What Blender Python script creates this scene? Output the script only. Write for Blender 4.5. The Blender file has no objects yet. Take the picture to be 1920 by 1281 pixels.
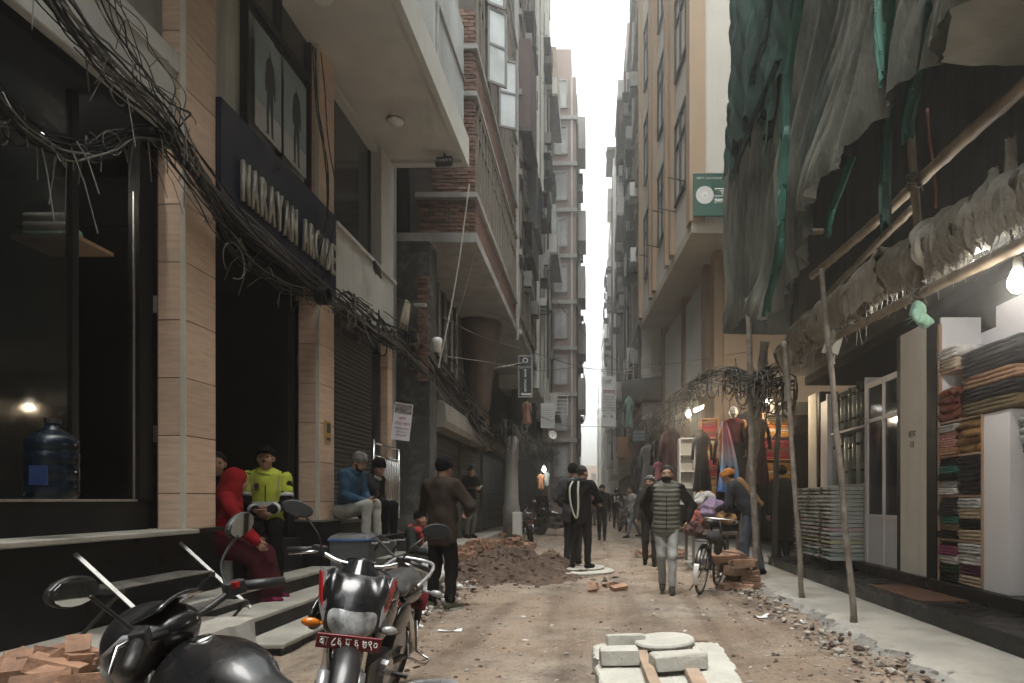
import bpy, bmesh, math, random
import numpy as np
from mathutils import Vector, Matrix, Euler, noise as mnoise
R = math.radians
rng = random.Random(7)
SC = bpy.context.scene
COL = SC.collection
# ---------------------------------------------------------------- camera
cam_data = bpy.data.cameras.new('camera')
cam = bpy.data.objects.new('camera', cam_data)
COL.objects.link(cam)
SC.camera = cam
cam_data.sensor_width = 36.0
cam_data.lens = 24.0
cam_data.shift_x = (960 - 1110) / 1920
cam_data.shift_y = (937 - 640.5) / 1920
cam_data.clip_start = 0.05
cam_data.clip_end = 3000
cam.location = (0, 0, 1.31)
cam.rotation_euler = (R(90), 0, 0)
# ---------------------------------------------------------------- sky, sun, exposure
SUN_EL, SUN_AZ = 80, 180
world = bpy.data.worlds.new('World')
SC.world = world
world.use_nodes = True
wn = world.node_tree.nodes
wl = world.node_tree.links
sky = wn.new('ShaderNodeTexSky')
sky.sky_type = 'NISHITA'
sky.sun_disc = False
sky.sun_elevation = R(SUN_EL)
sky.sun_rotation = R(SUN_AZ)
sky.air_density = 1.0
sky.dust_density = 3.0
sky.ozone_density = 1.0
hs = wn.new('ShaderNodeHueSaturation')
hs.inputs['Saturation'].default_value = 0.12
wl.new(sky.outputs[0], hs.inputs['Color'])
tint = wn.new('ShaderNodeMix'); tint.data_type = 'RGBA'; tint.blend_type = 'MULTIPLY'
tint.inputs[0].default_value = 1.0
tint.inputs[7].default_value = (0.98, 1.0, 0.985, 1)
wl.new(hs.outputs[0], tint.inputs[6])
ovc = wn.new('ShaderNodeMix'); ovc.data_type = 'RGBA'          # even overcast veil over the clear sky model
ovc.inputs[0].default_value = 0.75
ovc.inputs[7].default_value = (5.25, 5.55, 5.65, 1)
wl.new(tint.outputs[2], ovc.inputs[6])
wl.new(ovc.outputs[2], wn['Background'].inputs['Color'])
wn['Background'].inputs['Strength'].default_value = 0.13
sun_data = bpy.data.lights.new('sun', 'SUN')
sun_data.energy = 1.5
sun_data.angle = R(40)
sun_data.color = (1.0, 0.97, 0.93)
sun = bpy.data.objects.new('sun', sun_data)
COL.objects.link(sun)
sd = Vector((math.sin(R(SUN_AZ)) * math.cos(R(SUN_EL)), math.cos(R(SUN_AZ)) * math.cos(R(SUN_EL)), math.sin(R(SUN_EL))))
sun.rotation_euler = (-sd).to_track_quat('-Z', 'Y').to_euler()
SC.view_settings.view_transform = 'Standard'
SC.view_settings.look = 'None'
SC.view_settings.gamma = 1.0
SC.view_settings.use_curve_mapping = False
SC.view_settings.exposure = 1.95
SC.cycles.max_bounces = 4
SC.cycles.diffuse_bounces = 2
SC.cycles.use_adaptive_sampling = True
SC.cycles.adaptive_threshold = 0.035
SC.cycles.glossy_bounces = 2
SC.cycles.transmission_bounces = 3
SC.cycles.transparent_max_bounces = 8
SC.cycles.volume_bounces = 1
SC.cycles.sample_clamp_indirect = 4.0
SC.cycles.use_denoising = True
# ---------------------------------------------------------------- photograph geometry
F, VX, HY, CH = 1280.0, 1110.0, 937.0, 1.31
def P(px, py, d):
    return Vector(((px - VX) * d / F, d, CH + (HY - py) * d / F))
def G(px, py, z=0.0):
    d = (CH - z) * F / (py - HY)
    return Vector(((px - VX) * d / F, d, z))
# ---------------------------------------------------------------- objects
PIV = {}
def tag(o, label=None, cat=None, group=None, kind=None):
    if label: o['label'] = label
    if cat: o['category'] = cat
    if group: o['group'] = group
    if kind: o['kind'] = kind
    return o
def thing(name, label, cat, loc=(0, 0, 0), rotz=0.0, group=None, local=False):
    o = bpy.data.objects.new(name, None)
    COL.objects.link(o)
    o.empty_display_size = 0.2
    o.location = loc
    o.rotation_euler = (0, 0, rotz)
    tag(o, label, cat, group)
    PIV[o] = Vector((0, 0, 0)) if local else Vector(loc)
    return o
def link(name, me, m, parent=None, smooth=False):
    o = bpy.data.objects.new(name, me)
    COL.objects.link(o)
    if m is not None and not me.materials:
        for x in (m if isinstance(m, (list, tuple)) else [m]):
            me.materials.append(x)
    if smooth:
        me.polygons.foreach_set('use_smooth', [True] * len(me.polygons))
    if parent is not None:
        o.parent = parent
        if parent in PIV:
            o.matrix_parent_inverse = Matrix.Translation(-PIV[parent])
    return o
def copy_tree(o, parent=None):
    c = o.copy()
    COL.objects.link(c)
    if o in PIV: PIV[c] = PIV[o]
    if parent is not None:
        c.parent = parent
    for ch in list(o.children):
        copy_tree(ch, c)
    return c
class MB:
    def __init__(s):
        s.v = []; s.f = []; s.mi = []; s.cur = 0
    def add(s, vs, fs, M=None):
        n = len(s.v)
        if M is not None:
            vs = [M @ Vector(p) for p in vs]
        s.v.extend([tuple(p) for p in vs])
        for f in fs:
            s.f.append(tuple(i + n for i in f)); s.mi.append(s.cur)
        return s
    def box(s, x0, y0, z0, x1, y1, z1, M=None):
        if x0 > x1: x0, x1 = x1, x0
        if y0 > y1: y0, y1 = y1, y0
        if z0 > z1: z0, z1 = z1, z0
        vs = [(x0, y0, z0), (x1, y0, z0), (x1, y1, z0), (x0, y1, z0), (x0, y0, z1), (x1, y0, z1), (x1, y1, z1), (x0, y1, z1)]
        return s.add(vs, [(0, 3, 2, 1), (4, 5, 6, 7), (0, 1, 5, 4), (1, 2, 6, 5), (2, 3, 7, 6), (3, 0, 4, 7)], M)
    def rbox(s, c, size, rot=(0, 0, 0), jit=0.0, M=None, taper=1.0):
        a, b, d = size[0] / 2, size[1] / 2, size[2] / 2
        m = Matrix.Translation(Vector(c)) @ Euler(rot).to_matrix().to_4x4()
        if M is not None: m = M @ m
        vs = []
        for z in (-d, d):
            k = taper if z > 0 else 1.0
            for x, y in ((-a, -b), (a, -b), (a, b), (-a, b)):
                vs.append((x * k + rng.uniform(-jit, jit), y * k + rng.uniform(-jit, jit), z + rng.uniform(-jit, jit)))
        return s.add(vs, [(0, 3, 2, 1), (4, 5, 6, 7), (0, 1, 5, 4), (1, 2, 6, 5), (2, 3, 7, 6), (3, 0, 4, 7)], m)
    def tube(s, pts, r, n=6, caps=True, M=None, flat=1.0):
        pts = [Vector(p) for p in pts]
        k = len(pts)
        rs = r if isinstance(r, (list, tuple)) else [r] * k
        up = None
        vs, fs = [], []
        for i, p in enumerate(pts):
            t = (pts[min(i + 1, k - 1)] - pts[max(i - 1, 0)])
            t = t.normalized() if t.length > 1e-9 else Vector((0, 0, 1))
            if up is None:
                a = Vector((0, 0, 1)) if abs(t.z) < 0.9 else Vector((1, 0, 0))
                up = (a - t * a.dot(t)).normalized()
            else:
                up = up - t * up.dot(t)
                up = up.normalized() if up.length > 1e-6 else t.orthogonal().normalized()
            b = t.cross(up)
            for j in range(n):
                an = 2 * math.pi * j / n
                vs.append(p + up * (math.cos(an) * rs[i] * flat) + b * (math.sin(an) * rs[i]))
        for i in range(k - 1):
            for j in range(n):
                fs.append((i * n + j, i * n + (j + 1) % n, (i + 1) * n + (j + 1) % n, (i + 1) * n + j))
        if caps:
            fs.append(tuple(range(n - 1, -1, -1)))
            fs.append(tuple((k - 1) * n + j for j in range(n)))
        return s.add(vs, fs, M)
    def lathe(s, prof, n=16, M=None):
        vs, fs = [], []
        for r_, z in prof:
            for j in range(n):
                a = 2 * math.pi * j / n
                vs.append((r_ * math.cos(a), r_ * math.sin(a), z))
        for i in range(len(prof) - 1):
            for j in range(n):
                fs.append((i * n + j, i * n + (j + 1) % n, (i + 1) * n + (j + 1) % n, (i + 1) * n + j))
        fs.append(tuple(range(n - 1, -1, -1)))
        k = len(prof)
        fs.append(tuple((k - 1) * n + j for j in range(n)))
        return s.add(vs, fs, M)
    def ell(s, c, rad, nu=12, nv=8, rot=(0, 0, 0), M=None):
        m = Matrix.Translation(Vector(c)) @ Euler(rot).to_matrix().to_4x4()
        if M is not None: m = M @ m
        vs = [(0, 0, -rad[2])]; fs = []
        for i in range(1, nv):
            a = math.pi * i / nv - math.pi / 2
            for j in range(nu):
                b = 2 * math.pi * j / nu
                vs.append((rad[0] * math.cos(a) * math.cos(b), rad[1] * math.cos(a) * math.sin(b), rad[2] * math.sin(a)))
        vs.append((0, 0, rad[2]))
        for j in range(nu):
            fs.append((0, 1 + (j + 1) % nu, 1 + j))
            for i in range(nv - 2):
                q = 1 + i * nu
                fs.append((q + j, q + (j + 1) % nu, q + nu + (j + 1) % nu, q + nu + j))
            q = 1 + (nv - 2) * nu
            fs.append((q + j, q + (j + 1) % nu, len(vs) - 1))
        return s.add(vs, fs, m)
    def prism(s, poly, h, M=None):
        """poly in local xy, extruded to z=h"""
        n = len(poly)
        vs = [(p[0], p[1], 0) for p in poly] + [(p[0], p[1], h) for p in poly]
        fs = [tuple(range(n - 1, -1, -1)), tuple(range(n, 2 * n))]
        for i in range(n):
            fs.append((i, (i + 1) % n, n + (i + 1) % n, n + i))
        return s.add(vs, fs, M)
    def grid(s, fn, nu, nv, M=None, two=0.0):
        vs = [fn(i / nu, j / nv) for j in range(nv + 1) for i in range(nu + 1)]
        fs = [(j * (nu + 1) + i, j * (nu + 1) + i + 1, (j + 1) * (nu + 1) + i + 1, (j + 1) * (nu + 1) + i) for j in range(nv) for i in range(nu)]
        return s.add(vs, fs, M)
    def mesh(s, name='m'):
        me = bpy.data.meshes.new(name)
        me.from_pydata(s.v, [], s.f)
        if any(s.mi):
            me.polygons.foreach_set('material_index', s.mi)
        me.update()
        return me
    def obj(s, name, m, parent=None, smooth=False, bevel=0.0, solid=0.0):
        o = link(name, s.mesh(name), m, parent, smooth)
        if solid:
            md = o.modifiers.new('s', 'SOLIDIFY'); md.thickness = solid; md.offset = 0
        if bevel:
            md = o.modifiers.new('b', 'BEVEL'); md.width = bevel; md.segments = 2; md.limit_method = 'ANGLE'; md.angle_limit = R(40)
        return o
def part(name, m, parent, *boxes, bevel=0.0):
    b = MB()
    for q in boxes: b.box(*q)
    return b.obj(name, m, parent, bevel=bevel)
def bez(p0, p1, p2, p3, n=12):
    p0, p1, p2, p3 = map(Vector, (p0, p1, p2, p3))
    out = []
    for i in range(n + 1):
        t = i / n; u = 1 - t
        out.append(p0 * u**3 + p1 * 3 * u * u * t + p2 * 3 * u * t * t + p3 * t**3)
    return out
def spline(pts, n=8):
    pts = [Vector(p) for p in pts]
    out = []
    for i in range(len(pts) - 1):
        a = pts[max(i - 1, 0)]; b = pts[i]; c = pts[i + 1]; d = pts[min(i + 2, len(pts) - 1)]
        for k in range(n):
            t = k / n
            out.append(0.5 * ((2 * b) + (c - a) * t + (2 * a - 5 * b + 4 * c - d) * t * t + (3 * b - a - 3 * c + d) * t**3))
    out.append(pts[-1])
    return out
# ---------------------------------------------------------------- implicit surfaces (bodies, cloth, stones)
def sdf_mesh(prims, h=0.02, k=0.03, cut=None, disp=None, pad=0.04):
    """prims: ('c',a,b,ra,rb) round cone | ('e',centre,radii,rotation matrix or None) | ('b',centre,half,rotation,round)
    smooth union, surface nets"""
    los, his = [], []
    bbs = []
    for p in prims:
        if p[0] == 'c':
            a, b = np.array(p[1], float), np.array(p[2], float)
            rr = max(p[3], p[4])
            lo, hi = np.minimum(a, b) - rr, np.maximum(a, b) + rr
        else:
            c = np.array(p[1], float); rr = max(p[2]) * (1.0 if p[3] is None and p[0] == 'e' else 1.45)
            lo, hi = c - rr, c + rr
        bbs.append((lo, hi)); los.append(lo); his.append(hi)
    lo = np.min(los, 0) - pad - k; hi = np.max(his, 0) + pad + k
    n = np.ceil((hi - lo) / h).astype(int) + 1
    val = np.full(n, 9.0, dtype=np.float32)
    ax = [lo[i] + h * np.arange(n[i]) for i in range(3)]
    for p, (bl, bh) in zip(prims, bbs):
        i0 = np.maximum(np.floor((bl - pad - k - lo) / h).astype(int), 0)
        i1 = np.minimum(np.ceil((bh + pad + k - lo) / h).astype(int) + 1, n)
        sl = tuple(slice(i0[i], i1[i]) for i in range(3))
        X, Y, Z = np.meshgrid(ax[0][sl[0]], ax[1][sl[1]], ax[2][sl[2]], indexing='ij')
        if p[0] == 'c':
            a, b = np.array(p[1], float), np.array(p[2], float)
            d = b - a; L2 = max(d @ d, 1e-9)
            t = np.clip(((X - a[0]) * d[0] + (Y - a[1]) * d[1] + (Z - a[2]) * d[2]) / L2, 0, 1)
            q = np.sqrt((X - a[0] - t * d[0])**2 + (Y - a[1] - t * d[1])**2 + (Z - a[2] - t * d[2])**2) - (p[3] + (p[4] - p[3]) * t)
        else:
            c = p[1]; x, y, z = X - c[0], Y - c[1], Z - c[2]
            if p[3] is not None:
                m = np.array(p[3].to_3x3().transposed() if hasattr(p[3], 'to_3x3') else p[3].transposed())
                x, y, z = (m[0, 0] * x + m[0, 1] * y + m[0, 2] * z, m[1, 0] * x + m[1, 1] * y + m[1, 2] * z, m[2, 0] * x + m[2, 1] * y + m[2, 2] * z)
            r_ = p[2]
            if p[0] == 'e':
                l = np.sqrt((x / r_[0])**2 + (y / r_[1])**2 + (z / r_[2])**2)
                l2 = np.sqrt((x / r_[0]**2)**2 + (y / r_[1]**2)**2 + (z / r_[2]**2)**2)
                q = l * (l - 1) / np.maximum(l2, 1e-6)
            else:
                rd = p[4]
                dx, dy, dz = abs(x) - r_[0] + rd, abs(y) - r_[1] + rd, abs(z) - r_[2] + rd
                q = np.sqrt(np.maximum(dx, 0)**2 + np.maximum(dy, 0)**2 + np.maximum(dz, 0)**2) + np.minimum(np.maximum(dx, np.maximum(dy, dz)), 0) - rd
        o = val[sl]
        hh = np.maximum(k - np.abs(o - q), 0) / k
        val[sl] = np.minimum(o, q) - hh * hh * k * 0.25
    if disp or cut:
        X, Y, Z = np.meshgrid(ax[0], ax[1], ax[2], indexing='ij')
        if disp: val = val + disp(X, Y, Z)
        if cut: val = np.maximum(val, cut(X, Y, Z))
    val = np.asarray(val, np.float32)
    ins = val < 0
    nx, ny, nz = val.shape
    cnt = np.zeros((nx - 1, ny - 1, nz - 1), np.int16)
    acc = np.zeros((nx - 1, ny - 1, nz - 1, 3), np.float32)
    for axis in range(3):
        o1, o2 = [q for q in range(3) if q != axis]
        A = [slice(None)] * 3; B = [slice(None)] * 3
        A[axis] = slice(0, -1); B[axis] = slice(1, None)
        va, vb = val[tuple(A)], val[tuple(B)]
        cr = (ins[tuple(A)] != ins[tuple(B)])
        t = np.where(cr, va / np.where(cr, va - vb, 1), 0)
        for d1 in (0, 1):
            for d2 in (0, 1):
                S = [None] * 3
                S[axis] = slice(None)
                S[o1] = slice(d1, d1 + val.shape[o1] - 1)
                S[o2] = slice(d2, d2 + val.shape[o2] - 1)
                S = tuple(S)
                c_ = cr[S]
                cnt += c_
                acc[..., axis] += np.where(c_, t[S], 0)
                acc[..., o1] += np.where(c_, d1, 0)
                acc[..., o2] += np.where(c_, d2, 0)
    act = cnt > 0
    idx = np.full(act.shape, -1, np.int64)
    ii = np.argwhere(act)
    idx[act] = np.arange(len(ii))
    V = (ii + acc[act] / cnt[act][:, None]) * h + lo
    quads = []
    for axis in range(3):
        o1, o2 = (axis + 1) % 3, (axis + 2) % 3
        A = [slice(None)] * 3; B = [slice(None)] * 3
        A[axis] = slice(0, -1); B[axis] = slice(1, None)
        cr = ins[tuple(A)] != ins[tuple(B)]
        e = np.argwhere(cr)
        e = e[(e[:, o1] > 0) & (e[:, o2] > 0) & (e[:, o1] < val.shape[o1] - 1) & (e[:, o2] < val.shape[o2] - 1)]
        if not len(e): continue
        flip = ins[tuple(e.T)]
        def cell(a, b):
            q = e.copy(); q[:, o1] -= a; q[:, o2] -= b
            return idx[tuple(q.T)]
        Q = np.stack([cell(1, 1), cell(0, 1), cell(0, 0), cell(1, 0)], 1)
        Q[~flip] = Q[~flip][:, ::-1]
        quads.append(Q)
    Q = np.concatenate(quads) if quads else np.zeros((0, 4), int)
    return V, Q
def mesh_np(V, Q, name='m'):
    me = bpy.data.meshes.new(name)
    me.from_pydata(V.tolist(), [], Q.tolist())
    me.update()
    return me
def blob(name, m, parent, prims, h=0.02, k=0.03, smooth=True, M=None, extra=None, **kw):
    V, Q = sdf_mesh(prims, h, k, **kw)
    b = MB()
    vs = V.tolist(); fs = Q.tolist()
    if M is not None:
        vs = [tuple(M @ Vector(p)) for p in vs]
    b.v = [tuple(p) for p in vs]; b.f = [tuple(q) for q in fs]; b.mi = [0] * len(fs)
    if extra is not None:
        n = len(b.v)
        ev = extra.v if M is None else [tuple(M @ Vector(p)) for p in extra.v]
        b.v += ev
        b.f += [tuple(i + n for i in q) for q in extra.f]
        b.mi += [e + (0) for e in extra.mi]
    return b.obj(name, m, parent, smooth)
def folds(amp=0.006, f=34.0, ph=0.0):
    def fn(X, Y, Z):
        w = np.sin(f * Z + 4.1 * np.sin(9 * X + ph) + 3.3 * np.sin(11 * Y + 1.3 + ph)) * 0.6
        w += np.sin(0.63 * f * Z + 0.8 * f * X + 2.7 * np.sin(13 * Y + ph) + ph) * 0.5
        return (amp * w).astype(np.float32)
    return fn
# ---------------------------------------------------------------- materials
def lin(c):
    if isinstance(c, str):
        c = c.lstrip('#'); c = [int(c[i:i + 2], 16) / 255 for i in (0, 2, 4)]
        return tuple(x / 12.92 if x <= 0.04045 else ((x + 0.055) / 1.055)**2.4 for x in c)
    return tuple(c)
MATS = {}
def mat(name, col, rough=0.8, var=0.25, scale=3.0, bump=0.25, bscale=40.0, metal=0.0, dirt=0.0, dcol=(0.03, 0.026, 0.022), dscale=1.2,
        rnd=0.0, stretch=(1, 1, 1), spec=0.5, coat=0.0, streak=0.0, alpha=1.0, emis=None, estr=0.0, trans=0.0, rvar=0.12, sheen=0.0, bdist=0.01):
    if name in MATS: return MATS[name]
    c = lin(col)
    m = bpy.data.materials.new(name); m.use_nodes = True
    nt = m.node_tree; N = nt.nodes; L = nt.links
    bs = N['Principled BSDF']
    tc = N.new('ShaderNodeTexCoord')
    mp = N.new('ShaderNodeMapping'); mp.inputs['Scale'].default_value = stretch
    L.new(tc.outputs['Object'], mp.inputs['Vector'])
    def nz(sc, det=4, rg=0.6, src=mp.outputs[0]):
        q = N.new('ShaderNodeTexNoise'); q.inputs['Scale'].default_value = sc; q.inputs['Detail'].default_value = det
        q.inputs['Roughness'].default_value = rg
        L.new(src, q.inputs['Vector'])
        return q.outputs['Fac']
    def mapr(src, a, b, c0, c1):
        q = N.new('ShaderNodeMapRange'); q.inputs[1].default_value = a; q.inputs[2].default_value = b
        q.inputs[3].default_value = c0; q.inputs[4].default_value = c1
        L.new(src, q.inputs[0]); return q.outputs[0]
    def mixc(fac, a, b, mode='MIX'):
        q = N.new('ShaderNodeMix'); q.data_type = 'RGBA'; q.blend_type = mode
        if isinstance(fac, (int, float)): q.inputs[0].default_value = fac
        else: L.new(fac, q.inputs[0])
        for s, x in ((6, a), (7, b)):
            if isinstance(x, tuple): q.inputs[s].default_value = (*x, 1)
            else: L.new(x, q.inputs[s])
        return q.outputs[2]
    n1 = nz(scale)
    cur = mixc(mapr(n1, 0.3, 0.7, 0, 1), tuple(x * (1 - var) for x in c), tuple(min(1, x * (1 + var)) for x in c))
    if rnd:
        oi = N.new('ShaderNodeObjectInfo')
        v = mapr(oi.outputs['Random'], 0, 1, 1 - rnd, 1 + rnd)
        hv = N.new('ShaderNodeHueSaturation'); L.new(v, hv.inputs['Value']); L.new(cur, hv.inputs['Color'])
        cur = hv.outputs[0]
    if dirt:
        n2 = nz(dscale, 5, 0.7)
        cur = mixc(mapr(n2, 0.5, 0.75, 0, dirt), cur, tuple(dcol))
    if streak:
        mp2 = N.new('ShaderNodeMapping'); mp2.inputs['Scale'].default_value = (5, 5, 0.35)
        L.new(tc.outputs['Object'], mp2.inputs['Vector'])
        n3 = nz(1.3, 4, 0.7, mp2.outputs[0])
        cur = mixc(mapr(n3, 0.48, 0.72, 0, streak), cur, tuple(dcol))
    L.new(cur, bs.inputs['Base Color'])
    L.new(mapr(n1, 0.3, 0.7, max(0.02, rough - rvar), min(1, rough + rvar)), bs.inputs['Roughness'])
    bs.inputs['Metallic'].default_value = metal
    bs.inputs['Specular IOR Level'].default_value = spec
    if coat: bs.inputs['Coat Weight'].default_value = coat; bs.inputs['Coat Roughness'].default_value = 0.08
    if sheen: bs.inputs['Sheen Weight'].default_value = sheen
    if trans: bs.inputs['Transmission Weight'].default_value = trans
    if alpha < 1: bs.inputs['Alpha'].default_value = alpha
    if emis is not None:
        bs.inputs['Emission Color'].default_value = (*lin(emis), 1); bs.inputs['Emission Strength'].default_value = estr
    if bump:
        bn = N.new('ShaderNodeBump'); bn.inputs['Strength'].default_value = bump; bn.inputs['Distance'].default_value = bdist
        L.new(nz(bscale, 3), bn.inputs['Height']); L.new(bn.outputs[0], bs.inputs['Normal'])
    MATS[name] = m
    return m
def text(s, name, m, parent, loc, h, rot, depth=0.004, width=None, bold=0.0, align='CENTER'):
    """flat lettering built as mesh; h cap height, width overall width to squeeze to"""
    cu = bpy.data.curves.new('t', 'FONT')
    cu.body = s; cu.size = 1.0; cu.align_x = align; cu.align_y = 'CENTER'
    cu.extrude = 0.0; cu.offset = bold; cu.resolution_u = 2
    t = bpy.data.objects.new('t', cu); COL.objects.link(t)
    dg = bpy.context.evaluated_depsgraph_get()
    me = bpy.data.meshes.new_from_object(t.evaluated_get(dg))
    bpy.data.objects.remove(t)
    V = np.array([v.co[:] for v in me.vertices]) if len(me.vertices) else np.zeros((1, 3))
    w = max(V[:, 0].max() - V[:, 0].min(), 1e-4)
    sy = h / 0.72
    sx = (width / w) if width else sy
    M = Matrix.Translation(Vector(loc)) @ Euler(rot).to_matrix().to_4x4() @ Matrix.Diagonal((sx, sy, 1, 1))
    me.transform(M)
    me.update()
    me.materials.clear()
    o = link(name, me, m, parent)
    if depth:
        md = o.modifiers.new('s', 'SOLIDIFY'); md.thickness = depth; md.offset = 0
    return o
# ================================================================ palette
CONC = mat('concrete', (0.30, 0.29, 0.27), 0.9, 0.25, 1.6, 0.5, 30, dirt=0.55, dcol=(0.10, 0.095, 0.085), dscale=0.9)
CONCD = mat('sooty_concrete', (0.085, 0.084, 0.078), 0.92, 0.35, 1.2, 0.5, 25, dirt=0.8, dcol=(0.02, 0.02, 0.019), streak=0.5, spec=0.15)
PLASTER = mat('white_plaster', (0.52, 0.51, 0.47), 0.85, 0.1, 0.8, 0.15, 40, dirt=0.25, dcol=(0.25, 0.24, 0.2), streak=0.22)
PLASTD = mat('grey_plaster', (0.28, 0.275, 0.255), 0.88, 0.15, 0.8, 0.2, 30, dirt=0.35, dcol=(0.12, 0.115, 0.1), streak=0.3)
TRAV = mat('tan_travertine', (0.55, 0.395, 0.285), 0.55, 0.16, 2.2, 0.12, 18, dirt=0.25, dcol=(0.30, 0.17, 0.10), dscale=3.0, rnd=0.12, stretch=(1.2, 1.2, 9))
GROUT = mat('dark_grout', (0.13, 0.085, 0.06), 0.9, 0.15, 5)
MARB = mat('black_marble', (0.012, 0.012, 0.013), 0.42, 0.4, 3, 0.04, 30, dirt=0.35, dcol=(0.018, 0.017, 0.016), rvar=0.18, spec=0.12)
STONE = mat('pale_stone_ledge', (0.30, 0.285, 0.245), 0.75, 0.2, 3, 0.35, 35, dirt=0.5, dcol=(0.12, 0.11, 0.09), dscale=2.5)
BLACKM = mat('black_paint', (0.010, 0.010, 0.010), 0.5, 0.3, 3, 0.05, spec=0.2)
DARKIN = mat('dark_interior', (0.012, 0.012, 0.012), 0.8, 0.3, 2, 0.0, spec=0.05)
GLASSD = mat('dark_glass', (0.015, 0.018, 0.018), 0.08, 0.3, 2, 0.0, rvar=0.05, alpha=0.55)
GLASSW = mat('window_glass', (0.035, 0.04, 0.042), 0.10, 0.5, 0.7, 0.02, 3, rvar=0.06)
GLASSF = mat('far_pale_glass', (0.17, 0.18, 0.18), 0.16, 0.5, 0.7, 0.02, 3, rvar=0.06)  # lighter copy of the window glass; far brightness put into its colour
GLASSB = mat('sky_pale_glass', (0.50, 0.53, 0.53), 0.12, 0.25, 0.9, 0.02, 3, rvar=0.06)  # white sky reflection put into the pale glass colour
STEEL = mat('worn_steel', (0.36, 0.35, 0.33), 0.5, 0.2, 8, 0.05, 50, metal=0.9, dirt=0.4, dcol=(0.12, 0.1, 0.08), dscale=5)
IRON = mat('dark_iron', (0.05, 0.048, 0.045), 0.6, 0.3, 6, 0.1, 50, metal=0.4)
SHUT = mat('shutter_steel', (0.085, 0.083, 0.08), 0.5, 0.3, 2, 0.05, 30, metal=0.4, dirt=0.4, dcol=(0.02, 0.02, 0.018), streak=0.35)
WOODF = mat('weathered_wood', (0.20, 0.17, 0.135), 0.8, 0.3, 5, 0.3, 40, stretch=(6, 6, 0.8), dirt=0.4)
BRICKM = mat('old_brick', (0.15, 0.085, 0.06), 0.88, 0.3, 9, 0.5, 50, rnd=0.45, dirt=0.7, dcol=(0.035, 0.03, 0.026), dscale=0.8)
BRICKP = mat('loose_brick', (0.24, 0.135, 0.085), 0.9, 0.35, 12, 0.6, 60, rnd=0.42, dirt=0.3, dcol=(0.28, 0.18, 0.12), dscale=9)
MORT = mat('dark_mortar', (0.085, 0.075, 0.065), 0.95, 0.3, 6, 0.4)
CABLE = mat('black_cable', (0.012, 0.012, 0.012), 0.5, 0.4, 20, 0.0, rnd=0.3, spec=0.2)
CABLEG = mat('dusty_grey_cable', (0.13, 0.122, 0.105), 0.7, 0.35, 15, 0.0)
WHITEP = mat('white_board', (0.62, 0.62, 0.60), 0.6, 0.06, 2, 0.03, dirt=0.12, dcol=(0.3, 0.29, 0.26))
SHADEW = mat('white_shade', (0.70, 0.69, 0.65), 0.5, 0.05, 3, 0.0)
# ================================================================ ground
def earth_mat():
    m = bpy.data.materials.new('trodden_brick_earth'); m.use_nodes = True
    N = m.node_tree.nodes; L = m.node_tree.links; bs = N['Principled BSDF']
    tc = N.new('ShaderNodeTexCoord')
    def nz(s, d=8, r_=0.65):
        q = N.new('ShaderNodeTexNoise'); q.inputs['Scale'].default_value = s; q.inputs['Detail'].default_value = d; q.inputs['Roughness'].default_value = r_
        L.new(tc.outputs['Object'], q.inputs['Vector']); return q.outputs['Fac']
    def ramp(src, pts):
        q = N.new('ShaderNodeValToRGB'); L.new(src, q.inputs[0])
        e = q.color_ramp.elements
        while len(e) < len(pts): e.new(0.5)
        for x, (p, c) in zip(e, pts): x.position = p; x.color = (*c, 1)
        return q.outputs[0]
    def mix(f, a, b, mode='MIX'):
        q = N.new('ShaderNodeMix'); q.data_type = 'RGBA'; q.blend_type = mode
        if isinstance(f, float): q.inputs[0].default_value = f
        else: L.new(f, q.inputs[0])
        L.new(a, q.inputs[6]); L.new(b, q.inputs[7]); return q.outputs[2]
    base = ramp(nz(0.55), [(0.3, (0.165, 0.118, 0.083)), (0.5, (0.265, 0.202, 0.147)), (0.7, (0.325, 0.262, 0.203))])
    grey = ramp(nz(2.5), [(0.35, (0.19, 0.16, 0.13)), (0.65, (0.36, 0.31, 0.25))])
    f1 = ramp(nz(0.35, 5), [(0.46, (0, 0, 0)), (0.62, (1, 1, 1))])
    c = mix(f1, base, grey)
    speck = ramp(nz(28, 4, 0.8), [(0.36, (0.35, 0.32, 0.3)), (0.46, (1, 1, 1)), (0.6, (1, 1, 1)), (0.72, (1.45, 1.45, 1.45))])
    c = mix(0.8, c, speck, 'MULTIPLY')
    damp = ramp(nz(1.7, 7, 0.7), [(0.34, (0.45, 0.42, 0.40)), (0.5, (1, 1, 1))])
    c = mix(0.75, c, damp, 'MULTIPLY')
    mp = N.new('ShaderNodeMapping'); mp.inputs['Scale'].default_value = (2.4, 0.16, 1); L.new(tc.outputs['Object'], mp.inputs['Vector'])
    tr = N.new('ShaderNodeTexNoise'); tr.inputs['Scale'].default_value = 1.0; tr.inputs['Detail'].default_value = 5; tr.inputs['Distortion'].default_value = 0.6; L.new(mp.outputs[0], tr.inputs['Vector'])
    c = mix(0.7, c, ramp(tr.outputs['Fac'], [(0.38, (0.62, 0.58, 0.55)), (0.5, (1, 1, 1)), (0.66, (1.18, 1.17, 1.15))]), 'MULTIPLY')
    L.new(c, bs.inputs['Base Color'])
    bs.inputs['Roughness'].default_value = 0.93
    bn = N.new('ShaderNodeBump'); bn.inputs['Strength'].default_value = 0.8; bn.inputs['Distance'].default_value = 0.03
    ad = N.new('ShaderNodeMath'); ad.operation = 'ADD'
    L.new(nz(9, 8, 0.75), ad.inputs[0]); L.new(nz(60, 4, 0.7), ad.inputs[1])
    L.new(ad.outputs[0], bn.inputs['Height']); L.new(bn.outputs[0], bs.inputs['Normal'])
    return m
EARTH = earth_mat()
SOILD = mat('dug_dark_soil', (0.075, 0.047, 0.031), 0.95, 0.45, 6, 0.9, 30, bdist=0.03)
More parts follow.
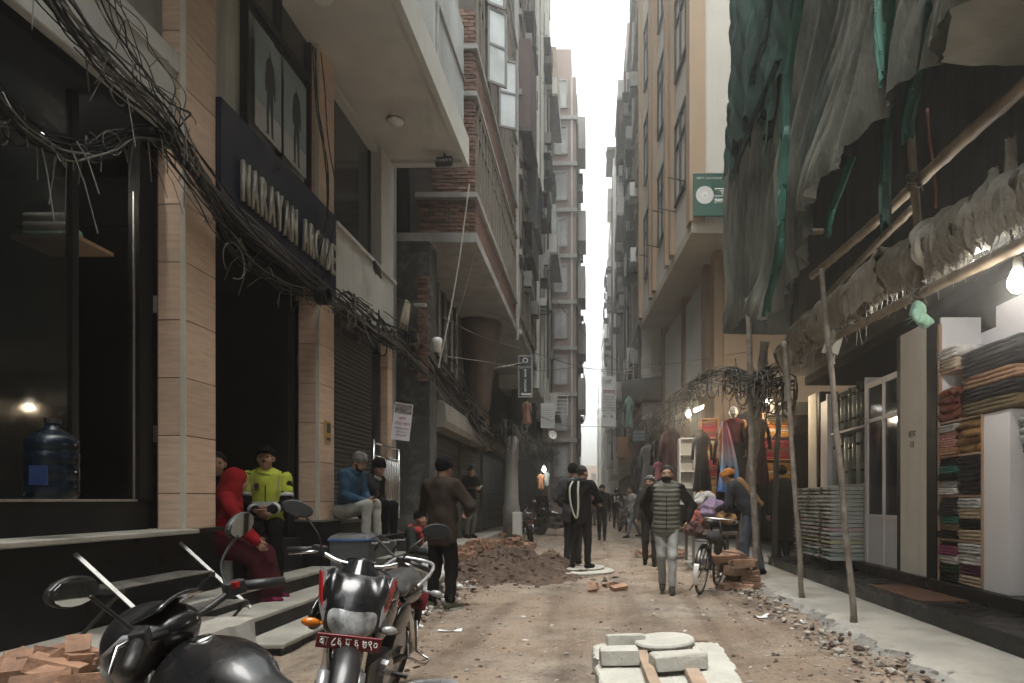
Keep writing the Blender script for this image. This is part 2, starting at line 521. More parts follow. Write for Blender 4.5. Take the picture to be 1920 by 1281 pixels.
def n3(x, y, z=0.0):
    return mnoise.fractal(Vector((x, y, z)), 0.9, 2.1, 5)
def gz(x, y):
    z = 0.035 * n3(x * 0.55, y * 0.55, 3) + 0.02 * n3(x * 1.9, y * 1.9, 7) + 0.007 * n3(x * 6, y * 6, 1)
    return z
def ground():
    xs = [-400, -120, -40, -14] + [-7 + 0.11 * i for i in range(123)] + [14, 40, 120, 400]
    ys = [-400, -100, -30, -10, -3, 0] + [1.5 + 0.10 * i for i in range(150)] + [16.6 + 0.35 * i for i in range(60)] + [40, 50, 70, 100, 160, 300, 800, 2000]
    b = MB()
    for y in ys:
        for x in xs:
            near = -7.2 < x < 6.8 and 1 < y < 38
            b.v.append((x, y, gz(x, y) if near else 0.0))
    w = len(xs)
    for j in range(len(ys) - 1):
        for i in range(w - 1):
            b.f.append((j * w + i, j * w + i + 1, (j + 1) * w + i + 1, (j + 1) * w + i)); b.mi.append(0)
    o = b.obj('ground', EARTH, None, True)
    tag(o, 'trodden brick red earth of the dug up street', 'ground', kind='structure')
ground()
PAVE = mat('pale_screed', (0.32, 0.305, 0.265), 0.92, 0.2, 1.5, 0.5, 30, dirt=0.75, dcol=(0.17, 0.145, 0.12), dscale=1.7)
def ragged_slab(name, label, x_in, edge, y0, y1, z, n, parent=None):
    """pavement slab with a broken street edge (edge(y) gives x), side faces rough"""
    b = MB()
    rows = []
    for i in range(n + 1):
        y = y0 + (y1 - y0) * i / n
        xe = edge(y)
        s = 1 if xe > x_in else -1
        rows.append([(x_in, y, -0.1), (x_in, y, z), (xe - s * 0.05, y, z + 0.004 * n3(y * 3, 2)), (xe, y, z - 0.02 + 0.02 * n3(y * 5, 9)),
                     (xe + s * (0.02 + 0.05 * n3(y * 4, 4)), y, z * 0.5), (xe + s * (0.10 + 0.10 * abs(n3(y * 3, 6))), y, -0.08)])
    m = len(rows[0])
    for r_ in rows: b.v.extend(r_)
    for i in range(n):
        for j in range(m - 1):
            b.f.append((i * m + j, i * m + j + 1, (i + 1) * m + j + 1, (i + 1) * m + j)); b.mi.append(0 if j < 3 else 1)
    for r0 in (0, n):
        b.f.append(tuple(r0 * m + j for j in range(m))); b.mi.append(0)
    o = b.obj(name, [PAVE, CONC], parent)
    return tag(o, label, 'pavement', kind='structure')
ragged_slab('pavement', 'pale concrete apron with a broken edge before the cloth shops', 4.6,
            lambda y: 2.46 + 0.10 * n3(y * 1.1, 1) + 0.09 * n3(y * 3.4, 5) + 0.05 * n3(y * 9, 3), -6, 12.9, 0.10, 420)
ragged_slab('pavement', 'concrete pavement along the left row of shutters', -4.4,
            lambda y: -2.68 + 0.06 * n3(y * 1.3, 1) + 0.05 * n3(y * 4, 5), 10.9, 36, 0.37, 200)
ragged_slab('pavement', 'smooth grey pavement beneath the folding metal shelves', -4.8,
            lambda y: -2.75 + 0.04 * n3(y * 1.5, 1), -6, 5.55, 0.36, 120)
ragged_slab('pavement', 'cracked pavement before the lit cloth stall', 4.6,
            lambda y: 2.15 + 0.10 * n3(y * 1.3, 1) + 0.07 * n3(y * 4, 5), 12.95, 40, 0.12, 160)
# ================================================================ left: arcade building (yawed a little)
AY = R(-1.2)
arc = thing('arcade_building', 'tan travertine clad arcade with dark entrance, blue sign band and white upper bay', 'building', (-4.5, 7.55, 0), AY)
FX = -4.5                               # street plane of the columns
# coordinates below are along the unrotated facade, x outward = +X
part('wall_backing', CONCD, arc, (-14, -14, 0.0, -8.2, 15.6, 22))
part('side_wall', PLASTD, arc, (-8.2, 15.0, 0, -4.62, 15.55, 16))
# columns with travertine tiles
def tile_column(y0, y1, z0, z1, px0=-5.1, first=0.0):
    part('column_core', GROUT, arc, (px0 - .02, y0 + 0.012, z0, FX - 0.012, y1 - 0.012, z1))
    part('corner_trim', mat('cream_trim', (.50, .46, .38), .7, .1), arc, (FX - .052, y0 - .006, z0, FX + .0045, y0 + .018, z1))
    z = z0 + first; zz = z0; k = 0
    while zz < z1 - 0.01:
        zt = min(z, z1) if k == 0 and first else min(zz + 0.64, z1)
        g = 0.0055
        part('tile', TRAV, arc, (FX - 0.010, y0 + .020, zz + g, FX + rng.uniform(0, .003), y1 - g, zt - g))        # street face
        part('tile', TRAV, arc, (px0, y0 - rng.uniform(0, .003), zz + g, FX - 0.054, y0 + 0.01, zt - g))          # near face
        zz = zt; k += 1
tile_column(7.55, 8.14, 0.98, 9.6, -4.80, 0.40)
tile_column(11.07, 11.68, 0.98, 12.6, -4.83, 0.30)
part('plinth', MARB, arc, (-4.95, 11.0, 0.0, -4.42, 11.78, 0.95))
part('plinth_cap', STEEL, arc, (-4.97, 10.97, 0.95, -4.40, 11.80, 0.985))
# thin tiled jamb at the far end
zz = 0.9
while zz < 4.6:
    part('tile', TRAV, arc, (-4.62, 14.45, zz + .004, -4.47, 14.75, min(zz + .8, 4.75) - .004)); zz += .8
# white projecting beam of the near shop
b = MB(); b.box(-6.2, -14, 5.32, -4.6, 7.56, 6.18); b.obj('fascia_beam', PLASTER, arc, bevel=0.015)
part('fascia_band', PLASTER, arc, (-6.2, -14, 6.02, -4.56, 7.545, 6.22))
part('soffit', DARKIN, arc, (-8.2, -14, 5.2, -4.68, 7.56, 5.31))
part('upper_wall', PLASTD, arc, (-8.2, -14, 6.22, -4.75, 7.54, 16))
for wy in (-9.0, -5.0, -1.0, 3.0):
    for z in (6.9, 10.2):
        w = part('window', GLASSW, arc, (-4.78, wy, z, -4.735, wy + 2.6, z + 2.0))
        part('frame', STEEL, w, (-4.76, wy - .06, z - .06, -4.71, wy, z + 2.06), (-4.76, wy + 2.6, z - .06, -4.71, wy + 2.66, z + 2.06), (-4.76, wy, z + 2.0, -4.71, wy + 2.6, z + 2.06), (-4.76, wy, z - .06, -4.71, wy + 2.6, z))
# upper right window next to the column
w = part('window', GLASSW, arc, (-5.02, 6.0, 6.24, -4.99, 7.5, 8.6))
# near shop: black stall riser, ledge, glass front
part('stall_riser', MARB, arc, (-6.0, -14, 0.0, -4.56, 8.2, 0.93))
b = MB(); b.box(-5.1, -14, 0.932, -4.40, 7.66, 0.985); b.obj('ledge', STONE, arc, bevel=0.012)
part('ledge', MARB, arc, (-5.0, 7.662, 0.935, -4.42, 8.22, 0.985))
part('window_base', MARB, arc, (-6.0, -14, 0.986, -4.88, 7.5, 1.29))
part('window_sill', STEEL, arc, (-5.1, -14, 1.291, -4.86, 7.3, 1.315))
part('glass_pane', GLASSD, arc, (-4.935, 1.0, 1.316, -4.925, 6.45, 5.2))
part('door_frame', BLACKM, arc, (-4.99, 7.34, 1.317, -4.86, 7.55, 5.2), (-4.97, 6.46, 1.317, -4.9, 6.54, 5.2))
part('jamb_strip', STEEL, arc, (-4.90, 7.28, 1.32, -4.885, 7.30, 4.6))
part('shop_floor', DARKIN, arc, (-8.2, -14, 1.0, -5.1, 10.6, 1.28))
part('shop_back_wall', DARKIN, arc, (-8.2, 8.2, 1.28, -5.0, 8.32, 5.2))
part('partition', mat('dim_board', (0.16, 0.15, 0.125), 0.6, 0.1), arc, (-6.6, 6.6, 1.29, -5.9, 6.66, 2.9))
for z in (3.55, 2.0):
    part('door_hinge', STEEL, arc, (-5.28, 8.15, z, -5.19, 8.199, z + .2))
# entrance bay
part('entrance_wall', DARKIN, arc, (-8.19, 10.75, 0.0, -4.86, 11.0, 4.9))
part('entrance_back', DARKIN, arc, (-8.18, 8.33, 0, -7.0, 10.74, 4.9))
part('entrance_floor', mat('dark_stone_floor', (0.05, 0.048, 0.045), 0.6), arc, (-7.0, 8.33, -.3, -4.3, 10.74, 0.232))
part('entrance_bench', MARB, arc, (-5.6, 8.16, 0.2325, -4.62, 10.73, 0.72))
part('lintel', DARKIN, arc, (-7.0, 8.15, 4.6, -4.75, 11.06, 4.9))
stp = thing('stone_steps', 'three pale stone steps leading up to the dark arcade entrance', 'steps', (-3, 7, 0))
for i, (xo, z) in enumerate(((-3.30, 0.452), (-2.93, 0.28), (-2.56, 0.11))):
    dd = 0.02 * i
    b = MB(); b.box(xo - .40 if i else -3.62, 5.62 + dd, z - 0.04, xo, 8.82 - dd, z); b.obj('step_tread', STONE, stp, bevel=0.01)
    part('step_riser', MARB, stp, (-3.6, 5.64 + dd, -.05, xo - 0.03, 8.80 - dd, z - 0.0405))
# blue sign band
NAVY = mat('navy_sign_panel', (0.010, 0.013, 0.030), 0.35, 0.2, 1.5, 0.03, 8, spec=0.2)
part('sign_panel', NAVY, arc, (-4.62, 8.15, 4.72, -4.44, 11.62, 6.12))
LET = mat('steel_letters', (0.36, 0.335, 0.28), 0.42, 0.2, 5, 0.03, metal=0.5)
def letters(s, y0, y1, z, h):
    n = len(s)
    for i, ch in enumerate(s):
        y = y0 + (y1 - y0) * (i + 0.5) / n
        text(ch, 'letter', LET, arc, (-4.39, y, z), h, (R(90), 0, R(90)), 0.05, width=(y1 - y0) / n * 0.74, bold=0.004)
letters('NARAYAN', 8.50, 10.05, 5.27, 0.54)
letters('ARCADE', 10.22, 11.46, 5.27, 0.52)
# first floor glazing with posters
part('curtain_wall', mat('curtain_grey', (0.66, 0.63, 0.54), 0.8, 0.35, 1.1, 0.05, stretch=(1, 3, .4)), arc, (-5.5, 8.15, 6.13, -4.74, 11.05, 8.4))
for y0, y1 in ((8.16, 9.08), (9.12, 10.02), (10.06, 11.04)):
    p = part('glass_pane', mat('shop_glass', (0.25, 0.25, 0.22), 0.1, 0.2, 1, 0, alpha=0.12), arc, (-4.69, y0, 6.16, -4.68, y1, 8.0))
for y in (8.12, 9.08, 10.02, 11.03):
    part('mullion', BLACKM, arc, (-4.72, y, 6.12, -4.62, y + 0.04, 12))
part('transom', BLACKM, arc, (-4.72, 8.16, 8.0, -4.61, 11.03, 8.12))
part('transom', BLACKM, arc, (-4.72, 8.16, 6.121, -4.6, 11.03, 6.16))
part('dark_glazing', mat('black_glazing', (0.02, 0.021, 0.02), 0.15, 0.3, 0.6, 0.01), arc, (-5.3, 8.16, 8.12, -4.68, 11.03, 12.5))
part('bay_head', PLASTD, arc, (-8.2, 7.55, 12.5, -4.55, 15.5, 16))
# bay right of the arcade: shutter, white panel, big window, white overhang
def shutter(name, parent, x, y0, y1, z0, z1, slat=0.085, m=SHUT, out=1):
    s = part(name, m, parent, (x - 0.06 * out, y0, z0, x - 0.03 * out, y1, z1))
    proto = MB()
    k = 4
    L_ = [(x - 0.03 * out, 0), (x - 0.005 * out, 0.2 * slat), (x, 0.5 * slat), (x - 0.005 * out, 0.8 * slat), (x - 0.03 * out, 0.97 * slat)]
    vs = [(a, y0, z0 + c) for a, c in L_] + [(a, y1, z0 + c) for a, c in L_]
    fs = [(i, i + 1, 6 + i, 5 + i) for i in range(4)]
    proto.add(vs, fs)
    me = proto.mesh('slat'); me.materials.append(m)
    for i in range(int((z1 - z0) / slat)):
        o = link('slat', me, None, s)
        o.location.z = i * slat
    return s
shutter('roller_shutter', arc, -4.78, 11.69, 14.4, 0.98, 4.5)
part('shutter_sill', STONE, arc, (-4.9, 11.81, 0.90, -4.35, 14.9, 0.965))
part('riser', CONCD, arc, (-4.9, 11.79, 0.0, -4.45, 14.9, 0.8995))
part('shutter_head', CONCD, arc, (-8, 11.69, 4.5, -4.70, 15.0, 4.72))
part('white_panel', PLASTER, arc, (-8, 11.69, 4.721, -4.52, 15.0, 6.02))
part('white_panel_sill', PLASTER, arc, (-4.8, 11.69, 6.021, -4.44, 15.0, 6.09))
wb = part('window', GLASSW, arc, (-4.80, 11.75, 6.1, -4.76, 14.2, 8.55))
part('frame', PLASTER, wb, (-4.85, 14.2, 6.091, -4.52, 15.0, 8.65), (-4.85, 11.69, 6.091, -4.70, 11.75, 8.65), (-4.85, 11.75, 8.55, -4.60, 14.2, 8.65))
part('frame', BLACKM, wb, (-4.78, 14.12, 6.1, -4.74, 14.199, 8.55), (-4.78, 11.75, 6.1, -4.74, 14.12, 6.16))
SOF = mat('bay_soffit_plaster', (0.52, 0.50, 0.45), 0.85, 0.12, 0.9, 0.1, dirt=0.2, dcol=(0.2, 0.18, 0.15))
part('bay_soffit', SOF, arc, (-4.85, 7.0, 8.70, -2.98, 14.85, 8.78))
part('bay_fascia', PLASTER, arc, (-2.975, 5.0, 8.62, -2.86, 15.05, 9.25))
part('bay_end', PLASTER, arc, (-4.85, 14.852, 8.62, -2.98, 15.05, 9.25))
part('bay_inner', PLASTD, arc, (-4.85, 5.0, 8.79, -3.05, 14.85, 12.5))
for i in range(4):
    y = 5.2 + 2.45 * i
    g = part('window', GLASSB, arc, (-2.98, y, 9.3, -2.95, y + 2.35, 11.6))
    part('frame', STEEL, g, (-2.95, y - 0.05, 9.251, -2.90, y, 11.7), (-2.95, y, 10.4, -2.91, y + 2.35, 10.44))
def downlight(x, y):
    b = MB(); b.lathe([(0.155, 0), (0.165, -0.03), (0.13, -0.07), (0.0, -0.085)], 20, Matrix.Translation((x, y, 8.699)))
    o = b.obj('ceiling_lamp', SHADEW, arc, True)
    b = MB(); b.lathe([(0.168, 0.0), (0.178, -0.02), (0.168, -0.032), (0.15, -.02)], 20, Matrix.Translation((x, y, 8.698)))
    b.obj('lamp_rim', STEEL, o, True)
downlight(-4.0, 10.0); downlight(-3.95, 13.3)
fl = thing('floodlight', 'small black floodlight with lens row under the white overhang', 'floodlight', (-3.1, 14.7, 8.5))
b = MB(); b.rbox((-3.15, 14.55, 8.52), (0.36, 0.10, 0.2), (R(-25), 0, R(-8)))
b.obj('housing', BLACKM, fl, bevel=0.01)
for i in range(5):
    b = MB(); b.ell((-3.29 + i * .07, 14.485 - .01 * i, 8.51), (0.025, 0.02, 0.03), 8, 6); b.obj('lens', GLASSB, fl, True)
part('bracket', BLACKM, fl, (-3.17, 14.56, 8.6, -3.13, 14.66, 8.70))
# ================================================================ left: brick building
bk = thing('brick_building', 'soot darkened brick building with timber windows and deep overhang above shutters', 'building', (-2.7, 15.3, 0))
BX = -2.70
part('core', MORT, bk, (-12, 15.92, 7.4, BX - 0.05, 24.2, 26))
part('overhang_slab', CONC, bk, (-8, 15.62, 7.20, BX + 0.06, 24.25, 7.42))
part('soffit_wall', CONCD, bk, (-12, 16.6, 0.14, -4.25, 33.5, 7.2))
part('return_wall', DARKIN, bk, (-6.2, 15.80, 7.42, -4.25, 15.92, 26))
def bricks_xz(x0, x1, y, z0, z1, parent, bl=0.235, bh=0.085):
    """bricks of a wall facing the camera (plane y), shared meshes"""
    me = {}
    r = 0; z = z0
    while z + bh < z1:
        x = x0 - (bl / 2 if r % 2 else 0)
        while x < x1 - 0.02:
            a, c = max(x, x0), min(x + bl - 0.016, x1)
            if c - a > 0.03:
                k = round(c - a, 3)
                if k not in me:
                    q = MB(); q.rbox((k / 2, -0.0, (bh - 0.018) / 2), (k, 0.1, bh - 0.018), jit=0.004)
                    me[k] = q.mesh('brick'); me[k].materials.append(BRICKM)
                o = link('brick', me[k], None, parent)
                o.location = Vector((a, y + rng.uniform(-0.012, 0.008), z)) + o.location
            x += bl
        z += bh; r += 1
bw = part('brick_wall', MORT, bk, (-4.05, 15.80, 7.42, BX - 0.02, 15.918, 26))
bricks_xz(-3.98, BX, 15.76, 7.44, 8.24, bw)
bricks_xz(-3.68, BX, 15.76, 8.36, 10.5, bw)
bricks_xz(-3.3, BX, 15.76, 10.76, 12.7, bw)
for z in (8.24, 10.56, 11.64, 13.9, 15.0, 17.3):
    part('string_course', CONC, bk, (-4.05, 15.62, z, BX + 0.07, 24.22, z + 0.11))
def brick_band(z0, z1):
    b = MB(); z = z0; r = 0
    while z + .08 < z1:
        y = 15.86 + (0.06 if r % 2 else 0)
        while y < 24.1:
            b.rbox((BX - 0.03, y + .115, z + .034), (0.06, 0.215, 0.068), jit=0.004); y += 0.235
        z += 0.085; r += 1
    o = b.obj('brick_courses', BRICKM, bk); o['kind'] = 'stuff'
brick_band(7.44, 8.22); brick_band(10.68, 11.6); brick_band(14.02, 14.98)
def timber_window(parent, x, y0, y1, z0, z1, n=3, m=WOODF, gl=GLASSW, name='window', out=1, bars=1):
    w = part(name, gl, parent, (x - 0.05 * out, y0, z0, x - 0.03 * out, y1, z1))
    b = MB(); t = 0.07
    for i in range(n + 1):
        y = y0 + (y1 - y0 - t) * i / n
        b.box(x - 0.029 * out, y, z0, x + 0.04 * out, y + t, z1)
    b.box(x - 0.028 * out, y0, z1 - t, x + 0.045 * out, y1, z1 + .01); b.box(x - 0.028 * out, y0, z0 - .01, x + 0.05 * out, y1, z0 + t)
    for j in range(bars):
        z = z0 + (z1 - z0) * (0.68 if bars == 1 else (j + 1) / (bars + 1))
        b.box(x - 0.027 * out, y0, z, x + 0.036 * out, y1, z + .05)
    b.obj('frame', m, w)
    return w
for zb in (8.4, 11.78, 15.14):
    for i in range(4):
        y = 15.98 + i * 2.05
        timber_window(bk, BX + 0.0, y, y + 1.85, zb, zb + 2.1, 4)
# casements swung out over the street
CASE = mat('grey_casement', (0.17, 0.17, 0.16), 0.6, 0.2, 4, 0.1)
def casement(y, z0, z1, w, ang):
    M = Matrix.Translation((BX + 0.06, y, 0)) @ Matrix.Rotation(ang, 4, 'Z')
    b = MB(); b.box(0.02, -0.008, z0 + .02, w - .02, 0.008, z1 - .02, M)
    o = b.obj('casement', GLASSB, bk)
    b = MB(); t = 0.06
    for q in ((0, z0, t, z1), (w - t, z0, w, z1)):
        b.box(q[0], -0.03, q[1], q[2], 0.03, q[3], M)
    for z in (z0, z0 + (z1 - z0) * .5, z1 - t):
        b.box(t, -0.028, z, w - t, 0.028, z + t, M)
    b.obj('frame', CASE, o)
casement(17.2, 11.85, 13.75, 0.55, R(35)); casement(17.15, 13.78, 15.6, 0.5, R(30)); casement(19.3, 11.85, 13.8, 0.55, R(22)); casement(17.0, 15.7, 17.4, .5, R(35))
# ground floor pieces beneath the overhang
part('corner_pier', mat('peeling_pier', (0.06, 0.06, 0.056), 0.92, 0.35, 1.2, 0.5, 25, dirt=0.5, dcol=(0.30, 0.29, 0.26), dscale=3.5, spec=.15), bk, (-4.46, 15.55, 0.0, -3.70, 16.25, 7.195))
pb = part('pier_brick', MORT, bk, (-3.92, 15.47, 4.0, -3.72, 15.549, 6.4))
bricks_xz(-3.95, -3.70, 15.49, 4.0, 6.4, pb)
for i, (y0, y1) in enumerate(((16.4, 20.6), (20.8, 24.6), (24.8, 30.6))):
    shutter('roller_shutter', bk, -4.02 - 0.0 * i, y0, y1, 0.16, 3.0, 0.1)
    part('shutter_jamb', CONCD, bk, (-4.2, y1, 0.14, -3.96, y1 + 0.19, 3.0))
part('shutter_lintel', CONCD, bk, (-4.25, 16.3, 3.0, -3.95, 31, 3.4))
AWN = mat('beige_metal_hood', (0.24, 0.225, 0.195), 0.6, 0.25, 1.5, 0.15, 20, dirt=0.6, dcol=(0.06, 0.055, 0.045))
b = MB(); b.prism([(-4.2, 3.05), (-3.55, 3.05), (-3.48, 3.2), (-3.52, 3.62), (-3.62, 3.7), (-4.2, 3.7)], -8.0, Matrix.Translation((0, 16.35, 0)) @ Matrix.Rotation(R(90), 4, 'X'))
b.obj('shutter_hood', AWN, bk, bevel=0.01)
b = MB(); b.prism([(-4.2, 3.0), (-3.66, 3.0), (-3.6, 3.5), (-4.2, 3.6)], -5.8, Matrix.Translation((0, 24.8, 0)) @ Matrix.Rotation(R(90), 4, 'X'))
b.obj('shutter_hood', CONCD, bk, bevel=0.01)
# pipes and flared fluted bracket under the overhang
for y in (17.6, 18.6, 19.4, 20.3, 21.0):
    b = MB(); b.tube([(-4.18, y, 3.4), (-4.18, y, 7.19)], 0.05, 8); b.obj('pipe', CONC, bk, True)
b = MB()
prof = []
for i in range(15):
    t = i / 14
    prof.append((0.30 + 0.62 * t**1.6 + (0.018 if i % 2 else 0), 2.9 + 4.28 * t))
b.lathe(prof, 20, Matrix.Translation((-3.75, 22.8, 0)) @ Matrix.Diagonal((0.8, 1, 1, 1)))
b.obj('flared_bracket', mat('terracotta_render', (0.12, 0.085, 0.065), 0.9, 0.3, 2, 0.4, 20, dirt=0.6), bk, True)
# ================================================================ left: further buildings
def block(name, label, m, x, y0, y1, z0, z1, deep=8.0, out=1):
    t = thing(name, label, 'building', (x, y0, 0))
    part('wall', m, t, (x - out * deep, y0, z0, x, y1, z1))
    return t
GREYW = mat('grey_render', (0.46, 0.455, 0.43), 0.88, 0.15, 0.5, 0.2, dirt=0.35, dcol=(0.13, 0.12, 0.1), streak=0.3)
BEIGW = mat('beige_render', (0.64, 0.63, 0.585), 0.88, 0.12, 0.5, 0.2, dirt=0.3, dcol=(0.26, 0.23, 0.19), streak=0.28)
l3 = block('concrete_building', 'grey concrete block with stacked recessed windows past the brick building', GREYW, -2.62, 24.3, 31.0, 7.0, 27)
for i in range(7):
    z = 7.3 + i * 2.85
    for j in range(3):
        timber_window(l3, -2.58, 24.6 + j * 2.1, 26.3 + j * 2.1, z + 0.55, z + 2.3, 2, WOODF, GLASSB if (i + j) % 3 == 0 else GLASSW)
    part('floor_band', CONC, l3, (-2.7, 24.31, z - 0.1, -2.50, 31.0, z + 0.1))
# dark balcony boxes high on its wall
for (y, z, h, m) in ((24.4, 14.6, 3.2, mat('red_panel', (0.10, 0.06, 0.055), 0.7, .2)), (27.2, 12.2, 2.4, IRON)):
    part('balcony_box', m, l3, (-2.6, y, z, -2.2, y + 2.6, z + h))
    part('balcony_floor', CONCD, l3, (-2.61, y - .1, z - 0.16, -2.15, y + 2.7, z - .001))
l4 = block('beige_building', 'beige tall block with narrow slot windows and fabric covered balconies', BEIGW, -2.52, 31.1, 38.4, 6.4, 33)
for i in range(9):
    z = 7.0 + i * 2.9
    for j in range(3):
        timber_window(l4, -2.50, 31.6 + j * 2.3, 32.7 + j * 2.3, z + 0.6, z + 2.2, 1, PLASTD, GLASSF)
for y in (31.2, 33.7, 36.0, 38.2):
    part('pilaster', BEIGW, l4, (-2.55, y, 6.4, -2.40, y + 0.22, 33))
CANV = mat('pale_canvas', (0.50, 0.40, 0.31), 0.9, 0.2, 2, 0.3, dirt=0.3, dcol=(0.3, .25, .2))
l4b = block('balcony_building', 'pale building with glazed balconies stepping out over the lane', BEIGW, -2.7, 38.5, 44.8, 6.0, 36)
for i in range(9):
    z = 6.4 + i * 3.0
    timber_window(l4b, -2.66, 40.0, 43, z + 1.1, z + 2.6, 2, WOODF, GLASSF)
    if i % 3: continue
    bb = part('balcony', BEIGW, l4b, (-2.7, 38.9, z, -2.0, 43.8, z + 1.0))
    part('balcony_slab', CONC, bb, (-2.71, 38.8, z - .15, -1.95, 43.9, z - .001))
    if i in (3, 5, 6, 8):
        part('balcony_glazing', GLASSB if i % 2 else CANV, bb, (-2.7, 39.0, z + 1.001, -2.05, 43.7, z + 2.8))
# red brick building whose near face shows
REDW = mat('faded_red_brick', (0.34, 0.265, 0.24), 0.88, 0.15, 0.6, 0.25, 20, dirt=0.25, dcol=(.2, .16, .14))
l5 = thing('red_building', 'tall faded red building with stacked white windows facing down the lane', 'building', (-1.1, 46, 0))
part('wall', REDW, l5, (-11, 46, 0, -1.08, 60, 29.8))
part('parapet', REDW, l5, (-2.4, 46.2, 29.8, -1.4, 50, 31.8))
for i in range(9):
    z = 2.2 + i * 3.1
    part('floor_band', GREYW, l5, (-4, 45.85, z - .12, -1.0, 60.1, z + .13))
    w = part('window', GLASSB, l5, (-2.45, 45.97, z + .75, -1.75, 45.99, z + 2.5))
    b = MB()
    for q in ((-2.55, z + .68, -2.45, z + 2.58), (-1.75, z + .68, -1.65, z + 2.58), (-2.45, z + 2.5, -1.75, z + 2.6), (-2.45, z + .64, -1.75, z + .75), (-2.12, z + .75, -2.06, z + 2.5)):
        b.box(q[0], 45.9, q[1], q[2], 45.99, q[3])
    b.obj('frame', GREYW, w)
    for j in range(3):
        timber_window(l5, -1.06, 47.5 + j * 4, 49.5 + j * 4, z + .7, z + 2.5, 2, PLASTD, GLASSF)
for x in (-2.95, -1.42):
    part('pilaster', BEIGW, l5, (x, 45.9, 0, x + 0.12, 46.0, 29.8))
for i, z in enumerate((7.5, 12.0, 15.2, 20.3, 25.5)):
    part('balcony', BEIGW if i % 2 else GREYW, l5, (-1.07, 47 + (i % 2) * 3, z, -.45, 50 + (i % 2) * 3, z + 2.2))
l6 = block('hazy_building', 'hazy pale tower on the left beyond the red building', BEIGW, -1.75, 61, 85, 0, 23)
for i in range(7):
    for j in range(3):
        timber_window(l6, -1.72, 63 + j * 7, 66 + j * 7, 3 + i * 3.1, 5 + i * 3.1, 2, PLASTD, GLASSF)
l7 = block('hazy_building', 'farthest pale block closing the left side of the lane', BEIGW, -2.3, 88, 150, 0, 15)
for i in range(5):
    for j in range(3):
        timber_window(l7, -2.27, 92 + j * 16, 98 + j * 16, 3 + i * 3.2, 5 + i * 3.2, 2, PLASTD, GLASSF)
# ground floor of the far left row
part('shop_wall', DARKIN, l3, (-12, 33.6, 0, -3.6, 45.9, 6.4))
part('shop_lintel', CONCD, l3, (-3.7, 31.0, 3.0, -2.9, 45.8, 3.6))
for y in (31.5, 36, 41):
    part('shop_pier', CONCD, l3, (-3.7, y, 0, -3.0, y + .6, 6.4))
def clutter(t, x, y0, y1, z0, z1, out, seed, n=9):
    """air conditioners, drain pipes, cages and washing on a tall street wall; x wall plane, out = +1 toward +x"""
    r_ = random.Random(seed)
    for k in range(n):
        y = r_.uniform(y0 + .6, y1 - 1.4); z = r_.uniform(z0 + 1, z1 - 2)
        u = part('ac_unit', WHITEP if k % 2 else PLASTD, t, (x, y, z, x + out * .36, y + .8, z + .55))
        b = MB(); b.lathe([(.2, 0), (.2, .012)], 14, Matrix.Translation((x + out * .36, y + .3, z + .28)) @ Matrix.Rotation(R(90) * out, 4, 'Y')); b.obj('fan_grille', IRON, u)
        part('ac_bracket', IRON, u, (x, y + .1, z - .05, x + out * .34, y + .14, z - .001))
    for k in range(3):
        y = y0 + .2 + (y1 - y0 - .4) * k / 2; b = MB(); b.tube([(x + out * .08, y, z0), (x + out * .08, y + .02, z1)], .05, 6); b.obj('drain_pipe', CONC if k % 2 else IRON, t)
    for k in range(n // 2):
        y = r_.uniform(y0 + .5, y1 - 2); z = r_.uniform(z0 + 2, z1 - 3); w = r_.uniform(1.2, 1.9)
        cg = part('window_cage', IRON, t, (x, y, z, x + out * .45, y + w, z + .04))
        for j in range(6): part('cage_bar', IRON, cg, (x + out * .42, y + w * j / 5 - .012, z + .041, x + out * .445, y + w * j / 5 + .012, z + 1.3))
        part('cage_bar', IRON, cg, (x, y, z + 1.3, x + out * .45, y + w, z + 1.33))
        if k % 2 == 0:
            b = MB(); yy = y + .2; b.grid(lambda u, v: (x + out * (.5 + .04 * math.sin(u * 9 + k)), yy + .7 * u, z + .9 - .8 * v), 8, 4); b.obj('washing', mat('washing_%d' % (k % 3), ((.45, .43, .4), (.22, .10, .09), (.12, .17, .22))[k % 3], .9), cg)
clutter(l3, -2.62, 24.5, 30.8, 8, 22, 1, 1, 8); clutter(l4, -2.52, 31.3, 38, 8, 26, 1, 2, 10); clutter(l4b, -2.7, 38.7, 44.6, 8, 26, 1, 3, 6); clutter(l5, -1.08, 46.5, 59, 5, 27, 1, 4, 14); clutter(l6, -1.75, 62, 84, 4, 22, 1, 5, 10)
# the whole left row is scaled down about the camera, vertical offset included
for o in (arc, bk, l3, l4, l4b, l5, l6, l7):
    o.scale = (0.8, 0.8, 0.8)
    o.location = Vector(o.location) * 0.8 + Vector((0, 0, 0.262))
fl.scale = (0.8,) * 3; fl.location = Vector(fl.location) * 0.8 + Vector((0, 0, 0.262))
# ================================================================ right: beige and orange building
RA = R(3.6)                                # its street wall leans into the lane as it recedes
R0 = Vector((2.34, 16.0, 0))
rb = thing('orange_trimmed_building', 'cream building with ochre pilasters whose upper floors overhang barred windows', 'building', R0, RA)
CREAM = mat('cream_render', (0.48, 0.455, 0.395), 0.85, 0.08, 0.5, 0.15, dirt=0.2, dcol=(0.36, 0.3, 0.22), streak=0.15)
OCHRE = mat('ochre_paint', (0.33, 0.232, 0.145), 0.75, 0.12, 1.2, 0.12, dirt=0.25, dcol=(0.25, 0.15, 0.08), streak=0.2)
rx, ry = R0.x, R0.y
part('upper_wall', CREAM, rb, (rx, ry, 7.8, rx + 9, ry + 9, 30))
part('soffit', mat('soffit_cream', (0.40, 0.35, 0.27), 0.9, 0.15, 0.8), rb, (rx - 0.02, ry - .05, 7.55, rx + 9, ry + 9.0, 7.799))
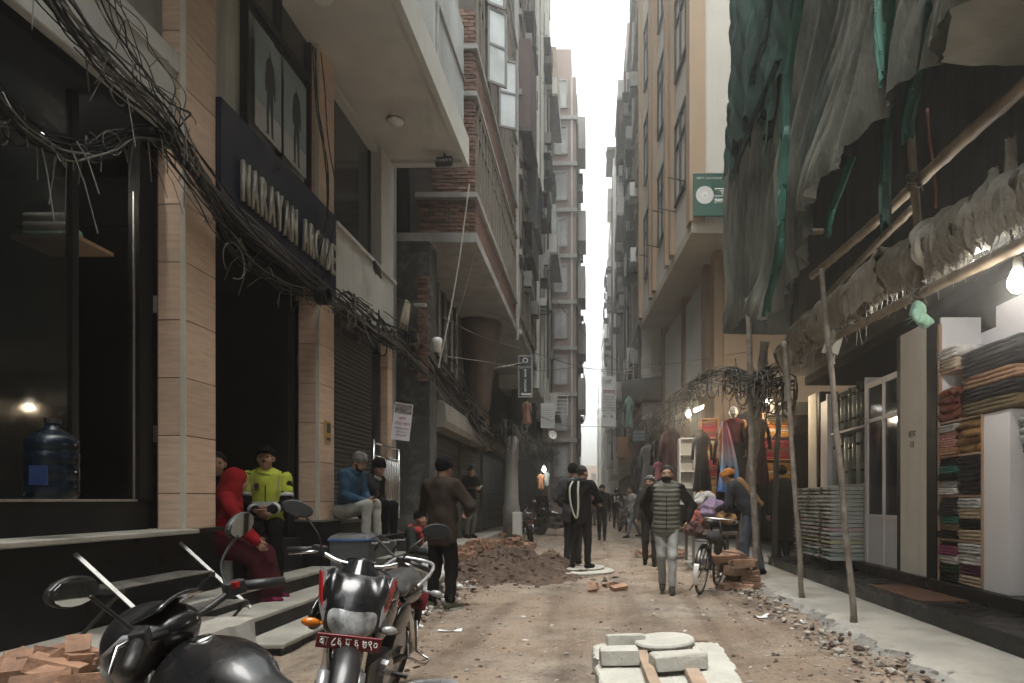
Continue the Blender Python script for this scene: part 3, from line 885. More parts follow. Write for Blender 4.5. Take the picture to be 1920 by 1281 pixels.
part('corner_pilaster', OCHRE, rb, (rx - 0.07, ry - 0.07, 7.801, rx + 0.30, ry + 0.35, 30))
for y in (2.1, 2.9, 5.2, 5.9, 8.4):
    part('pilaster', OCHRE, rb, (rx - 0.13, ry + y, 7.801, rx - .001, ry + y + 0.32, 30))
part('string_band', CREAM, rb, (rx + .31, ry - 0.05, 7.801, rx + 9, ry - .001, 8.05))
for i in range(6):
    z = 8.6 + i * 3.25
    for y in (0.55, 3.4, 6.4):
        timber_window(rb, rx - 0.01, ry + y, ry + y + 1.45, z + .4, z + 2.5, 2, IRON, GLASSW, out=-1)
# recessed mezzanine with barred windows
part('mezzanine_wall', CREAM, rb, (rx + 1.0, ry + 1.0, 3.2, rx + 9, ry + 9.0, 7.55))
part('mezzanine_side', OCHRE, rb, (rx + 1.001, ry + 0.9, 3.2, rx + 9, ry + .999, 7.549))
for y in (1.0, 2.05, 4.9, 8.6):
    part('mezzanine_pier', OCHRE, rb, (rx + 0.78, ry + y, 3.2, rx + 1.0, ry + y + 0.4, 7.548))
part('mezzanine_sill', OCHRE, rb, (rx + .70, ry + 1.41, 4.25, rx + .999, ry + 8.6, 4.5))
for y0, y1 in ((2.5, 4.85), (5.35, 8.55)):
    w = part('barred_window', GLASSW, rb, (rx + 0.93, ry + y0, 4.6, rx + .99, ry + y1, 7.2))
    n = int((y1 - y0) / 0.2)
    for i in range(n + 1):
        y = ry + y0 + (y1 - y0) * i / n
        b = MB(); b.tube([(rx + .86, y, 4.55), (rx + .86, y, 7.25)], 0.022, 6); b.obj('bar', SHADEW, w)
    for z in (5.2, 6.2):
        part('cross_bar', SHADEW, w, (rx + .87, ry + y0, z, rx + .89, ry + y1, z + .04))
# dark ground floor with stall openings
part('ground_pier', CONCD, rb, (rx + 0.8, ry + 8.5, 0, rx + 1.4, ry + 9, 3.2))
part('lintel', CONCD, rb, (rx + 0.9, ry - 2.9, 2.95, rx + 9, ry + 9, 3.2))
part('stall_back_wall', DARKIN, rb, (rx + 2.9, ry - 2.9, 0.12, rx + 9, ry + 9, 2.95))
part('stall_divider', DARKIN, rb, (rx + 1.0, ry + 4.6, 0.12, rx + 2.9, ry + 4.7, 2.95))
# little brackets poking out of the wall
for (y, z) in ((0.7, 9.1), (2.0, 8.9), (3.3, 9.4), (4.8, 9.0), (6.2, 9.2)):
    b = MB(); b.tube([(rx, ry + y, z), (rx - .45, ry + y - .1, z + .03)], 0.02, 6); b.obj('bracket_bar', IRON, rb)
# green board on the near face
GREEN = mat('green_sign', (0.012, 0.075, 0.048), 0.45, 0.15, 1.5, 0.03)
SW = mat('sign_white', (0.66, 0.67, 0.64), 0.6, 0.05)
sg = thing('sign_board', 'green board with white round emblem and SHANTI BHUMI lettering on cream wall', 'sign', (2.5, 15.85, 8.0))
sx0, sx1, sy, sz0, sz1 = 2.345, 4.4, 15.80, 7.88, 8.86
part('panel', GREEN, sg, (sx0, sy, sz0, sx1, sy + 0.05, sz1), bevel=0.004)
part('panel_rim', STEEL, sg, (sx0 - .015, sy - .006, sz1, sx1, sy + .05, sz1 + .014))
def disc(name, m, parent, c, r_, n=32, th=0.004, inner=None):
    b = MB()
    if inner is None:
        b.lathe([(r_, 0), (r_, th)], n, Matrix.Translation(c) @ Matrix.Rotation(R(90), 4, 'X'))
    else:
        vs = []; fs = []
        for i in range(n):
            a = 2 * math.pi * i / n
            for q in (inner, r_):
                vs.append((q * math.cos(a), q * math.sin(a), th))
        for i in range(n):
            j = (i + 1) % n
            fs.append((2 * i, 2 * i + 1, 2 * j + 1, 2 * j))
        b.add(vs, fs, Matrix.Translation(c) @ Matrix.Rotation(R(90), 4, 'X'))
    return b.obj(name, m, parent)
em = disc('emblem', SW, sg, (2.61, sy - .001, 8.36), 0.205)
EMB = mat('emblem_line', (0.30, 0.20, 0.19), 0.7, 0.1)
for q in (0.18, 0.15, 0.12, 0.09):
    disc('emblem_ring', EMB, em, (2.61, sy - .003, 8.36), q + .006, inner=q)
text('\u0964\u25b2', 'emblem_mark', EMB, em, (2.61, sy - .007, 8.345), 0.045, (R(90), 0, 0), 0.002)
LF = R(90)
text('\u0926\u0930\u094d\u0924\u093e \u0928\u0902.:- \u0967\u0969\u096e\u0968/\u0966\u096c\u096b/\u0966\u096c\u096c', 'lettering', SW, sg, (2.72, sy - .003, 8.75), 0.045, (LF, 0, 0), 0.003, 0.60)
text('\u0936\u093e\u0928\u094d\u0924\u093f \u092d\u0941\u092e\u0940 \u092c\u0941\u091f\u093f\u0915', 'lettering', SW, sg, (2.835, sy - .003, 8.46), 0.115, (LF, 0, 0), 0.003, 0.80, 0.02, 'LEFT')
part('lettering_rule', SW, sg, (2.835, sy - .004, 8.33, 4.2, sy - .001, 8.348))
text('SHANTI BHUMI BOUTIQUE', 'lettering', SW, sg, (2.835, sy - .003, 8.215), 0.105, (LF, 0, 0), 0.003, 1.05, 0.015, 'LEFT')
text('\u0907\u0928\u094d\u091f\u0930\u0928\u0947\u0938\u0928\u0932', 'lettering', SW, sg, (3.15, sy - .003, 8.08), 0.045, (LF, 0, 0), 0.003, None, 0.0, 'LEFT')
text('Email: shanti', 'lettering', SW, sg, (3.06, sy - .003, 7.98), 0.04, (LF, 0, 0), 0.003, None, 0.0, 'LEFT')
# ================================================================ right: further row
GREYR = mat('rough_grey_render', (0.50, 0.49, 0.455), 0.9, 0.2, 0.7, 0.4, 15, dirt=0.45, dcol=(0.14, 0.125, 0.11), streak=0.35)
r3 = block('grey_building', 'rough grey block with tall windows and ledge past the cream building', GREYR, 1.86, 25.2, 34, 4.2, 26, out=-1)
for i in range(7):
    z = 5.0 + i * 2.95
    for y in (25.7, 28.4, 31.2):
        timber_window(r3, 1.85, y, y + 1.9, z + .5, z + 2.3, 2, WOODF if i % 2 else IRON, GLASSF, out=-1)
    part('ledge', CONC, r3, (1.70, 25.21, z - .1, 1.9, 34, z + .06))
# round sooty balcony low on it
b = MB(); b.lathe([(1.1, 4.9), (1.15, 5.0), (1.15, 5.7), (1.05, 5.75), (0.95, 5.05)], 24, Matrix.Translation((2.3, 25.9, 0)))
b.obj('round_balcony', CONCD, r3, True)
for i in range(10):
    a = math.pi * (0.55 + 0.9 * i / 9)
    b = MB(); b.tube([(2.3 + 1.1 * math.cos(a), 25.9 - 1.1 * abs(math.sin(a)) , 5.75), (2.3 + 1.1 * math.cos(a), 25.9 - 1.1 * abs(math.sin(a)), 6.5)], 0.02, 5)
    b.obj('baluster', SHADEW, r3)
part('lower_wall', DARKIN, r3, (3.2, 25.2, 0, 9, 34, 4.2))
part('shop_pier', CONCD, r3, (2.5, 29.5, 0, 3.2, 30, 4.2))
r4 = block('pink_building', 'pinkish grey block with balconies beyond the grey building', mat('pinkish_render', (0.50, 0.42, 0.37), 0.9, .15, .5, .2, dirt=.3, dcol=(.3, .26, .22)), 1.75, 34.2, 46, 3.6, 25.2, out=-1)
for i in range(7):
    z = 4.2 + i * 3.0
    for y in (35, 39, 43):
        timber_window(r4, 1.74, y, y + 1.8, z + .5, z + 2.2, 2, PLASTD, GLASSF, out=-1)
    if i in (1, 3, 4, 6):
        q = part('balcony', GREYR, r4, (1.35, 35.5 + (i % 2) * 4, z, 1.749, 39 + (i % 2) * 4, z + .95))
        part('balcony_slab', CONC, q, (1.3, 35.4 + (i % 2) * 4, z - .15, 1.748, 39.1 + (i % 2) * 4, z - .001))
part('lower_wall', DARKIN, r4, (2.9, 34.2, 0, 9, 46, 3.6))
r5 = block('pale_building', 'pale narrow tower with a roof canopy far on the right', BEIGW, 1.45, 46.3, 62, 3.0, 24.5, out=-1)
part('roof_canopy', CONCD, r5, (1.0, 46.0, 24.9, 4, 50, 25.1))
part('roof_post', CONC, r5, (0.9, 46.2, 24.5, 1.0, 46.3, 24.9))
for i in range(7):
    z = 3.6 + i * 3
    for y in (47.5, 52, 57):
        timber_window(r5, 1.44, y, y + 2, z + .5, z + 2.2, 2, PLASTD, GLASSF, out=-1)
    if i % 2 == 0:
        part('window_box', GREYR, r5, (1.1, 48, z, 1.449, 50, z + 1.6))
part('lower_wall', CONCD, r5, (2.4, 46.3, 0, 9, 62, 3.0))
r6 = block('hazy_tower', 'white hazed tower near the end of the lane on the right', BEIGW, 1.2, 63, 92, 0, 18, out=-1)
for i in range(6):
    for y in (66, 74, 82):
        timber_window(r6, 1.19, y, y + 3, 3 + i * 3.1, 5 + i * 3.1, 2, PLASTD, GLASSF, out=-1)
r7 = block('hazy_tower', 'farthest white tower on the right seen through haze', BEIGW, 1.0, 95, 150, 0, 14, out=-1)
for i in range(5):
    for y in (98, 112, 126):
        timber_window(r7, .99, y, y + 5, 3 + i * 3.2, 5 + i * 3.2, 2, PLASTD, GLASSF, out=-1)
end = thing('end_building', 'pale peach house closing the far end of the lane', 'building', (0, 175, 0))
part('wall', mat('peach_render', (0.48, 0.36, 0.28), 0.9, .15, .3), end, (-12, 175, 0, 10, 185, 10))
for x in (-2.4, -.2):
    for z in (2.5, 6.2):
        part('window', GLASSW, end, (x, 174.95, z, x + 1.2, 174.99, z + 1.8))
clutter(r3, 1.86, 25.4, 33.8, 5.5, 22, -1, 11, 12); clutter(r4, 1.75, 34.4, 45.8, 4.5, 23, -1, 12, 12); clutter(r5, 1.45, 46.5, 61.5, 4, 22, -1, 13, 10)
# ================================================================ right: near cloth shop row (structure) and its building
sh = thing('cloth_shop_building', 'low dark shop row with cream piers behind the bamboo scaffold', 'building', (3.3, 5, 0))
GRAN = mat('black_granite_step', (0.012, 0.012, 0.013), 0.35, 0.35, 3, 0.05, 30, dirt=0.45, dcol=(0.04, 0.037, 0.033), dscale=2.2, rvar=0.2, spec=0.3)
b = MB(); b.box(3.28, -6, -0.05, 4.4, 12.7, 0.235); b.obj('step', GRAN, sh, bevel=0.008)
part('step_top', GRAN, sh, (3.26, -6, 0.2352, 3.9, 12.72, 0.262))
b = MB(); b.box(3.88, -6, 0.2625, 9, 12.5, 0.40); b.obj('step', GRAN, sh, bevel=0.006)
PIER = mat('cream_pier', (0.64, 0.61, 0.54), 0.8, 0.08, 0.8, 0.12, dirt=0.2, dcol=(0.22, 0.2, 0.17), streak=0.12)
LILAC = mat('white_laminate', (0.68, 0.67, 0.69), 0.5, 0.05, 0.7, 0.02, dirt=0.1, dcol=(.35, .33, .32))
part('pier', PIER, sh, (3.94, 8.02, 0.401, 4.3, 8.72, 3.4))
part('pier_trim', BLACKM, sh, (3.93, 7.80, 0.401, 4.3, 8.019, 3.4), (3.95, 8.721, 0.401, 4.3, 8.84, 3.4))
part('pier', PIER, sh, (3.96, 12.05, 0.401, 4.3, 12.5, 3.2))
part('pier_trim', BLACKM, sh, (3.97, 11.93, 0.401, 4.3, 12.049, 3.2))
part('shop_ceiling', DARKIN, sh, (3.9, -6, 3.4, 9, 12.5, 3.55))
part('upper_wall', CONCD, sh, (3.6, -14, 3.55, 12, 12.4, 9.6))
part('roof_slab', CONCD, sh, (3.2, -14, 3.56, 3.6, 12.4, 3.7))
part('back_wall', DARKIN, sh, (7, -6, .4, 7.2, 12.5, 3.4))
part('party_wall', DARKIN, sh, (4.3, 8.3, .401, 7, 8.45, 3.399), (4.3, 12.3, .401, 7, 12.49, 3.199))
text('\u0938\u093e\u092a\n\u0968\u096a', 'painted_mark', BLACKM, sh, (3.936, 8.4, 2.05), 0.09, (R(90), 0, R(-90)), 0.002)
# ================================================================ behind the camera the street goes on
for (lab, m, q, ws) in (('plain rendered block behind the viewpoint on the right side', GREYW, (3.7, -40, 0, 14, -14.2, 17), 1),
                        ('plain block behind the viewpoint on the left side', BEIGW, (-14, -40, 0, -3.5, -11.4, 18), -1),
                        ('block closing the bend of the street behind the viewpoint', GREYW, (-14, -52, 0, 14, -41, 19), 0)):
    bb1 = thing('rear_building', lab, 'building', ((q[0] + q[3]) / 2, q[1], 0))
    part('wall', m, bb1, q)
    for i in range(4):
        for j in range(4):
            z = 3.6 + i * 3.3
            if ws: timber_window(bb1, q[0] if ws > 0 else q[3], q[1] + 3 + j * 6, q[1] + 5 + j * 6, z, z + 1.9, 2, WOODF, GLASSW, out=-ws)
            else: part('window', GLASSW, bb1, (-6 + j * 3.2, -40.99, z, -4.2 + j * 3.2, -40.95, z + 1.8))
part('upper_storeys', GREYW, sh, (4.0, -14, 9.6, 12, 12.3, 15))
# ================================================================ torn tarpaulin over the scaffold
TARP = mat('grey_tarpaulin', (0.13, 0.13, 0.107), 0.7, 0.5, 0.7, 0.7, 8, stretch=(1, 2.6, .6), dirt=0.85, dcol=(0.018, 0.040, 0.032), dscale=0.45, bdist=0.03, spec=0.15)
NET = mat('green_net', (0.030, 0.125, 0.088), 0.8, 0.35, 3, 0.5, 90, dirt=0.3, dcol=(0.012, 0.04, 0.03))
NETD = mat('dark_green_net', (0.016, 0.055, 0.040), 0.85, 0.35, 2, 0.4, 60, dirt=0.5, dcol=(0.012, 0.016, 0.014))
tp = thing('scaffold_tarpaulin', 'huge creased grey green tarpaulin hung over the bamboo scaffold', 'tarpaulin', (2.5, 8, 4))
def ridge(a, sharp=1.6):
    a = 0.5 + 0.5 * math.sin(2 * math.pi * a)
    return a ** sharp
def sn(x, y, z=0.0):
    return mnoise.noise(Vector((x, y, z)))
def pinch(a, sharp=3.0):
    """cloth fold profile: broad round crown, narrow valley"""
    a = a - math.floor(a)
    return math.sin(math.pi * a) ** 0.7 if a < 1 else 0
def tarp_fn(u, v):
    y = 12.35 - 9.9 * u
    zb = 4.34 - 0.66 * math.exp(-((y - 9.1) / 1.1)**2) + 0.22 * math.exp(-((y - 10.8) / .8)**2) + 0.20 * sn(y * 0.9, 3.3) + 0.05 * sn(y * 6, 1)
    z = zb + (12.6 - zb) * v
    t = z - zb
    wob = 0.5 * sn(y * 0.5, z * 0.35, 4) + 0.16 * sn(y * 1.4, z * 1.0, 14)
    # gathers run down from the ties and sweep toward the lane end
    fan = y * 1.45 + 0.75 * t - 0.035 * t * t + 1.3 * wob
    k1 = 0.5 + 0.5 * sn(y * 0.55, z * 0.25, 7); k2 = 0.5 + 0.5 * sn(y * 0.9 + 5, z * 0.4, 17)
    x = 2.66 - 0.26 * (0.15 + 1.2 * k1) * pinch(fan) - 0.085 * (0.2 + 1.2 * k2) * pinch(fan * 2.3 + 1.1 * sn(y * .9, z * .5, 2)) - 0.026 * pinch(fan * 4.7 + 1.6 * sn(y * .8, z * .6, 6)) - 0.010 * pinch(fan * 10 + 2 * sn(y, z, 16))
    x -= 0.30 * sn(y * 0.45, z * 0.35, 21)
    x -= 0.22 * math.exp(-(t / 0.6)**2) * (0.5 + 0.5 * math.sin(y * 2.1))
    x += 0.25 * max(0, (z - 8) / 4)
    return (x, y + 0.05 * sn(y * 1.3, z * 1.1, 9) + 0.12 * sn(z * .8, 2), z)
b = MB(); b.grid(tarp_fn, 400, 200)
b.obj('sheet', TARP, tp, True)
def net_fn(u, v):
    uu = .03 + .40 * u
    a = Vector(tarp_fn(uu, .30 + .10 * sn(u * 7, 3) + .05 * sn(u * 23, 5) + (.70 - .12 * sn(u * 7, 3)) * v))
    return (a.x - .07 - .12 * abs(sn(u * 5, v * 3, 8)) - .05 * pinch(u * 13 + v * 5 + sn(u * 3, v * 3, 4)), a.y, a.z)
b = MB(); b.grid(net_fn, 150, 70); b.obj('net_layer', NETD, tp, True)
def ret_fn(u, v):
    a = Vector(tarp_fn(0.0, v)); 
    return (a.x + 1.8 * u, a.y + 0.15 * u + 0.06 * n3(u * 4, v * 9, 2), a.z + 0.05 * u * math.sin(v * 9))
b = MB(); b.grid(ret_fn, 12, 60); b.obj('sheet_return', TARP, tp, True)
def ribbon(name, m, pts, X, parent, seed=0, nv=46, nu=9, th=0.0):
    """pts: (px, py, half width px) down the strip"""
    P3 = []
    for px, py, hw in pts:
        d = X * F / (px - VX)
        P3.append((P(px, py, d), hw * d / F))
    cen = spline([q[0] for q in P3], 12); ws = [q[1] for q in P3]
    n = len(cen) - 1
    def fn(u, v):
        i = min(int(v * n), n); c = cen[i]
        s = v * (len(ws) - 1); k = min(int(s), len(ws) - 2); w = ws[k] + (ws[k + 1] - ws[k]) * (s - k)
        w *= 1 + 0.40 * sn(c.z * 1.6, seed) + .16 * sn(c.z * 9, seed)
        q = 2 * u - 1
        fold = 0.035 * math.sin(q * 9 + 3 * sn(c.z * .7, seed + 4)) + 0.03 * sn(q * 2, c.z * 1.6, seed)
        return (c.x + fold - .03, c.y - q * w + 0.02 * sn(c.z * 4, q * 2, seed), c.z - (.12 + .2 * sn(q * 4, seed)) * (v > .97) * abs(q))
    b = MB(); b.grid(fn, nu * 2, nv * 2)
    return b.obj(name, m, parent, True)
def strip(label, m, pts, X, seed):
    o = ribbon('net_strip', m, pts, X, None, seed)
    return tag(o, label, 'netting', 'torn green net strips')
strip('longest torn green net strip hanging down the middle of the tarpaulin', NET, [(1512, -40, 20), (1495, 60, 22), (1480, 180, 15), (1474, 300, 19), (1472, 400, 17), (1470, 440, 12), (1462, 500, 20), (1440, 575, 16)], 2.22, 1)
strip('wide ragged green net flap ending in a point at the top right', NET, [(1668, -60, 38), (1664, 20, 34), (1664, 70, 27), (1668, 130, 9)], 2.32, 2)
strip('thin green net tail hanging below the pointed flap', NETD, [(1672, 90, 14), (1672, 170, 13), (1668, 260, 12), (1664, 350, 12), (1666, 402, 8)], 2.45, 3)
strip('dark green net sheet gathered beside the upright bamboo', NETD, [(1738, -60, 60), (1735, 40, 52), (1728, 120, 34), (1716, 190, 20), (1708, 235, 12)], 2.40, 4)
strip('small green net scrap clinging to the tarpaulin hem', NET, [(1600, 300, 10), (1580, 360, 14), (1565, 400, 14), (1560, 428, 7)], 2.36, 5)
strip('frayed green net rag at the tarpaulin left top', NETD, [(1448, -40, 16), (1440, 40, 12), (1432, 90, 14), (1410, 150, 10)], 2.25, 6)
strip('twisted green net sash slanting across the tarpaulin left edge', NETD, [(1460, 120, 14), (1430, 190, 14), (1402, 260, 16), (1380, 320, 12)], 2.28, 7)
# sagging canvas overhead at the right
def can_fn(u, v):
    x = 2.35 + 1.9 * u; y = 2.6 + 2.6 * v
    return (x, y, 4.62 - 0.25 * math.sin(math.pi * u) * math.sin(math.pi * v) + 0.05 * n3(x * 2, y * 2, 3))
b = MB(); b.grid(can_fn, 24, 24)
tag(b.obj('canvas_sheet', mat('dirty_canvas', (0.26, 0.245, 0.205), 0.9, 0.3, 1.5, 0.4, 20, dirt=0.5, dcol=(.1, .09, .07)), None, True), 'sagging dirty canvas sheet overhead at the far right', 'canvas')
# ================================================================ bamboo
BAMB = mat('grey_bamboo', (0.26, 0.205, 0.145), 0.7, 0.35, 5, 0.25, 40, dirt=0.45, dcol=(0.09, 0.07, 0.05), dscale=4, stretch=(1, 1, .5))
BAMBD = mat('mouldy_bamboo', (0.15, 0.125, 0.10), 0.85, 0.45, 7, 0.4, 40, dirt=0.5, dcol=(0.40, 0.38, 0.33), dscale=9)
def bamboo(label, a, c, r0, r1, m=BAMB, name='bamboo_pole', bend=0.03, group='bamboo scaffold poles'):
    a, c = Vector(a), Vector(c)
    L_ = (c - a).length; n = max(6, int(L_ / 0.09))
    sd = rng.random() * 50
    pts, rs = [], []
    for i in range(n + 1):
        t = i / n
        q = a.lerp(c, t)
        q = q + Vector((n3(t * 2, sd), n3(t * 2, sd + 9), 0.3 * n3(t * 2, sd + 5))) * bend
        s = (t * L_) % 0.36
        pts.append(q); rs.append((r0 + (r1 - r0) * t) * (1.14 if s < 0.09 else 1.0) * (1 + 0.05 * n3(t * 9, sd)))
    b = MB(); b.tube(pts, rs, 10)
    return tag(b.obj(name, m, None, True), label, 'pole', group)
bamboo('upper bamboo rail running along under the tarpaulin', (2.78, 8.6, 4.12), (2.74, 2.6, 3.86), 0.042, 0.05)
bamboo('lower bamboo rail carrying the rolled plastic awning', (2.80, 10.6, 3.36), (2.74, 2.8, 2.84), 0.036, 0.045)
bamboo('bamboo rail just beneath the upper one, half hidden in shade', (2.95, 8.9, 3.86), (2.9, 6.2, 3.95), 0.03, 0.035)
bamboo('short upright bamboo tied where the rails cross', P(1708, 200, 5.75), P(1724, 560, 5.75), 0.032, 0.034)
bamboo('tallest leaning bamboo prop standing nearest on the apron', P(1540, 505, 7.2), G(1601, 1168, 0.095), 0.027, 0.033, BAMBD)
bamboo('second leaning bamboo prop beside the black step', P(1468, 640, 8.9), G(1506, 1122, 0.095), 0.029, 0.034, BAMBD)
bamboo('mouldy thin prop standing by the brick heap', P(1402, 560, 10.9), G(1417, 1086, 0.09), 0.040, 0.052, BAMBD)
bamboo('thick leaning timber post beside the bent man', P(1436, 640, 11.6), G(1388, 1064, 0.05), 0.075, 0.095, BAMBD, 'timber_post')
bamboo('slim dark post at the end of the black step', P(1458, 760, 12.55), G(1452, 1043, 0.27), 0.05, 0.05, IRON, 'shop_post', group='shop posts')
bamboo('stub of bamboo poking out below the green net', P(1468, 435, 8.8), P(1545, 434, 8.6), 0.03, 0.034)
bamboo('rust red rod hanging beside the short upright bamboo', P(1738, 205, 6.3), P(1757, 390, 6.3), 0.014, 0.014, mat('rust', (0.16, 0.05, 0.035), .8), 'steel_rod')
ROPE = mat('jute_rope', (0.09, 0.08, 0.065), 0.95, 0.3, 20, 0.4)
def lashing(label, c, r_, n=4):
    b = MB()
    for i in range(n):
        a = rng.uniform(0, 3); pts = []
        for k in range(13):
            t = 2 * math.pi * k / 12
            pts.append(Vector(c) + Vector((math.cos(t) * r_, math.sin(t) * r_ * math.cos(a), math.sin(t) * r_ * math.sin(a) + rng.uniform(-.008, .008) + .02 * (i - n / 2))))
        b.tube(pts, 0.009, 5, False)
    b.tube([Vector(c), Vector(c) + Vector((0.05, -.05, -.12))], 0.007, 5)
    o = b.obj('rope_lashing', ROPE, None, True); tag(o, label, 'rope', 'rope lashings on the scaffold'); o['kind'] = 'stuff'
lashing('dark rope lashing where the upright meets the upper rail', P(1714, 335, 5.72), 0.062, 5)
lashing('dark rope lashing where the upright meets the lower rail', P(1722, 545, 5.72), 0.06, 5)
# ================================================================ rolled plastic awning
SACK = [mat('dusty_plastic', (0.27, 0.25, 0.205), 0.75, 0.3, 2.5, 0.6, 18, dirt=0.55, dcol=(0.10, 0.085, 0.065), dscale=2.5, bdist=0.02),
        mat('white_sacking', (0.42, 0.40, 0.35), 0.8, 0.2, 3, 0.5, 22, dirt=0.45, dcol=(0.16, 0.14, 0.11), dscale=2, bdist=0.02),
        mat('green_check_sacking', (0.17, 0.20, 0.145), 0.85, 0.4, 5, 0.5, 25, dirt=0.4)]
aw = thing('rolled_awning', 'long roll of dusty torn plastic sheeting tied along the bamboo rail', 'awning', (2.9, 8, 3.3))
def crump(seed, amp=0.035):
    def fn(X, Y, Z):
        w = np.abs(np.sin(9 * X + 7 * Y + 3.1 * np.sin(6 * Z + seed) + seed)) + np.abs(np.sin(11 * Z - 8 * Y + 2.7 * np.sin(7 * X + seed)))
        w += 0.6 * np.abs(np.sin(21 * Y + 17 * Z + 3 * np.sin(15 * X + seed)))
        return (amp * (w - 1.3)).astype(np.float32)
    return fn
apx = [(1478, 668), (1510, 632), (1548, 602), (1590, 570), (1632, 540), (1672, 506), (1716, 490), (1762, 462), (1810, 430), (1862, 398), (1915, 372), (1985, 330)]
AWX = 2.86
apts = [P(x, y, AWX * F / (x - VX)) for x, y in apx]
for i in range(len(apts) - 1):
    a, c = apts[i], apts[i + 1]
    pr = []
    for k in range(3):
        t = (k + .5) / 3; q = a.lerp(c, t)
        rr = 0.085 + 0.04 * rng.random() + (0.03 if i in (1, 2, 8) else 0)
        pr.append(('e', (q.x + rng.uniform(-.06, .06), q.y, q.z + rng.uniform(-.05, .04)), (rr * 1.15, (c - a).length * 0.36 + .05, rr), None))
    blob('sheeting_bundle', SACK[[0, 0, 0, 0, 1, 0, 2, 0, 1, 1, 0][i]], aw, pr, 0.018, 0.03, smooth=False, disp=crump(i * 1.7, 0.034))
abase = spline(apts, 12)
def wrap(t0, L_, r_, a0, a1, m, seed):
    """crumpled sheet wrapped part way round the roll"""
    n = len(abase) - 1
    def fn(u, v):
        s = min(max(t0 + L_ * (u - .5) / 9.0, 0), 1) * n; k = min(int(s), n - 1); c = abase[k].lerp(abase[k + 1], s - k)
        an = a0 + (a1 - a0) * v + .3 * sn(u * 3, seed)
        g_ = u * 5 + v * 2.2 + seed
        w = abs(sn(g_ * 1.1, v * 1.6, seed)) + .55 * abs(sn(g_ * 2.6, v * 2.4, seed + 3)) + .2 * abs(sn(g_ * 6, v * 6, seed + 5))
        rr = r_ * (.75 + .62 * w) + max(0, v - .75) * .35 * r_ * (1 + sn(u * 9, seed))
        return (c.x + rr * math.cos(an) - .02, c.y, c.z + rr * math.sin(an) - max(0, v - .7) * .25 * (1 + sn(u * 11, seed + 1)))
    b = MB(); b.grid(fn, 44, 34); return b.obj('torn_sheet', m, aw, True)
for k in range(24):
    wrap((k + .5) / 24 + rng.uniform(-.02, .02), rng.uniform(.7, 1.6), rng.uniform(.11, .19), R(60 + rng.uniform(-40, 20)), R(250 + rng.uniform(-20, 60)), SACK[rng.choice([0, 0, 0, 1, 1, 2 if 12 < k < 18 else 0])], k * 3.1)
def flap(px, py, d, w, h, m, seed, parent=aw, lean=0.0):
    c = P(px, py, d)
    def fn(u, v):
        q = 2 * u - 1
        ww = w * (1 - 0.35 * v * abs(math.sin(seed)))
        return (c.x + 0.04 * math.sin(q * 5 + v * 6 + seed) + q * ww * .3, c.y + q * ww * .7, c.z - h * v * (1 + 0.18 * n3(u * 4, seed)) + 0.03 * n3(u * 5, v * 5, seed))
    b = MB(); b.grid(fn, 12, 14)
    return b.obj('loose_flap', m, parent, True)
flap(1476, 690, 9.4, 0.14, 0.42, SACK[0], 1); flap(1560, 610, 7.9, 0.12, 0.42, SACK[1], 2); flap(1505, 640, 9, .16, .28, SACK[0], 3)
flap(1895, 262, 4.6, 0.07, 0.50, SACK[1], 4); flap(1862, 320, 4.7, 0.10, 0.34, SACK[1], 5); flap(1630, 530, 7, .12, .3, SACK[0], 6); flap(1800, 420, 5.2, .14, .25, SACK[1], 8)
b = MB()
for i in range(150):
    t = rng.random() ** .8; k = min(int(t * (len(apts) - 1)), len(apts) - 2); q = apts[k].lerp(apts[k + 1], t * (len(apts) - 1) - k)
    q = q + Vector((rng.uniform(-.14, .08), 0, rng.uniform(-.16, -.05)))
    L_ = rng.uniform(.08, .34) * (1.3 if .1 < t < .35 else .9); p = [q]
    dx, dy = rng.uniform(-.08, .08), rng.uniform(-.1, .1)
    for s in (0.4, 0.75, 1):
        p.append(q + Vector((dx * s * s, dy * s, -L_ * s)))
    b.tube(p, [0.0045, 0.004, 0.003, 0.002], 3, False)
o = b.obj('frayed_threads', SACK[1], aw); o['kind'] = 'stuff'
# green cloth knot hanging from the rail
GC = mat('pale_green_cloth', (0.22, 0.38, 0.29), 0.85, 0.2, 6, 0.4, 30)
q = P(1722, 592, 5.6)
kn = thing('cloth_knot', 'pale green cloth bundle knotted below the short upright bamboo', 'cloth', q)
blob('bundle', GC, kn, [('e', q + Vector((rng.uniform(-.06, .06), rng.uniform(-.05, .05), rng.uniform(-.07, .07))), (rng.uniform(.03, .055), .045, rng.uniform(.03, .07)), None) for _ in range(9)], 0.009, 0.015, disp=crump(3, .022))
b = MB()
for i in range(6):
    b.tube([q, q + Vector((rng.uniform(-.14, .12), rng.uniform(-.05, .05), rng.uniform(-.2, .02)))], [.02, .002], 4, flat=.3)
o = b.obj('knot_tails', GC, kn); o['kind'] = 'stuff'
b = MB(); c = P(1562, 642, 7.8); b.rbox(c, (0.10, 0.15, 0.26), (R(8), R(14), R(20)), 0.02)
for k in range(3): b.rbox(c + Vector((-.05, -.03, .07 * (k - 1))), (0.03, 0.1, 0.04), (R(8), R(14), R(20)), .006)
tag(b.obj('foam_block', SACK[1], None, bevel=.01), 'scrap of white moulded foam stuck in the plastic roll', 'foam')
b = MB(); c = P(1688, 480, 6.6)
for i in range(8): b.tube(bez(c + Vector((0, .02 * i, .08)), c + Vector((-.1, .02 * i, .0)), c + Vector((-.16, 0.02 * i, -.2)), c + Vector((-.1 + .02 * i, 0.02 * i, -.32)), 8), 0.012, 5)
tag(b.obj('red_cord_coil', mat('red_cord', (0.16, 0.03, 0.02), .8), None, True), 'coil of dull red cord tucked behind the awning roll', 'cord')
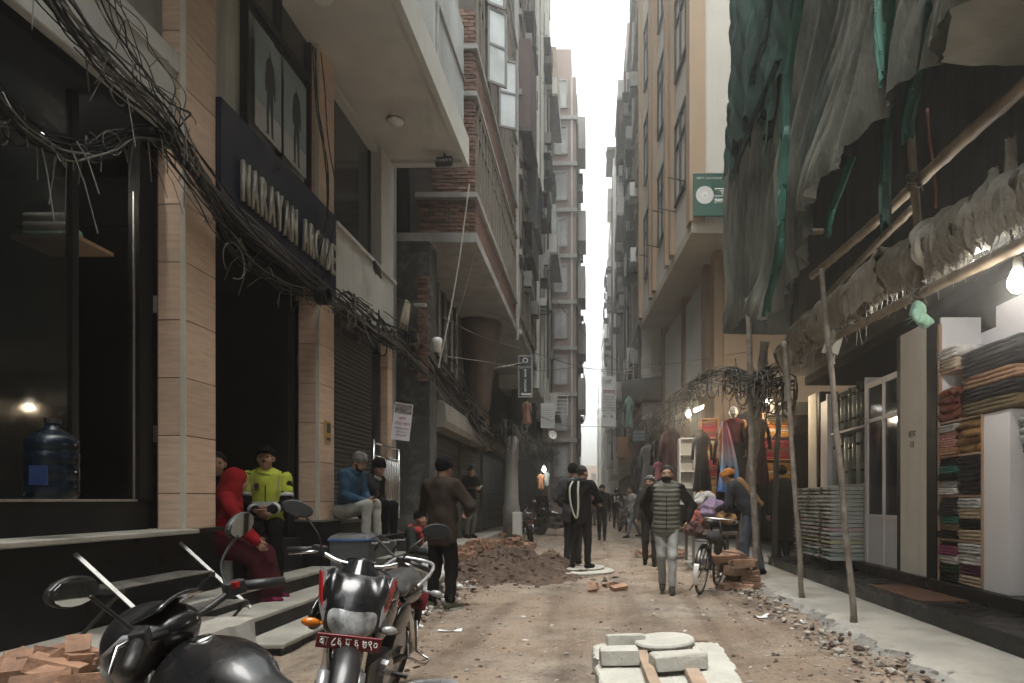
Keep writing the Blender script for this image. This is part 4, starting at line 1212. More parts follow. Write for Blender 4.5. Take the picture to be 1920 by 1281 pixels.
# ================================================================ lamps of the cloth shop
BULB = mat('lit_bulb', (0.9, 0.9, 0.88), 0.3, 0, 1, 0, emis=(1, 0.97, 0.9), estr=5.0)
def bulb(label, c, r_, cord_to, power=4.0, col=(1, .93, .82)):
    t = thing('light_bulb', label, 'bulb', c)
    c = Vector(c)
    b = MB(); b.lathe([(0.0, -r_ * 1.05), (r_ * .55, -r_ * .85), (r_, -r_ * .2), (r_, r_ * .3), (r_ * .62, r_ * 1.3), (r_ * .45, r_ * 1.6)], 14, Matrix.Translation(c)); b.obj('globe', BULB, t, True)
    b = MB(); b.lathe([(r_ * .46, r_ * 1.6), (r_ * .46, r_ * 2.5), (r_ * .3, r_ * 2.8)], 10, Matrix.Translation(c)); b.obj('cap', SHADEW, t, True)
    b = MB(); b.tube(spline([c + Vector((0, 0, r_ * 2.7)), c.lerp(Vector(cord_to), .5) + Vector((.03, 0, -.05)), cord_to], 6), 0.008, 5); b.obj('flex', CABLEG, t, True)
    l = bpy.data.lights.new('glow', 'POINT'); l.energy = power; l.color = col; l.shadow_soft_size = r_ * 1.2
    lo = bpy.data.objects.new('glow', l); COL.objects.link(lo); lo.parent = t; lo.location = (0, 0, -r_ * 1.6)
bulb('big lit white bulb hanging at the right edge before the cloth shop', P(1908, 532, 4.5), 0.062, P(1895, 430, 4.5), 12.0)
t = thing('tube_lamp', 'lit tube lamp under the awning beside the upright bamboo', 'lamp', P(1760, 500, 6.2))
a, c = P(1733, 513, 6.6), P(1850, 462, 5.6)
b = MB(); b.tube([a, c], 0.022, 10); b.obj('tube', BULB, t, True)
b = MB(); b.tube([a + Vector((.03, .02, .045)), c + Vector((.03, -.02, .045))], 0.035, 6); b.obj('housing', SHADEW, t)
for k in (.25, .75):
    l = bpy.data.lights.new('glow', 'POINT'); l.energy = 7; l.color = (1, .96, .9); l.shadow_soft_size = .05
    lo = bpy.data.objects.new('glow', l); COL.objects.link(lo); lo.location = a.lerp(c, k) + Vector((.02, 0, -.06)); lo.parent = t; lo.matrix_parent_inverse = Matrix.Translation(-PIV[t])
# ================================================================ cloth shop furniture and folded cloth
WOODL = mat('light_wood', (0.36, 0.235, 0.15), 0.6, 0.15, 4, 0.1)
cb = thing('cloth_shelf', 'tall open shelf of folded cloth in white laminate beside the pier', 'shelf', (4, 7.3, .4))
part('back', LILAC, cb, (4.42, 6.45, .401, 4.45, 7.78, 3.2))
part('side', LILAC, cb, (3.97, 7.755, .402, 4.419, 7.79, 3.38))
part('end_panel', LILAC, cb, (3.95, 6.45, .403, 4.418, 6.88, 2.17))
part('front_edge', WOODL, cb, (3.935, 7.74, .404, 3.969, 7.775, 3.3)); part('front_edge', WOODL, cb, (3.935, 6.88, .404, 3.975, 6.91, 2.17))
part('divider', WOODL, cb, (3.96, 7.34, .402, 4.419, 7.36, 2.2))
shel = [.402, .88, 1.36, 1.80, 2.18]
for z in shel[1:]:
    part('shelf_board', WOODL, cb, (3.945, 6.911, z - .022, 4.4195, 7.339, z)); part('shelf_board', WOODL, cb, (3.945, 7.361, z - .022, 4.4195, 7.754, z))
part('shelf_board', WOODL, cb, (3.945, 7.361, 2.72, 4.4195, 7.754, 2.742))
part('upper_panel', LILAC, sh, (4.35, 6.2, 2.19, 4.38, 7.35, 3.39))
CLOTH = {}
def clothm(n, c, spark=0.0):
    if n not in CLOTH: CLOTH[n] = mat('cloth_' + n.replace(' ', '_'), c, 0.85, 0.25, 14, 0.4, 60, spec=0.12, dirt=spark, dcol=(.35, .25, .12), dscale=30)
    return CLOTH[n]
CC = {'white': (.50, .48, .46), 'rust red': (.13, .035, .02), 'pale grey': (.36, .36, .36), 'pink': (.42, .22, .20), 'peach': (.40, .22, .14), 'black': (.014, .013, .015),
      'teal': (.035, .13, .105), 'charcoal': (.035, .034, .037), 'gold brown': (.22, .12, .045), 'silver': (.40, .41, .40), 'beige': (.36, .29, .21), 'magenta': (.19, .045, .10),
      'dark green': (.015, .045, .018), 'plum': (.09, .03, .06), 'light blue grey': (.30, .34, .34), 'sequin gold': (.12, .09, .05), 'copper striped': (.20, .11, .065)}
def folded(label, c, L_, D, H, m, group, rotz=0.0, seed=0, flop=0.0, ends=(0, 0)):
    """folded cloth: front edge rounded toward -x, long axis y"""
    prof = []
    nl = 2 if H < .075 else 3 if H < .16 else 4
    hl = H / nl
    for q in range(nl):
        inset = .25 * hl * abs(mnoise.noise(Vector((seed, q * 3.1, 1))))
        for i in range(6):
            a = -math.pi / 2 + math.pi * i / 5
            prof.append((-D / 2 + inset + hl * .5 - math.cos(a) * hl * .62, hl * (q + .5) + math.sin(a) * hl * .5))
    prof += [(D / 2, H * .97), (D / 2, H * .03)]
    b = MB(); seg = 6; vs = []; k = len(prof)
    for s in range(seg + 1):
        y = -L_ / 2 + L_ * s / seg
        e = 1 - 0.12 * (abs(2 * s / seg - 1)) ** 3
        for i, (x, z) in enumerate(prof):
            w = 0.16 * H * n3(seed + x * 9, y * 7, z * 12 + seed)
            vs.append((x + w, y, max(0.0, H / 2 + (z - H / 2) * e + w * .7 - flop * (2 * s / seg - 1)**2)))
    fs = [(s * k + i, s * k + (i + 1) % k, (s + 1) * k + (i + 1) % k, (s + 1) * k + i) for s in range(seg) for i in range(k)]
    fs += [tuple(range(k - 1, -1, -1)), tuple(seg * k + i for i in range(k))]
    b.add(vs, fs, Matrix.Translation(Vector(c)) @ Matrix.Rotation(rotz, 4, 'Z'))
    o = b.obj('folded_cloth', m, None, True)
    return tag(o, label, 'cloth', group)
GA = 'folded cloths on the laminate shelf'
ordn = ['bottom', 'second', 'third', 'fourth', 'fifth', 'sixth', 'top']
def stack(yc, L_, z0, z1, cols, where, group=GA, x=4.1, D=.34):
    h = (z1 - z0) / len(cols)
    for i, n in enumerate(cols):
        folded(f'{n} folded cloth, {ordn[min(i, 5)] if i < len(cols) - 1 or len(cols) == 1 else "topmost"} in {where}', (x + rng.uniform(-.02, .015), yc, z0 + i * h), L_ * rng.uniform(.93, 1.0), D, h * .98, clothm(n, CC[n], .25 if n in ('sequin gold', 'gold brown') else 0), group, seed=rng.random() * 40)
A_, B_ = (7.555, .37), (7.13, .41)
stack(*A_, .404, .80, ['black', 'dark green', 'white', 'magenta'], 'the lowest bay by the pier')
stack(*A_, .882, 1.30, ['black', 'sequin gold', 'teal', 'charcoal', 'charcoal'], 'the second bay by the pier')
stack(*A_, 1.362, 1.76, ['white', 'pale grey', 'black', 'teal', 'black'], 'the third bay by the pier')
stack(*A_, 1.802, 2.14, ['peach', 'pink', 'pink', 'pale grey'], 'the fourth bay by the pier')
stack(*A_, 2.182, 2.56, ['rust red'], 'the wide bay by the pier')
stack(*A_, 2.744, 3.0, ['beige', 'white'], 'the uppermost bay by the pier')
stack(*B_, .404, .85, ['beige', 'plum', 'white', 'silver'], 'the lowest bay by the white end panel')
stack(*B_, .882, 1.33, ['beige', 'black', 'beige', 'silver'], 'the second bay by the white end panel')
stack(*B_, 1.362, 1.77, ['black', 'black', 'black'], 'the third bay by the white end panel')
stack(*B_, 1.802, 2.15, ['gold brown'], 'the top bay by the white end panel')
stack(6.78, .95, 2.182, 2.86, ['sequin gold', 'black', 'copper striped', 'black', 'charcoal'], 'the long pile on top of the shelf', 'cloth piled above the shelf', 4.12, .42)
ct = thing('shop_counter', 'white counter at the right edge carrying a pile of dark cloth', 'counter', (4.2, 6, .4))
part('counter_body', LILAC, ct, (4.08, 5.2, .401, 4.9, 6.30, 1.5))
part('counter_plinth', PIER, ct, (3.9, 4.6, .401, 4.6, 5.6, .78))
part('counter_top', WOODL, ct, (3.86, 4.55, .781, 4.6, 5.65, .83))
stack(5.98, .62, 1.502, 1.84, ['black', 'black', 'black'], 'the small pile on the counter', 'cloth on the counter', 4.22, .5)
folded('fat roll of light blue grey cloth lying on the dark counter pile', (4.2, 5.98, 1.842), .66, .52, .24, clothm('light blue grey', CC['light blue grey']), 'cloth on the counter', seed=3)
b = MB(); b.box(3.36, 7.0, .2625, 3.86, 8.3, .275); tag(b.obj('door_mat', mat('brown_mat', (.10, .045, .025), .95, .3, 20, .5), None), 'brown door mat lying on the black step', 'mat')
# shop 2: rack of rolls, stack of folded plastic, glazed door
PLAS = mat('clear_plastic', (0.40, 0.42, 0.40), 0.28, 0.2, 4, 0.1, 20, rvar=.1)
PLASD = mat('greenish_plastic', (0.16, 0.185, 0.165), 0.3, 0.3, 4, 0.1, 20)
LABB = mat('black_label', (0.015, 0.014, 0.015), .5, .2)
LABM = mat('magenta_label', (0.22, 0.03, 0.10), .5, .2)
rk = thing('roll_rack', 'white rack holding upright plastic rolls in the second shop', 'rack', (4, 10.7, .4))
part('side', LILAC, rk, (3.98, 11.55, .401, 4.5, 11.6, 3.1)); part('side', LILAC, rk, (4.0, 9.99, .401, 4.5, 10.02, 3.1))
part('side_panel', LILAC, rk, (3.99, 11.601, .401, 4.3, 11.92, 3.0))
part('back', CONCD, rk, (4.4, 10.021, .401, 4.5, 11.549, 3.1))
for z in (1.55, 2.42): part('rack_shelf', LILAC, rk, (4.02, 10.021, z - .03, 4.399, 11.549, z))
for tier, (z0, z1, gname, lb) in enumerate(((2.422, 3.12, 'rolls on the upper tier', 'black banded plastic roll on the rack upper tier'), (1.552, 2.36, 'rolls on the lower tier', 'plastic roll on the rack lower tier'))):
    for i in range(9):
        y = 10.12 + i * .168
        t = thing('plastic_roll', lb + ', ' + 'first second third fourth fifth sixth seventh eighth ninth'.split()[i] + ' from the door', 'roll', (4.12, y, z0), 0, gname)
        h = z1 - z0 - rng.uniform(0, .08)
        b = MB(); b.tube([(4.12, y, z0), (4.12, y, z0 + h)], 0.07, 12); b.obj('film', PLAS if (i + tier) % 3 == 0 else PLASD, t, True)
        for zz in ((.2, .8) if tier == 0 else (.25,) if i % 2 else (.75,)):
            b = MB(); b.tube([(4.12, y, z0 + h * zz), (4.12, y, z0 + h * zz + .045)], 0.0725, 12); b.obj('band', LABB, t, True)
NTH = 'first second third fourth fifth sixth seventh eighth ninth tenth eleventh twelfth thirteenth fourteenth fifteenth sixteenth seventeenth eighteenth'.split()
for i in range(18):
    y = 10.95; z = .402 + i * .0615
    n = 'folded_sheet'
    m = PLAS if i not in (1, 4, 7) else mat({1: 'mint_plastic', 4: 'yellow_plastic', 7: 'pink_plastic'}[i], {1: (.33, .43, .40), 4: (.47, .46, .31), 7: (.46, .33, .36)}[i], .3, .1)
    lb = {1: 'mint tinted folded plastic sheet low in the stack by the rack', 4: 'yellow tinted folded plastic sheet in the stack by the rack', 7: 'pink tinted folded plastic sheet in the stack by the rack', 17: 'topmost folded white plastic sheet of the stack by the rack'}.get(i, 'folded white plastic sheet, %s from the bottom of the stack by the rack' % NTH[i])
    t = thing(n, lb, 'plastic sheet', (3.85, y, z), 0, 'stacked folded plastic sheets')
    dx, dy = rng.uniform(-.02, .02), rng.uniform(-.03, .03)
    b = MB(); prof = [(.30, .003), (-.26, .003), (-.30, .015), (-.31, .03), (-.30, .045), (-.26, .058), (.30, .058)]
    b.prism(prof, -1.75, Matrix.Translation((3.82 + dx, y - .85 + dy, z)) @ Matrix.Rotation(R(90), 4, 'X')); b.obj('sheet', m, t, bevel=.004)
    if i < 12 or i > 15:
        for q in (-.5, .55):
            b = MB(); b.box(3.82 + dx - .3125, y + dy + q, z + .012, 3.82 + dx - .29, y + dy + q + .11, z + .05); b.obj('label', LABM if i in (0, 3, 5, 9) else LABB, t)
dr = thing('glazed_door', 'white framed glazed shop door between the rack and the pier', 'door', (4, 9.3, .4))
for q in ((9.92, 9.985), (8.842, 8.92), (9.36, 9.41)): part('stile', LILAC, dr, (4.0, q[0], .401, 4.06, q[1], 3.0))
part('rail', LILAC, dr, (4.001, 8.92, 2.92, 4.059, 9.92, 3.0)); part('rail', LILAC, dr, (4.001, 8.92, 2.42, 4.059, 9.92, 2.47)); part('rail', LILAC, dr, (4.001, 8.92, 1.05, 4.059, 9.92, 1.1))
part('kick_panel', LILAC, dr, (4.01, 8.92, .401, 4.05, 9.92, 1.05))
for q in ((8.92, 9.36), (9.41, 9.92)):
    part('pane', GLASSD, dr, (4.025, q[0], 1.1, 4.032, q[1], 2.42)); part('pane', GLASSD, dr, (4.025, q[0], 2.47, 4.032, q[1], 2.92))
for i in range(9):
    y = 8.98 + i * .1; b = MB(); b.tube([(4.3, y, 1.1), (4.3, y, 1.45)], .035, 8)
    tag(b.obj('plastic_roll', PLAS, None, True), 'short clear roll behind the glazed door, %s from the pier' % NTH[i], 'roll', 'short rolls behind the door')
# ================================================================ people
SKIN = mat('brown_skin', (0.29, 0.155, 0.098), 0.55, 0.12, 20, 0.1, 80)
SKINP = mat('grey_mannequin', (0.30, 0.27, 0.24), 0.5, 0.1, 8, 0.05)
HAIR = mat('black_hair', (0.008, 0.007, 0.006), 0.55, 0.4, 60, 0.5, 120, spec=.2)
EYE = mat('dark_eye', (0.008, 0.006, 0.005), 0.2, 0, 1, 0)
def wear(n, c, rough=0.85, **k):
    kw = dict(bump=0.35, bscale=45, spec=0.1); kw.update(k)
    return mat('wear_' + n, c, rough, 0.2, 6, **kw)
BLK = wear('black', (0.006, 0.006, 0.007), spec=0.05); NAVYC = wear('navy', (0.012, 0.014, 0.022)); BRN = wear('brown', (0.030, 0.022, 0.017))
def ik(a, c, l1, l2, hint):
    a, c, hint = Vector(a), Vector(c), Vector(hint)
    d = c - a; L_ = min(max(d.length, 0.05), (l1 + l2) * 0.995)
    u = d.normalized()
    x = (l1 * l1 - l2 * l2 + L_ * L_) / (2 * L_)
    hgt = math.sqrt(max(l1 * l1 - x * x, 0.0004))
    n = hint - u * hint.dot(u)
    n = n.normalized() if n.length > 1e-4 else u.orthogonal().normalized()
    return a + u * x + n * hgt
def hand(b, w, d, pn, side, curl=0.5, s=1.0):
    """five-fingered hand: wrist w, direction d, palm normal pn; fingers bend toward pn"""
    d = Vector(d).normalized(); pn = Vector(pn); pn = (pn - d * pn.dot(d)).normalized()
    x = d.cross(pn).normalized() * side               # toward the thumb
    w = Vector(w)
    M = Matrix((x, d, pn)).transposed().to_4x4(); M.translation = w + d * 0.048 * s
    b.ell((0, 0, 0), (0.040 * s, 0.055 * s, 0.017 * s), 10, 8, M=M)
    for k, (ox, L_) in enumerate(((0.028, 0.070), (0.010, 0.080), (-0.009, 0.075), (-0.027, 0.058))):
        p = w + d * (0.088 - 0.004 * abs(k - 1)) * s + x * ox * s
        pts = [p - d * 0.02 * s, p]; a = 0
        for q in (0.42, 0.33, 0.25):
            a += curl * (0.75 + 0.1 * k)
            p = p + (d * math.cos(a) + pn * math.sin(a)) * L_ * q * s
            pts.append(p)
        b.tube(pts, [0.0095 * s, 0.0095 * s, 0.009 * s, 0.0082 * s, 0.0065 * s], 6)
    p = w + d * 0.025 * s + x * 0.030 * s
    b.tube([p - x * .012 * s, p + (x * .6 + d * .6) * 0.028 * s, p + (x * .55 + d * 1.1 + pn * .3 * curl) * 0.045 * s, p + (x * .35 + d * 1.4 + pn * .7 * curl) * 0.052 * s], [0.013 * s, 0.012 * s, 0.010 * s, 0.007 * s], 6)
def person(label, loc, face, pelvis=0.962, an=None, wr=None, lean=0.0, side=0.0, head=(0, 0), foot=(0, 0), h=1.70, top=None, bottom=None, shoe=None, sole=None,
           hat=None, hatm=None, hair=True, skin=SKIN, res=0.016, bulk=1.0, knee=(0, 1, .15), elbow=None, curl=0.6, fold=0.006, collar=None, tache=0, sleeve=None, loose=1.0, hem=0.0, skirt=None, twist=0.0, vest=None, name='person', group=None):
    """local frame: x right, y forward, z up; face = world direction looked toward"""
    yaw = math.atan2(-face[0], face[1]); s = h / 1.70
    M = Matrix.Translation(Vector(loc)) @ Matrix.Rotation(yaw, 4, 'Z') @ Matrix.Scale(s, 4)
    pv = Vector((0, 0, pelvis))
    T = Matrix.Rotation(-lean, 3, 'X') @ Matrix.Rotation(side, 3, 'Y')
    TT = T @ Matrix.Rotation(twist, 3, 'Z')
    up = lambda x, y, z: pv + TT @ Vector((x, y, z))
    waist, chest, neck = up(0, 0, .15), up(0, .01, .35), up(0, 0, .52)
    HM = Matrix.Rotation(head[0], 3, 'Z') @ Matrix.Rotation(-head[1], 3, 'X')
    hd = neck + T @ Vector((0, .02, .05)) + HM @ Vector((0, .02, .095))
    hx = lambda v: hd + HM @ Vector(v)
    sh = [up(-.172, 0, .465), up(.172, 0, .465)]
    hp = [pv + Vector((-.085, 0, -.03)), pv + Vector((.085, 0, -.03))]
    an = an or [(-.10, -.02, .09), (.10, .0, .09)]
    wr = wr or [(-.24, .06, .88), (.24, .06, .88)]
    an = [Vector(a) for a in an]; wr = [Vector(a) for a in wr]
    kn = [ik(hp[i], an[i], .43, .42, (knee[0] * (-1 if i == 0 else 1), knee[1], knee[2])) for i in (0, 1)]
    eh = elbow or [(-.5, -.6, -.5), (.5, -.6, -.5)]
    el = [ik(sh[i], wr[i], .29, .26, eh[i]) for i in (0, 1)]
    B = bulk
    # continuous body: trunk, limbs, neck and head in one surface
    pr = [('e', chest, (.135, .095, .20), TT), ('e', waist, (.125, .09, .17), TT), ('e', pv, (.13, .10, .12), None), ('c', sh[0], sh[1], .05, .05), ('c', up(0, 0, .45), neck + (hd - neck) * .4, .062, .055)]
    for i in (0, 1):
        pr += [('c', sh[i], el[i], .046, .038), ('c', el[i], wr[i], .037, .026), ('c', hp[i], kn[i], .072, .05), ('c', kn[i], an[i], .047, .034)]
    pr += [('e', hx((0, -.012, .03)), (.076, .096, .092), HM), ('e', hx((0, .024, -.04)), (.059, .070, .078), HM), ('e', hx((0, .058, -.095)), (.030, .028, .022), HM),
           ('c', hx((0, .086, .018)), hx((0, .106, -.022)), .009, .014), ('c', hx((-.036, .078, .03)), hx((.036, .078, .03)), .012, .012), ('c', hx((-.018, .086, -.058)), hx((.018, .086, -.058)), .008, .008),
           ('e', hx((-.078, -.008, -.008)), (.012, .024, .032), HM), ('e', hx((.078, -.008, -.008)), (.012, .024, .032), HM), ('e', hx((-.034, .062, -.03)), (.03, .028, .028), HM), ('e', hx((.034, .062, -.03)), (.03, .028, .028), HM)]
    ex = MB()
    for i in (0, 1):
        d = (wr[i] - el[i]).normalized()
        pn = Vector((1 if i == 0 else -1, 0.2, 0))
        if abs(d.x) > .7: pn = Vector((0, -.3, -1))
        hand(ex, wr[i], d, pn, -1 if i == 0 else 1, curl)
    body = blob(name, skin, None, pr, res * .8, 0.022, M=None, extra=ex)
    body.matrix_world = M
    tag(body, label, 'person' if name == 'person' else name, group)
    par = body
    def piece(n, m, prims, k=.03, r_=res, **kw):
        return blob(n, m, par, prims, r_, k, **kw)
    for q in (-.033, .033):
        b = MB(); b.ell(hx((q, .083, .008)), (.012, .008, .007), 8, 6); b.obj('eye', EYE, par, True)
    if tache:
        piece('moustache', HAIR, [('c', hx((-.026, .088, -.045)), hx((0, .100, -.038)), .007, .010), ('c', hx((.026, .088, -.045)), hx((0, .100, -.038)), .007, .010)], .01, .007, pad=.015)
    if tache > 1:
        piece('beard', HAIR, [('e', hx((0, .05, -.085)), (.058, .05, .045), HM), ('c', hx((-.066, .01, -.02)), hx((-.045, .05, -.08)), .014, .02), ('c', hx((.066, .01, -.02)), hx((.045, .05, -.08)), .014, .02)], .02, .01)
    def hcut(lo_front, lo_back):
        Hi = np.array(HM.transposed())
        def fn(X, Y, Z):
            x, y, z = X - hd.x, Y - hd.y, Z - hd.z
            ly = Hi[1, 0] * x + Hi[1, 1] * y + Hi[1, 2] * z
            lz = Hi[2, 0] * x + Hi[2, 1] * y + Hi[2, 2] * z
            t = np.clip((ly + .09) / .18, 0, 1)
            return (lo_back + (lo_front - lo_back) * t) - lz
        return fn
    if hair and hat not in ('hood', 'helmet', 'beanie'):
        piece('hair', HAIR, [('e', hx((0, -.016, .036)), (.088, .106, .096), HM)], .02, .012, cut=hcut(.078, -.075), disp=folds(.004, 60))
    if hat == 'beanie':
        piece('beanie', hatm, [('e', hx((0, -.014, .045)), (.094, .112, .108), HM)], .02, .012, cut=hcut(.040, -.045), disp=folds(.003, 70))
        if res < .02: piece('beanie_cuff', hatm, [('e', hx((0, -.014, .045)), (.100, .118, .104), HM)], .02, .012, cut=lambda X, Y, Z: np.maximum(hcut(.036, -.05)(X, Y, Z), -hcut(.075, -.01)(X, Y, Z)))
    if hat == 'bandana':
        piece('bandana', hatm, [('e', hx((0, -.014, .042)), (.092, .110, .098), HM)], .02, .012, cut=hcut(.052, -.03), disp=folds(.003, 50))
    if hat == 'cap':
        piece('cap', hatm, [('e', hx((0, -.012, .045)), (.092, .110, .10), HM), ('e', hx((0, .12, .055)), (.065, .07, .012), HM)], .015, .012, cut=hcut(.042, .0))
    if hat == 'helmet':
        piece('helmet', hatm, [('e', hx((0, 0, .035)), (.135, .155, .150), HM)], .02, .015, cut=hcut(-.02, -.11))
    if hat == 'hood':
        piece('hood', hatm, [('e', hx((0, -.025, .03)), (.112, .128, .125), HM), ('c', hx((0, -.06, -.06)), up(0, -.05, .47), .105, .12), ('c', hx((-.06, .0, -.07)), up(-.05, .05, .46), .06, .07), ('c', hx((.06, .0, -.07)), up(.05, .05, .46), .06, .07)], .05, .014,
              cut=lambda X, Y, Z: .055 - np.sqrt(((X - hx((0, .12, -.01)).x) / 1.0)**2 + (Y - hx((0, .12, -.01)).y)**2 + ((Z - hx((0, .12, -.01)).z) / 1.4)**2), disp=folds(.005, 40))
    if hat == 'turban':
        piece('turban', hatm, [('c', hx((-.06, .05, .07)), hx((.07, -.03, .05)), .045, .05), ('e', hx((0, -.02, .06)), (.10, .115, .085), HM), ('c', hx((.03, .08, .06)), hx((.06, .10, -.03)), .03, .02)], .02, .012, cut=hcut(.03, -.02), disp=folds(.006, 60))
    if top is not None:
        sl = sleeve or top
        trunk = [('e', up(0, .01, .36), (.172 * B, .122 * B, .21), TT), ('e', up(0, .012, .16), (.160 * B, .122 * B, .19), TT), ('e', up(0, 0, .0 - hem * .6), (.168 * B, .128 * B, .20 + hem) if pelvis > .8 else (.165 * B, .125 * B, .10), None), ('c', sh[0] + Vector((.02, 0, 0)), sh[1] - Vector((.02, 0, 0)), .068, .068), ('c', up(-.04, -.01, .49), up(.04, -.01, .49), .075, .075)]
        arms = []
        for i in (0, 1):
            e2 = el[i] + (wr[i] - el[i]) * .97
            arms += [('c', sh[i], el[i], .072 * B, .060 * B), ('c', el[i], e2, .058 * B, .044 * B)]
        dsp = folds(fold, 34, rng.random() * 6)
        zh = pelvis - .115 - hem * 1.15
        hemcut = (lambda X, Y, Z: np.where((np.abs(X) < .21 * B) & (np.abs(Y) < .2), zh - Z, -1.0)) if pelvis > .8 and abs(lean) < .3 else None
        if vest:
            quilt = lambda X, Y, Z: (-.016 * np.abs(np.sin(math.pi * (Z - .05 * np.abs(X)) / .062)) ** .6).astype(np.float32)
            piece('undershirt', sl, arms + [('c', sh[0], sh[1], .07, .07)], .03, disp=dsp)
            piece('vest', top, trunk, .05, .010 if res < .02 else .02, disp=quilt, cut=hemcut)
        elif sleeve is None:
            piece('jacket', top, trunk + arms, .045, disp=dsp, cut=hemcut)
        else:
            piece('jacket', top, trunk, .045, disp=dsp, cut=hemcut)
            piece('sleeve', sl, arms[:2], .03, disp=dsp); piece('sleeve', sl, arms[2:], .03, disp=dsp)
        if collar:
            ring = [up(.085 * math.cos(a), .02 + .08 * math.sin(a), .515 + .02 * math.sin(a + 2)) for a in [k * math.pi / 5 for k in range(11)]]
            b = MB(); b.tube(ring, .034 if vest else .026, 8); b.obj('collar', collar, par, True)
    if bottom is not None:
        Lw = loose
        tr = [('e', pv + Vector((0, -.005, -.01)), (.158, .122, .13), None)]
        for i in (0, 1):
            a2 = an[i] + (kn[i] - an[i]) * .08
            tr += [('c', hp[i], kn[i], .094, .072 * Lw), ('c', kn[i], a2, .068 * Lw, .056 * Lw)]
        piece('trousers', bottom, tr, .035, disp=folds(fold * .8, 40, rng.random() * 5))
    if skirt is not None:
        kc = (kn[0] + kn[1]) / 2; ac = (an[0] + an[1]) / 2 + Vector((0, 0, .06))
        piece('skirt', skirt, [('e', pv, (.19, .16, .15), None), ('c', hp[0], kn[0], .12, .11), ('c', hp[1], kn[1], .12, .11), ('c', kn[0], an[0] + Vector((0, 0, .08)), .11, .10), ('c', kn[1], an[1] + Vector((0, 0, .08)), .11, .10), ('c', kc, ac, .13, .14)], .08, disp=folds(.012, 22))
    shoe = shoe or BLK
    for i in (0, 1):
        f = Matrix.Rotation(foot[i], 3, 'Z') @ Vector((0, 1, 0))
        heel = an[i] + Vector((0, 0, -.045)) - f * .035; toe = an[i] + Vector((0, 0, -.058)) + f * .155
        so = piece('shoe', shoe, [('c', heel, toe, .043, .034), ('c', an[i] + Vector((0, 0, .0)), an[i] + f * .06 + Vector((0, 0, -.04)), .045, .04)], .02, .012, cut=lambda X, Y, Z, z0=an[i].z - .088: z0 - Z)
        if sole is not None:
            z0 = an[i].z - .09
            b = MB(); c = (heel + toe) / 2; c.z = z0 + .012
            poly = [(.048 * math.cos(a), .13 * math.sin(a)) for a in [k * math.pi / 8 for k in range(16)]]
            b.prism(poly, .024, Matrix.Translation((c.x, c.y, z0)) @ Matrix.Rotation(foot[i], 4, 'Z')); b.obj('sole', sole, so)
    return body, M, dict(up=up, hx=hx, hd=hd, wr=wr, el=el, sh=sh, kn=kn, an=an, HM=HM, TT=TT)
def held_phone(par, c, rot):
    b = MB(); b.rbox(c, (.072, .15, .009), rot)
    return b.obj('phone', BLACKM, None, bevel=.004)
def surf_box(body, name, m, c, size, rot=(0, 0, 0), bevel=.004):
    b = MB(); b.rbox(c, size, rot); return b.obj(name, m, body, bevel=bevel)
WHITEC = wear('white', (0.55, 0.55, 0.52)); GREYC = wear('grey', (0.30, 0.30, 0.28)); REFL = mat('reflective_tape', (0.42, 0.43, 0.42), 0.35, 0.1, 8, 0.05)
# -- guard in the entrance
HIVIS = wear('hi_vis', (0.38, 0.42, 0.055), .7)
g, GM, gj = person('seated guard in a yellow reflective jacket and dark cap in the entrance', (-3.68, 7.72, 0.42), (0.40, -1), pelvis=.60, an=[(-.14, .42, .12), (.14, .42, .12)],
    wr=[(-.03, .27, .72), (.05, .29, .70)], lean=R(4), head=(R(-8), R(-4)), top=HIVIS, sleeve=BLK, bottom=BLK, hat='cap', hatm=BLK, tache=1, bulk=1.06, collar=HIVIS, elbow=[(-.45, -.3, -.9), (.45, -.3, -.9)], h=1.82)
up = gj['up']
def band(body, up, z, rx, ry, m, w=.022, n=22, name='reflective_band', a0=0, a1=2 * math.pi):
    pts = [up(rx * math.cos(a0 + (a1 - a0) * k / n), .01 + ry * math.sin(a0 + (a1 - a0) * k / n), z) for k in range(n + 1)]
    b = MB(); vs = []; fs = []
    for p in pts: vs += [p - Vector((0, 0, w)), p + Vector((0, 0, w))]
    for k in range(n): fs.append((2 * k, 2 * k + 1, 2 * k + 3, 2 * k + 2))
    b.add(vs, fs); return b.obj(name, m, body)
band(g, up, .20, .190, .152, REFL)
for sx in (-1, 1):
    b = MB(); b.tube([up(sx * .11, .13, .33), up(sx * .125, .115, .42), up(sx * .12, .04, .52), up(sx * .115, -.04, .53)], .022, 4, flat=.3); b.obj('reflective_band', REFL, g)
    i = 0 if sx < 0 else 1
    e, w = gj['el'][i], gj['wr'][i]
    b = MB(); b.tube([gj['sh'][i].lerp(e, .58), gj['sh'][i].lerp(e, .70)], .078, 16); b.obj('sleeve_band', REFL, g, True)
    blob('short_sleeve', HIVIS, g, [('c', gj['sh'][i].lerp(e, .02), gj['sh'][i].lerp(e, .48), .080, .076)], .012, .02, disp=folds(.004, 40))
    b = MB(); b.tube([e.lerp(w, .55), e.lerp(w, .70)], .060, 12); b.obj('cuff_band', REFL, g)
b = MB(); b.tube([up(0, .150, .02), up(0, .158, .15), up(0, .145, .36), up(0, .10, .47)], .006, 5); b.obj('zip', BLK, g)
b = MB(); c = up(.085, .138, .385); b.ell(c, (.026, .010, .028), 10, 6); b.box(c.x - .032, c.y - .008, c.z - .042, c.x + .032, c.y + .008, c.z - .034); b.obj('badge', wear('badge', (.06, .02, .02)), g)
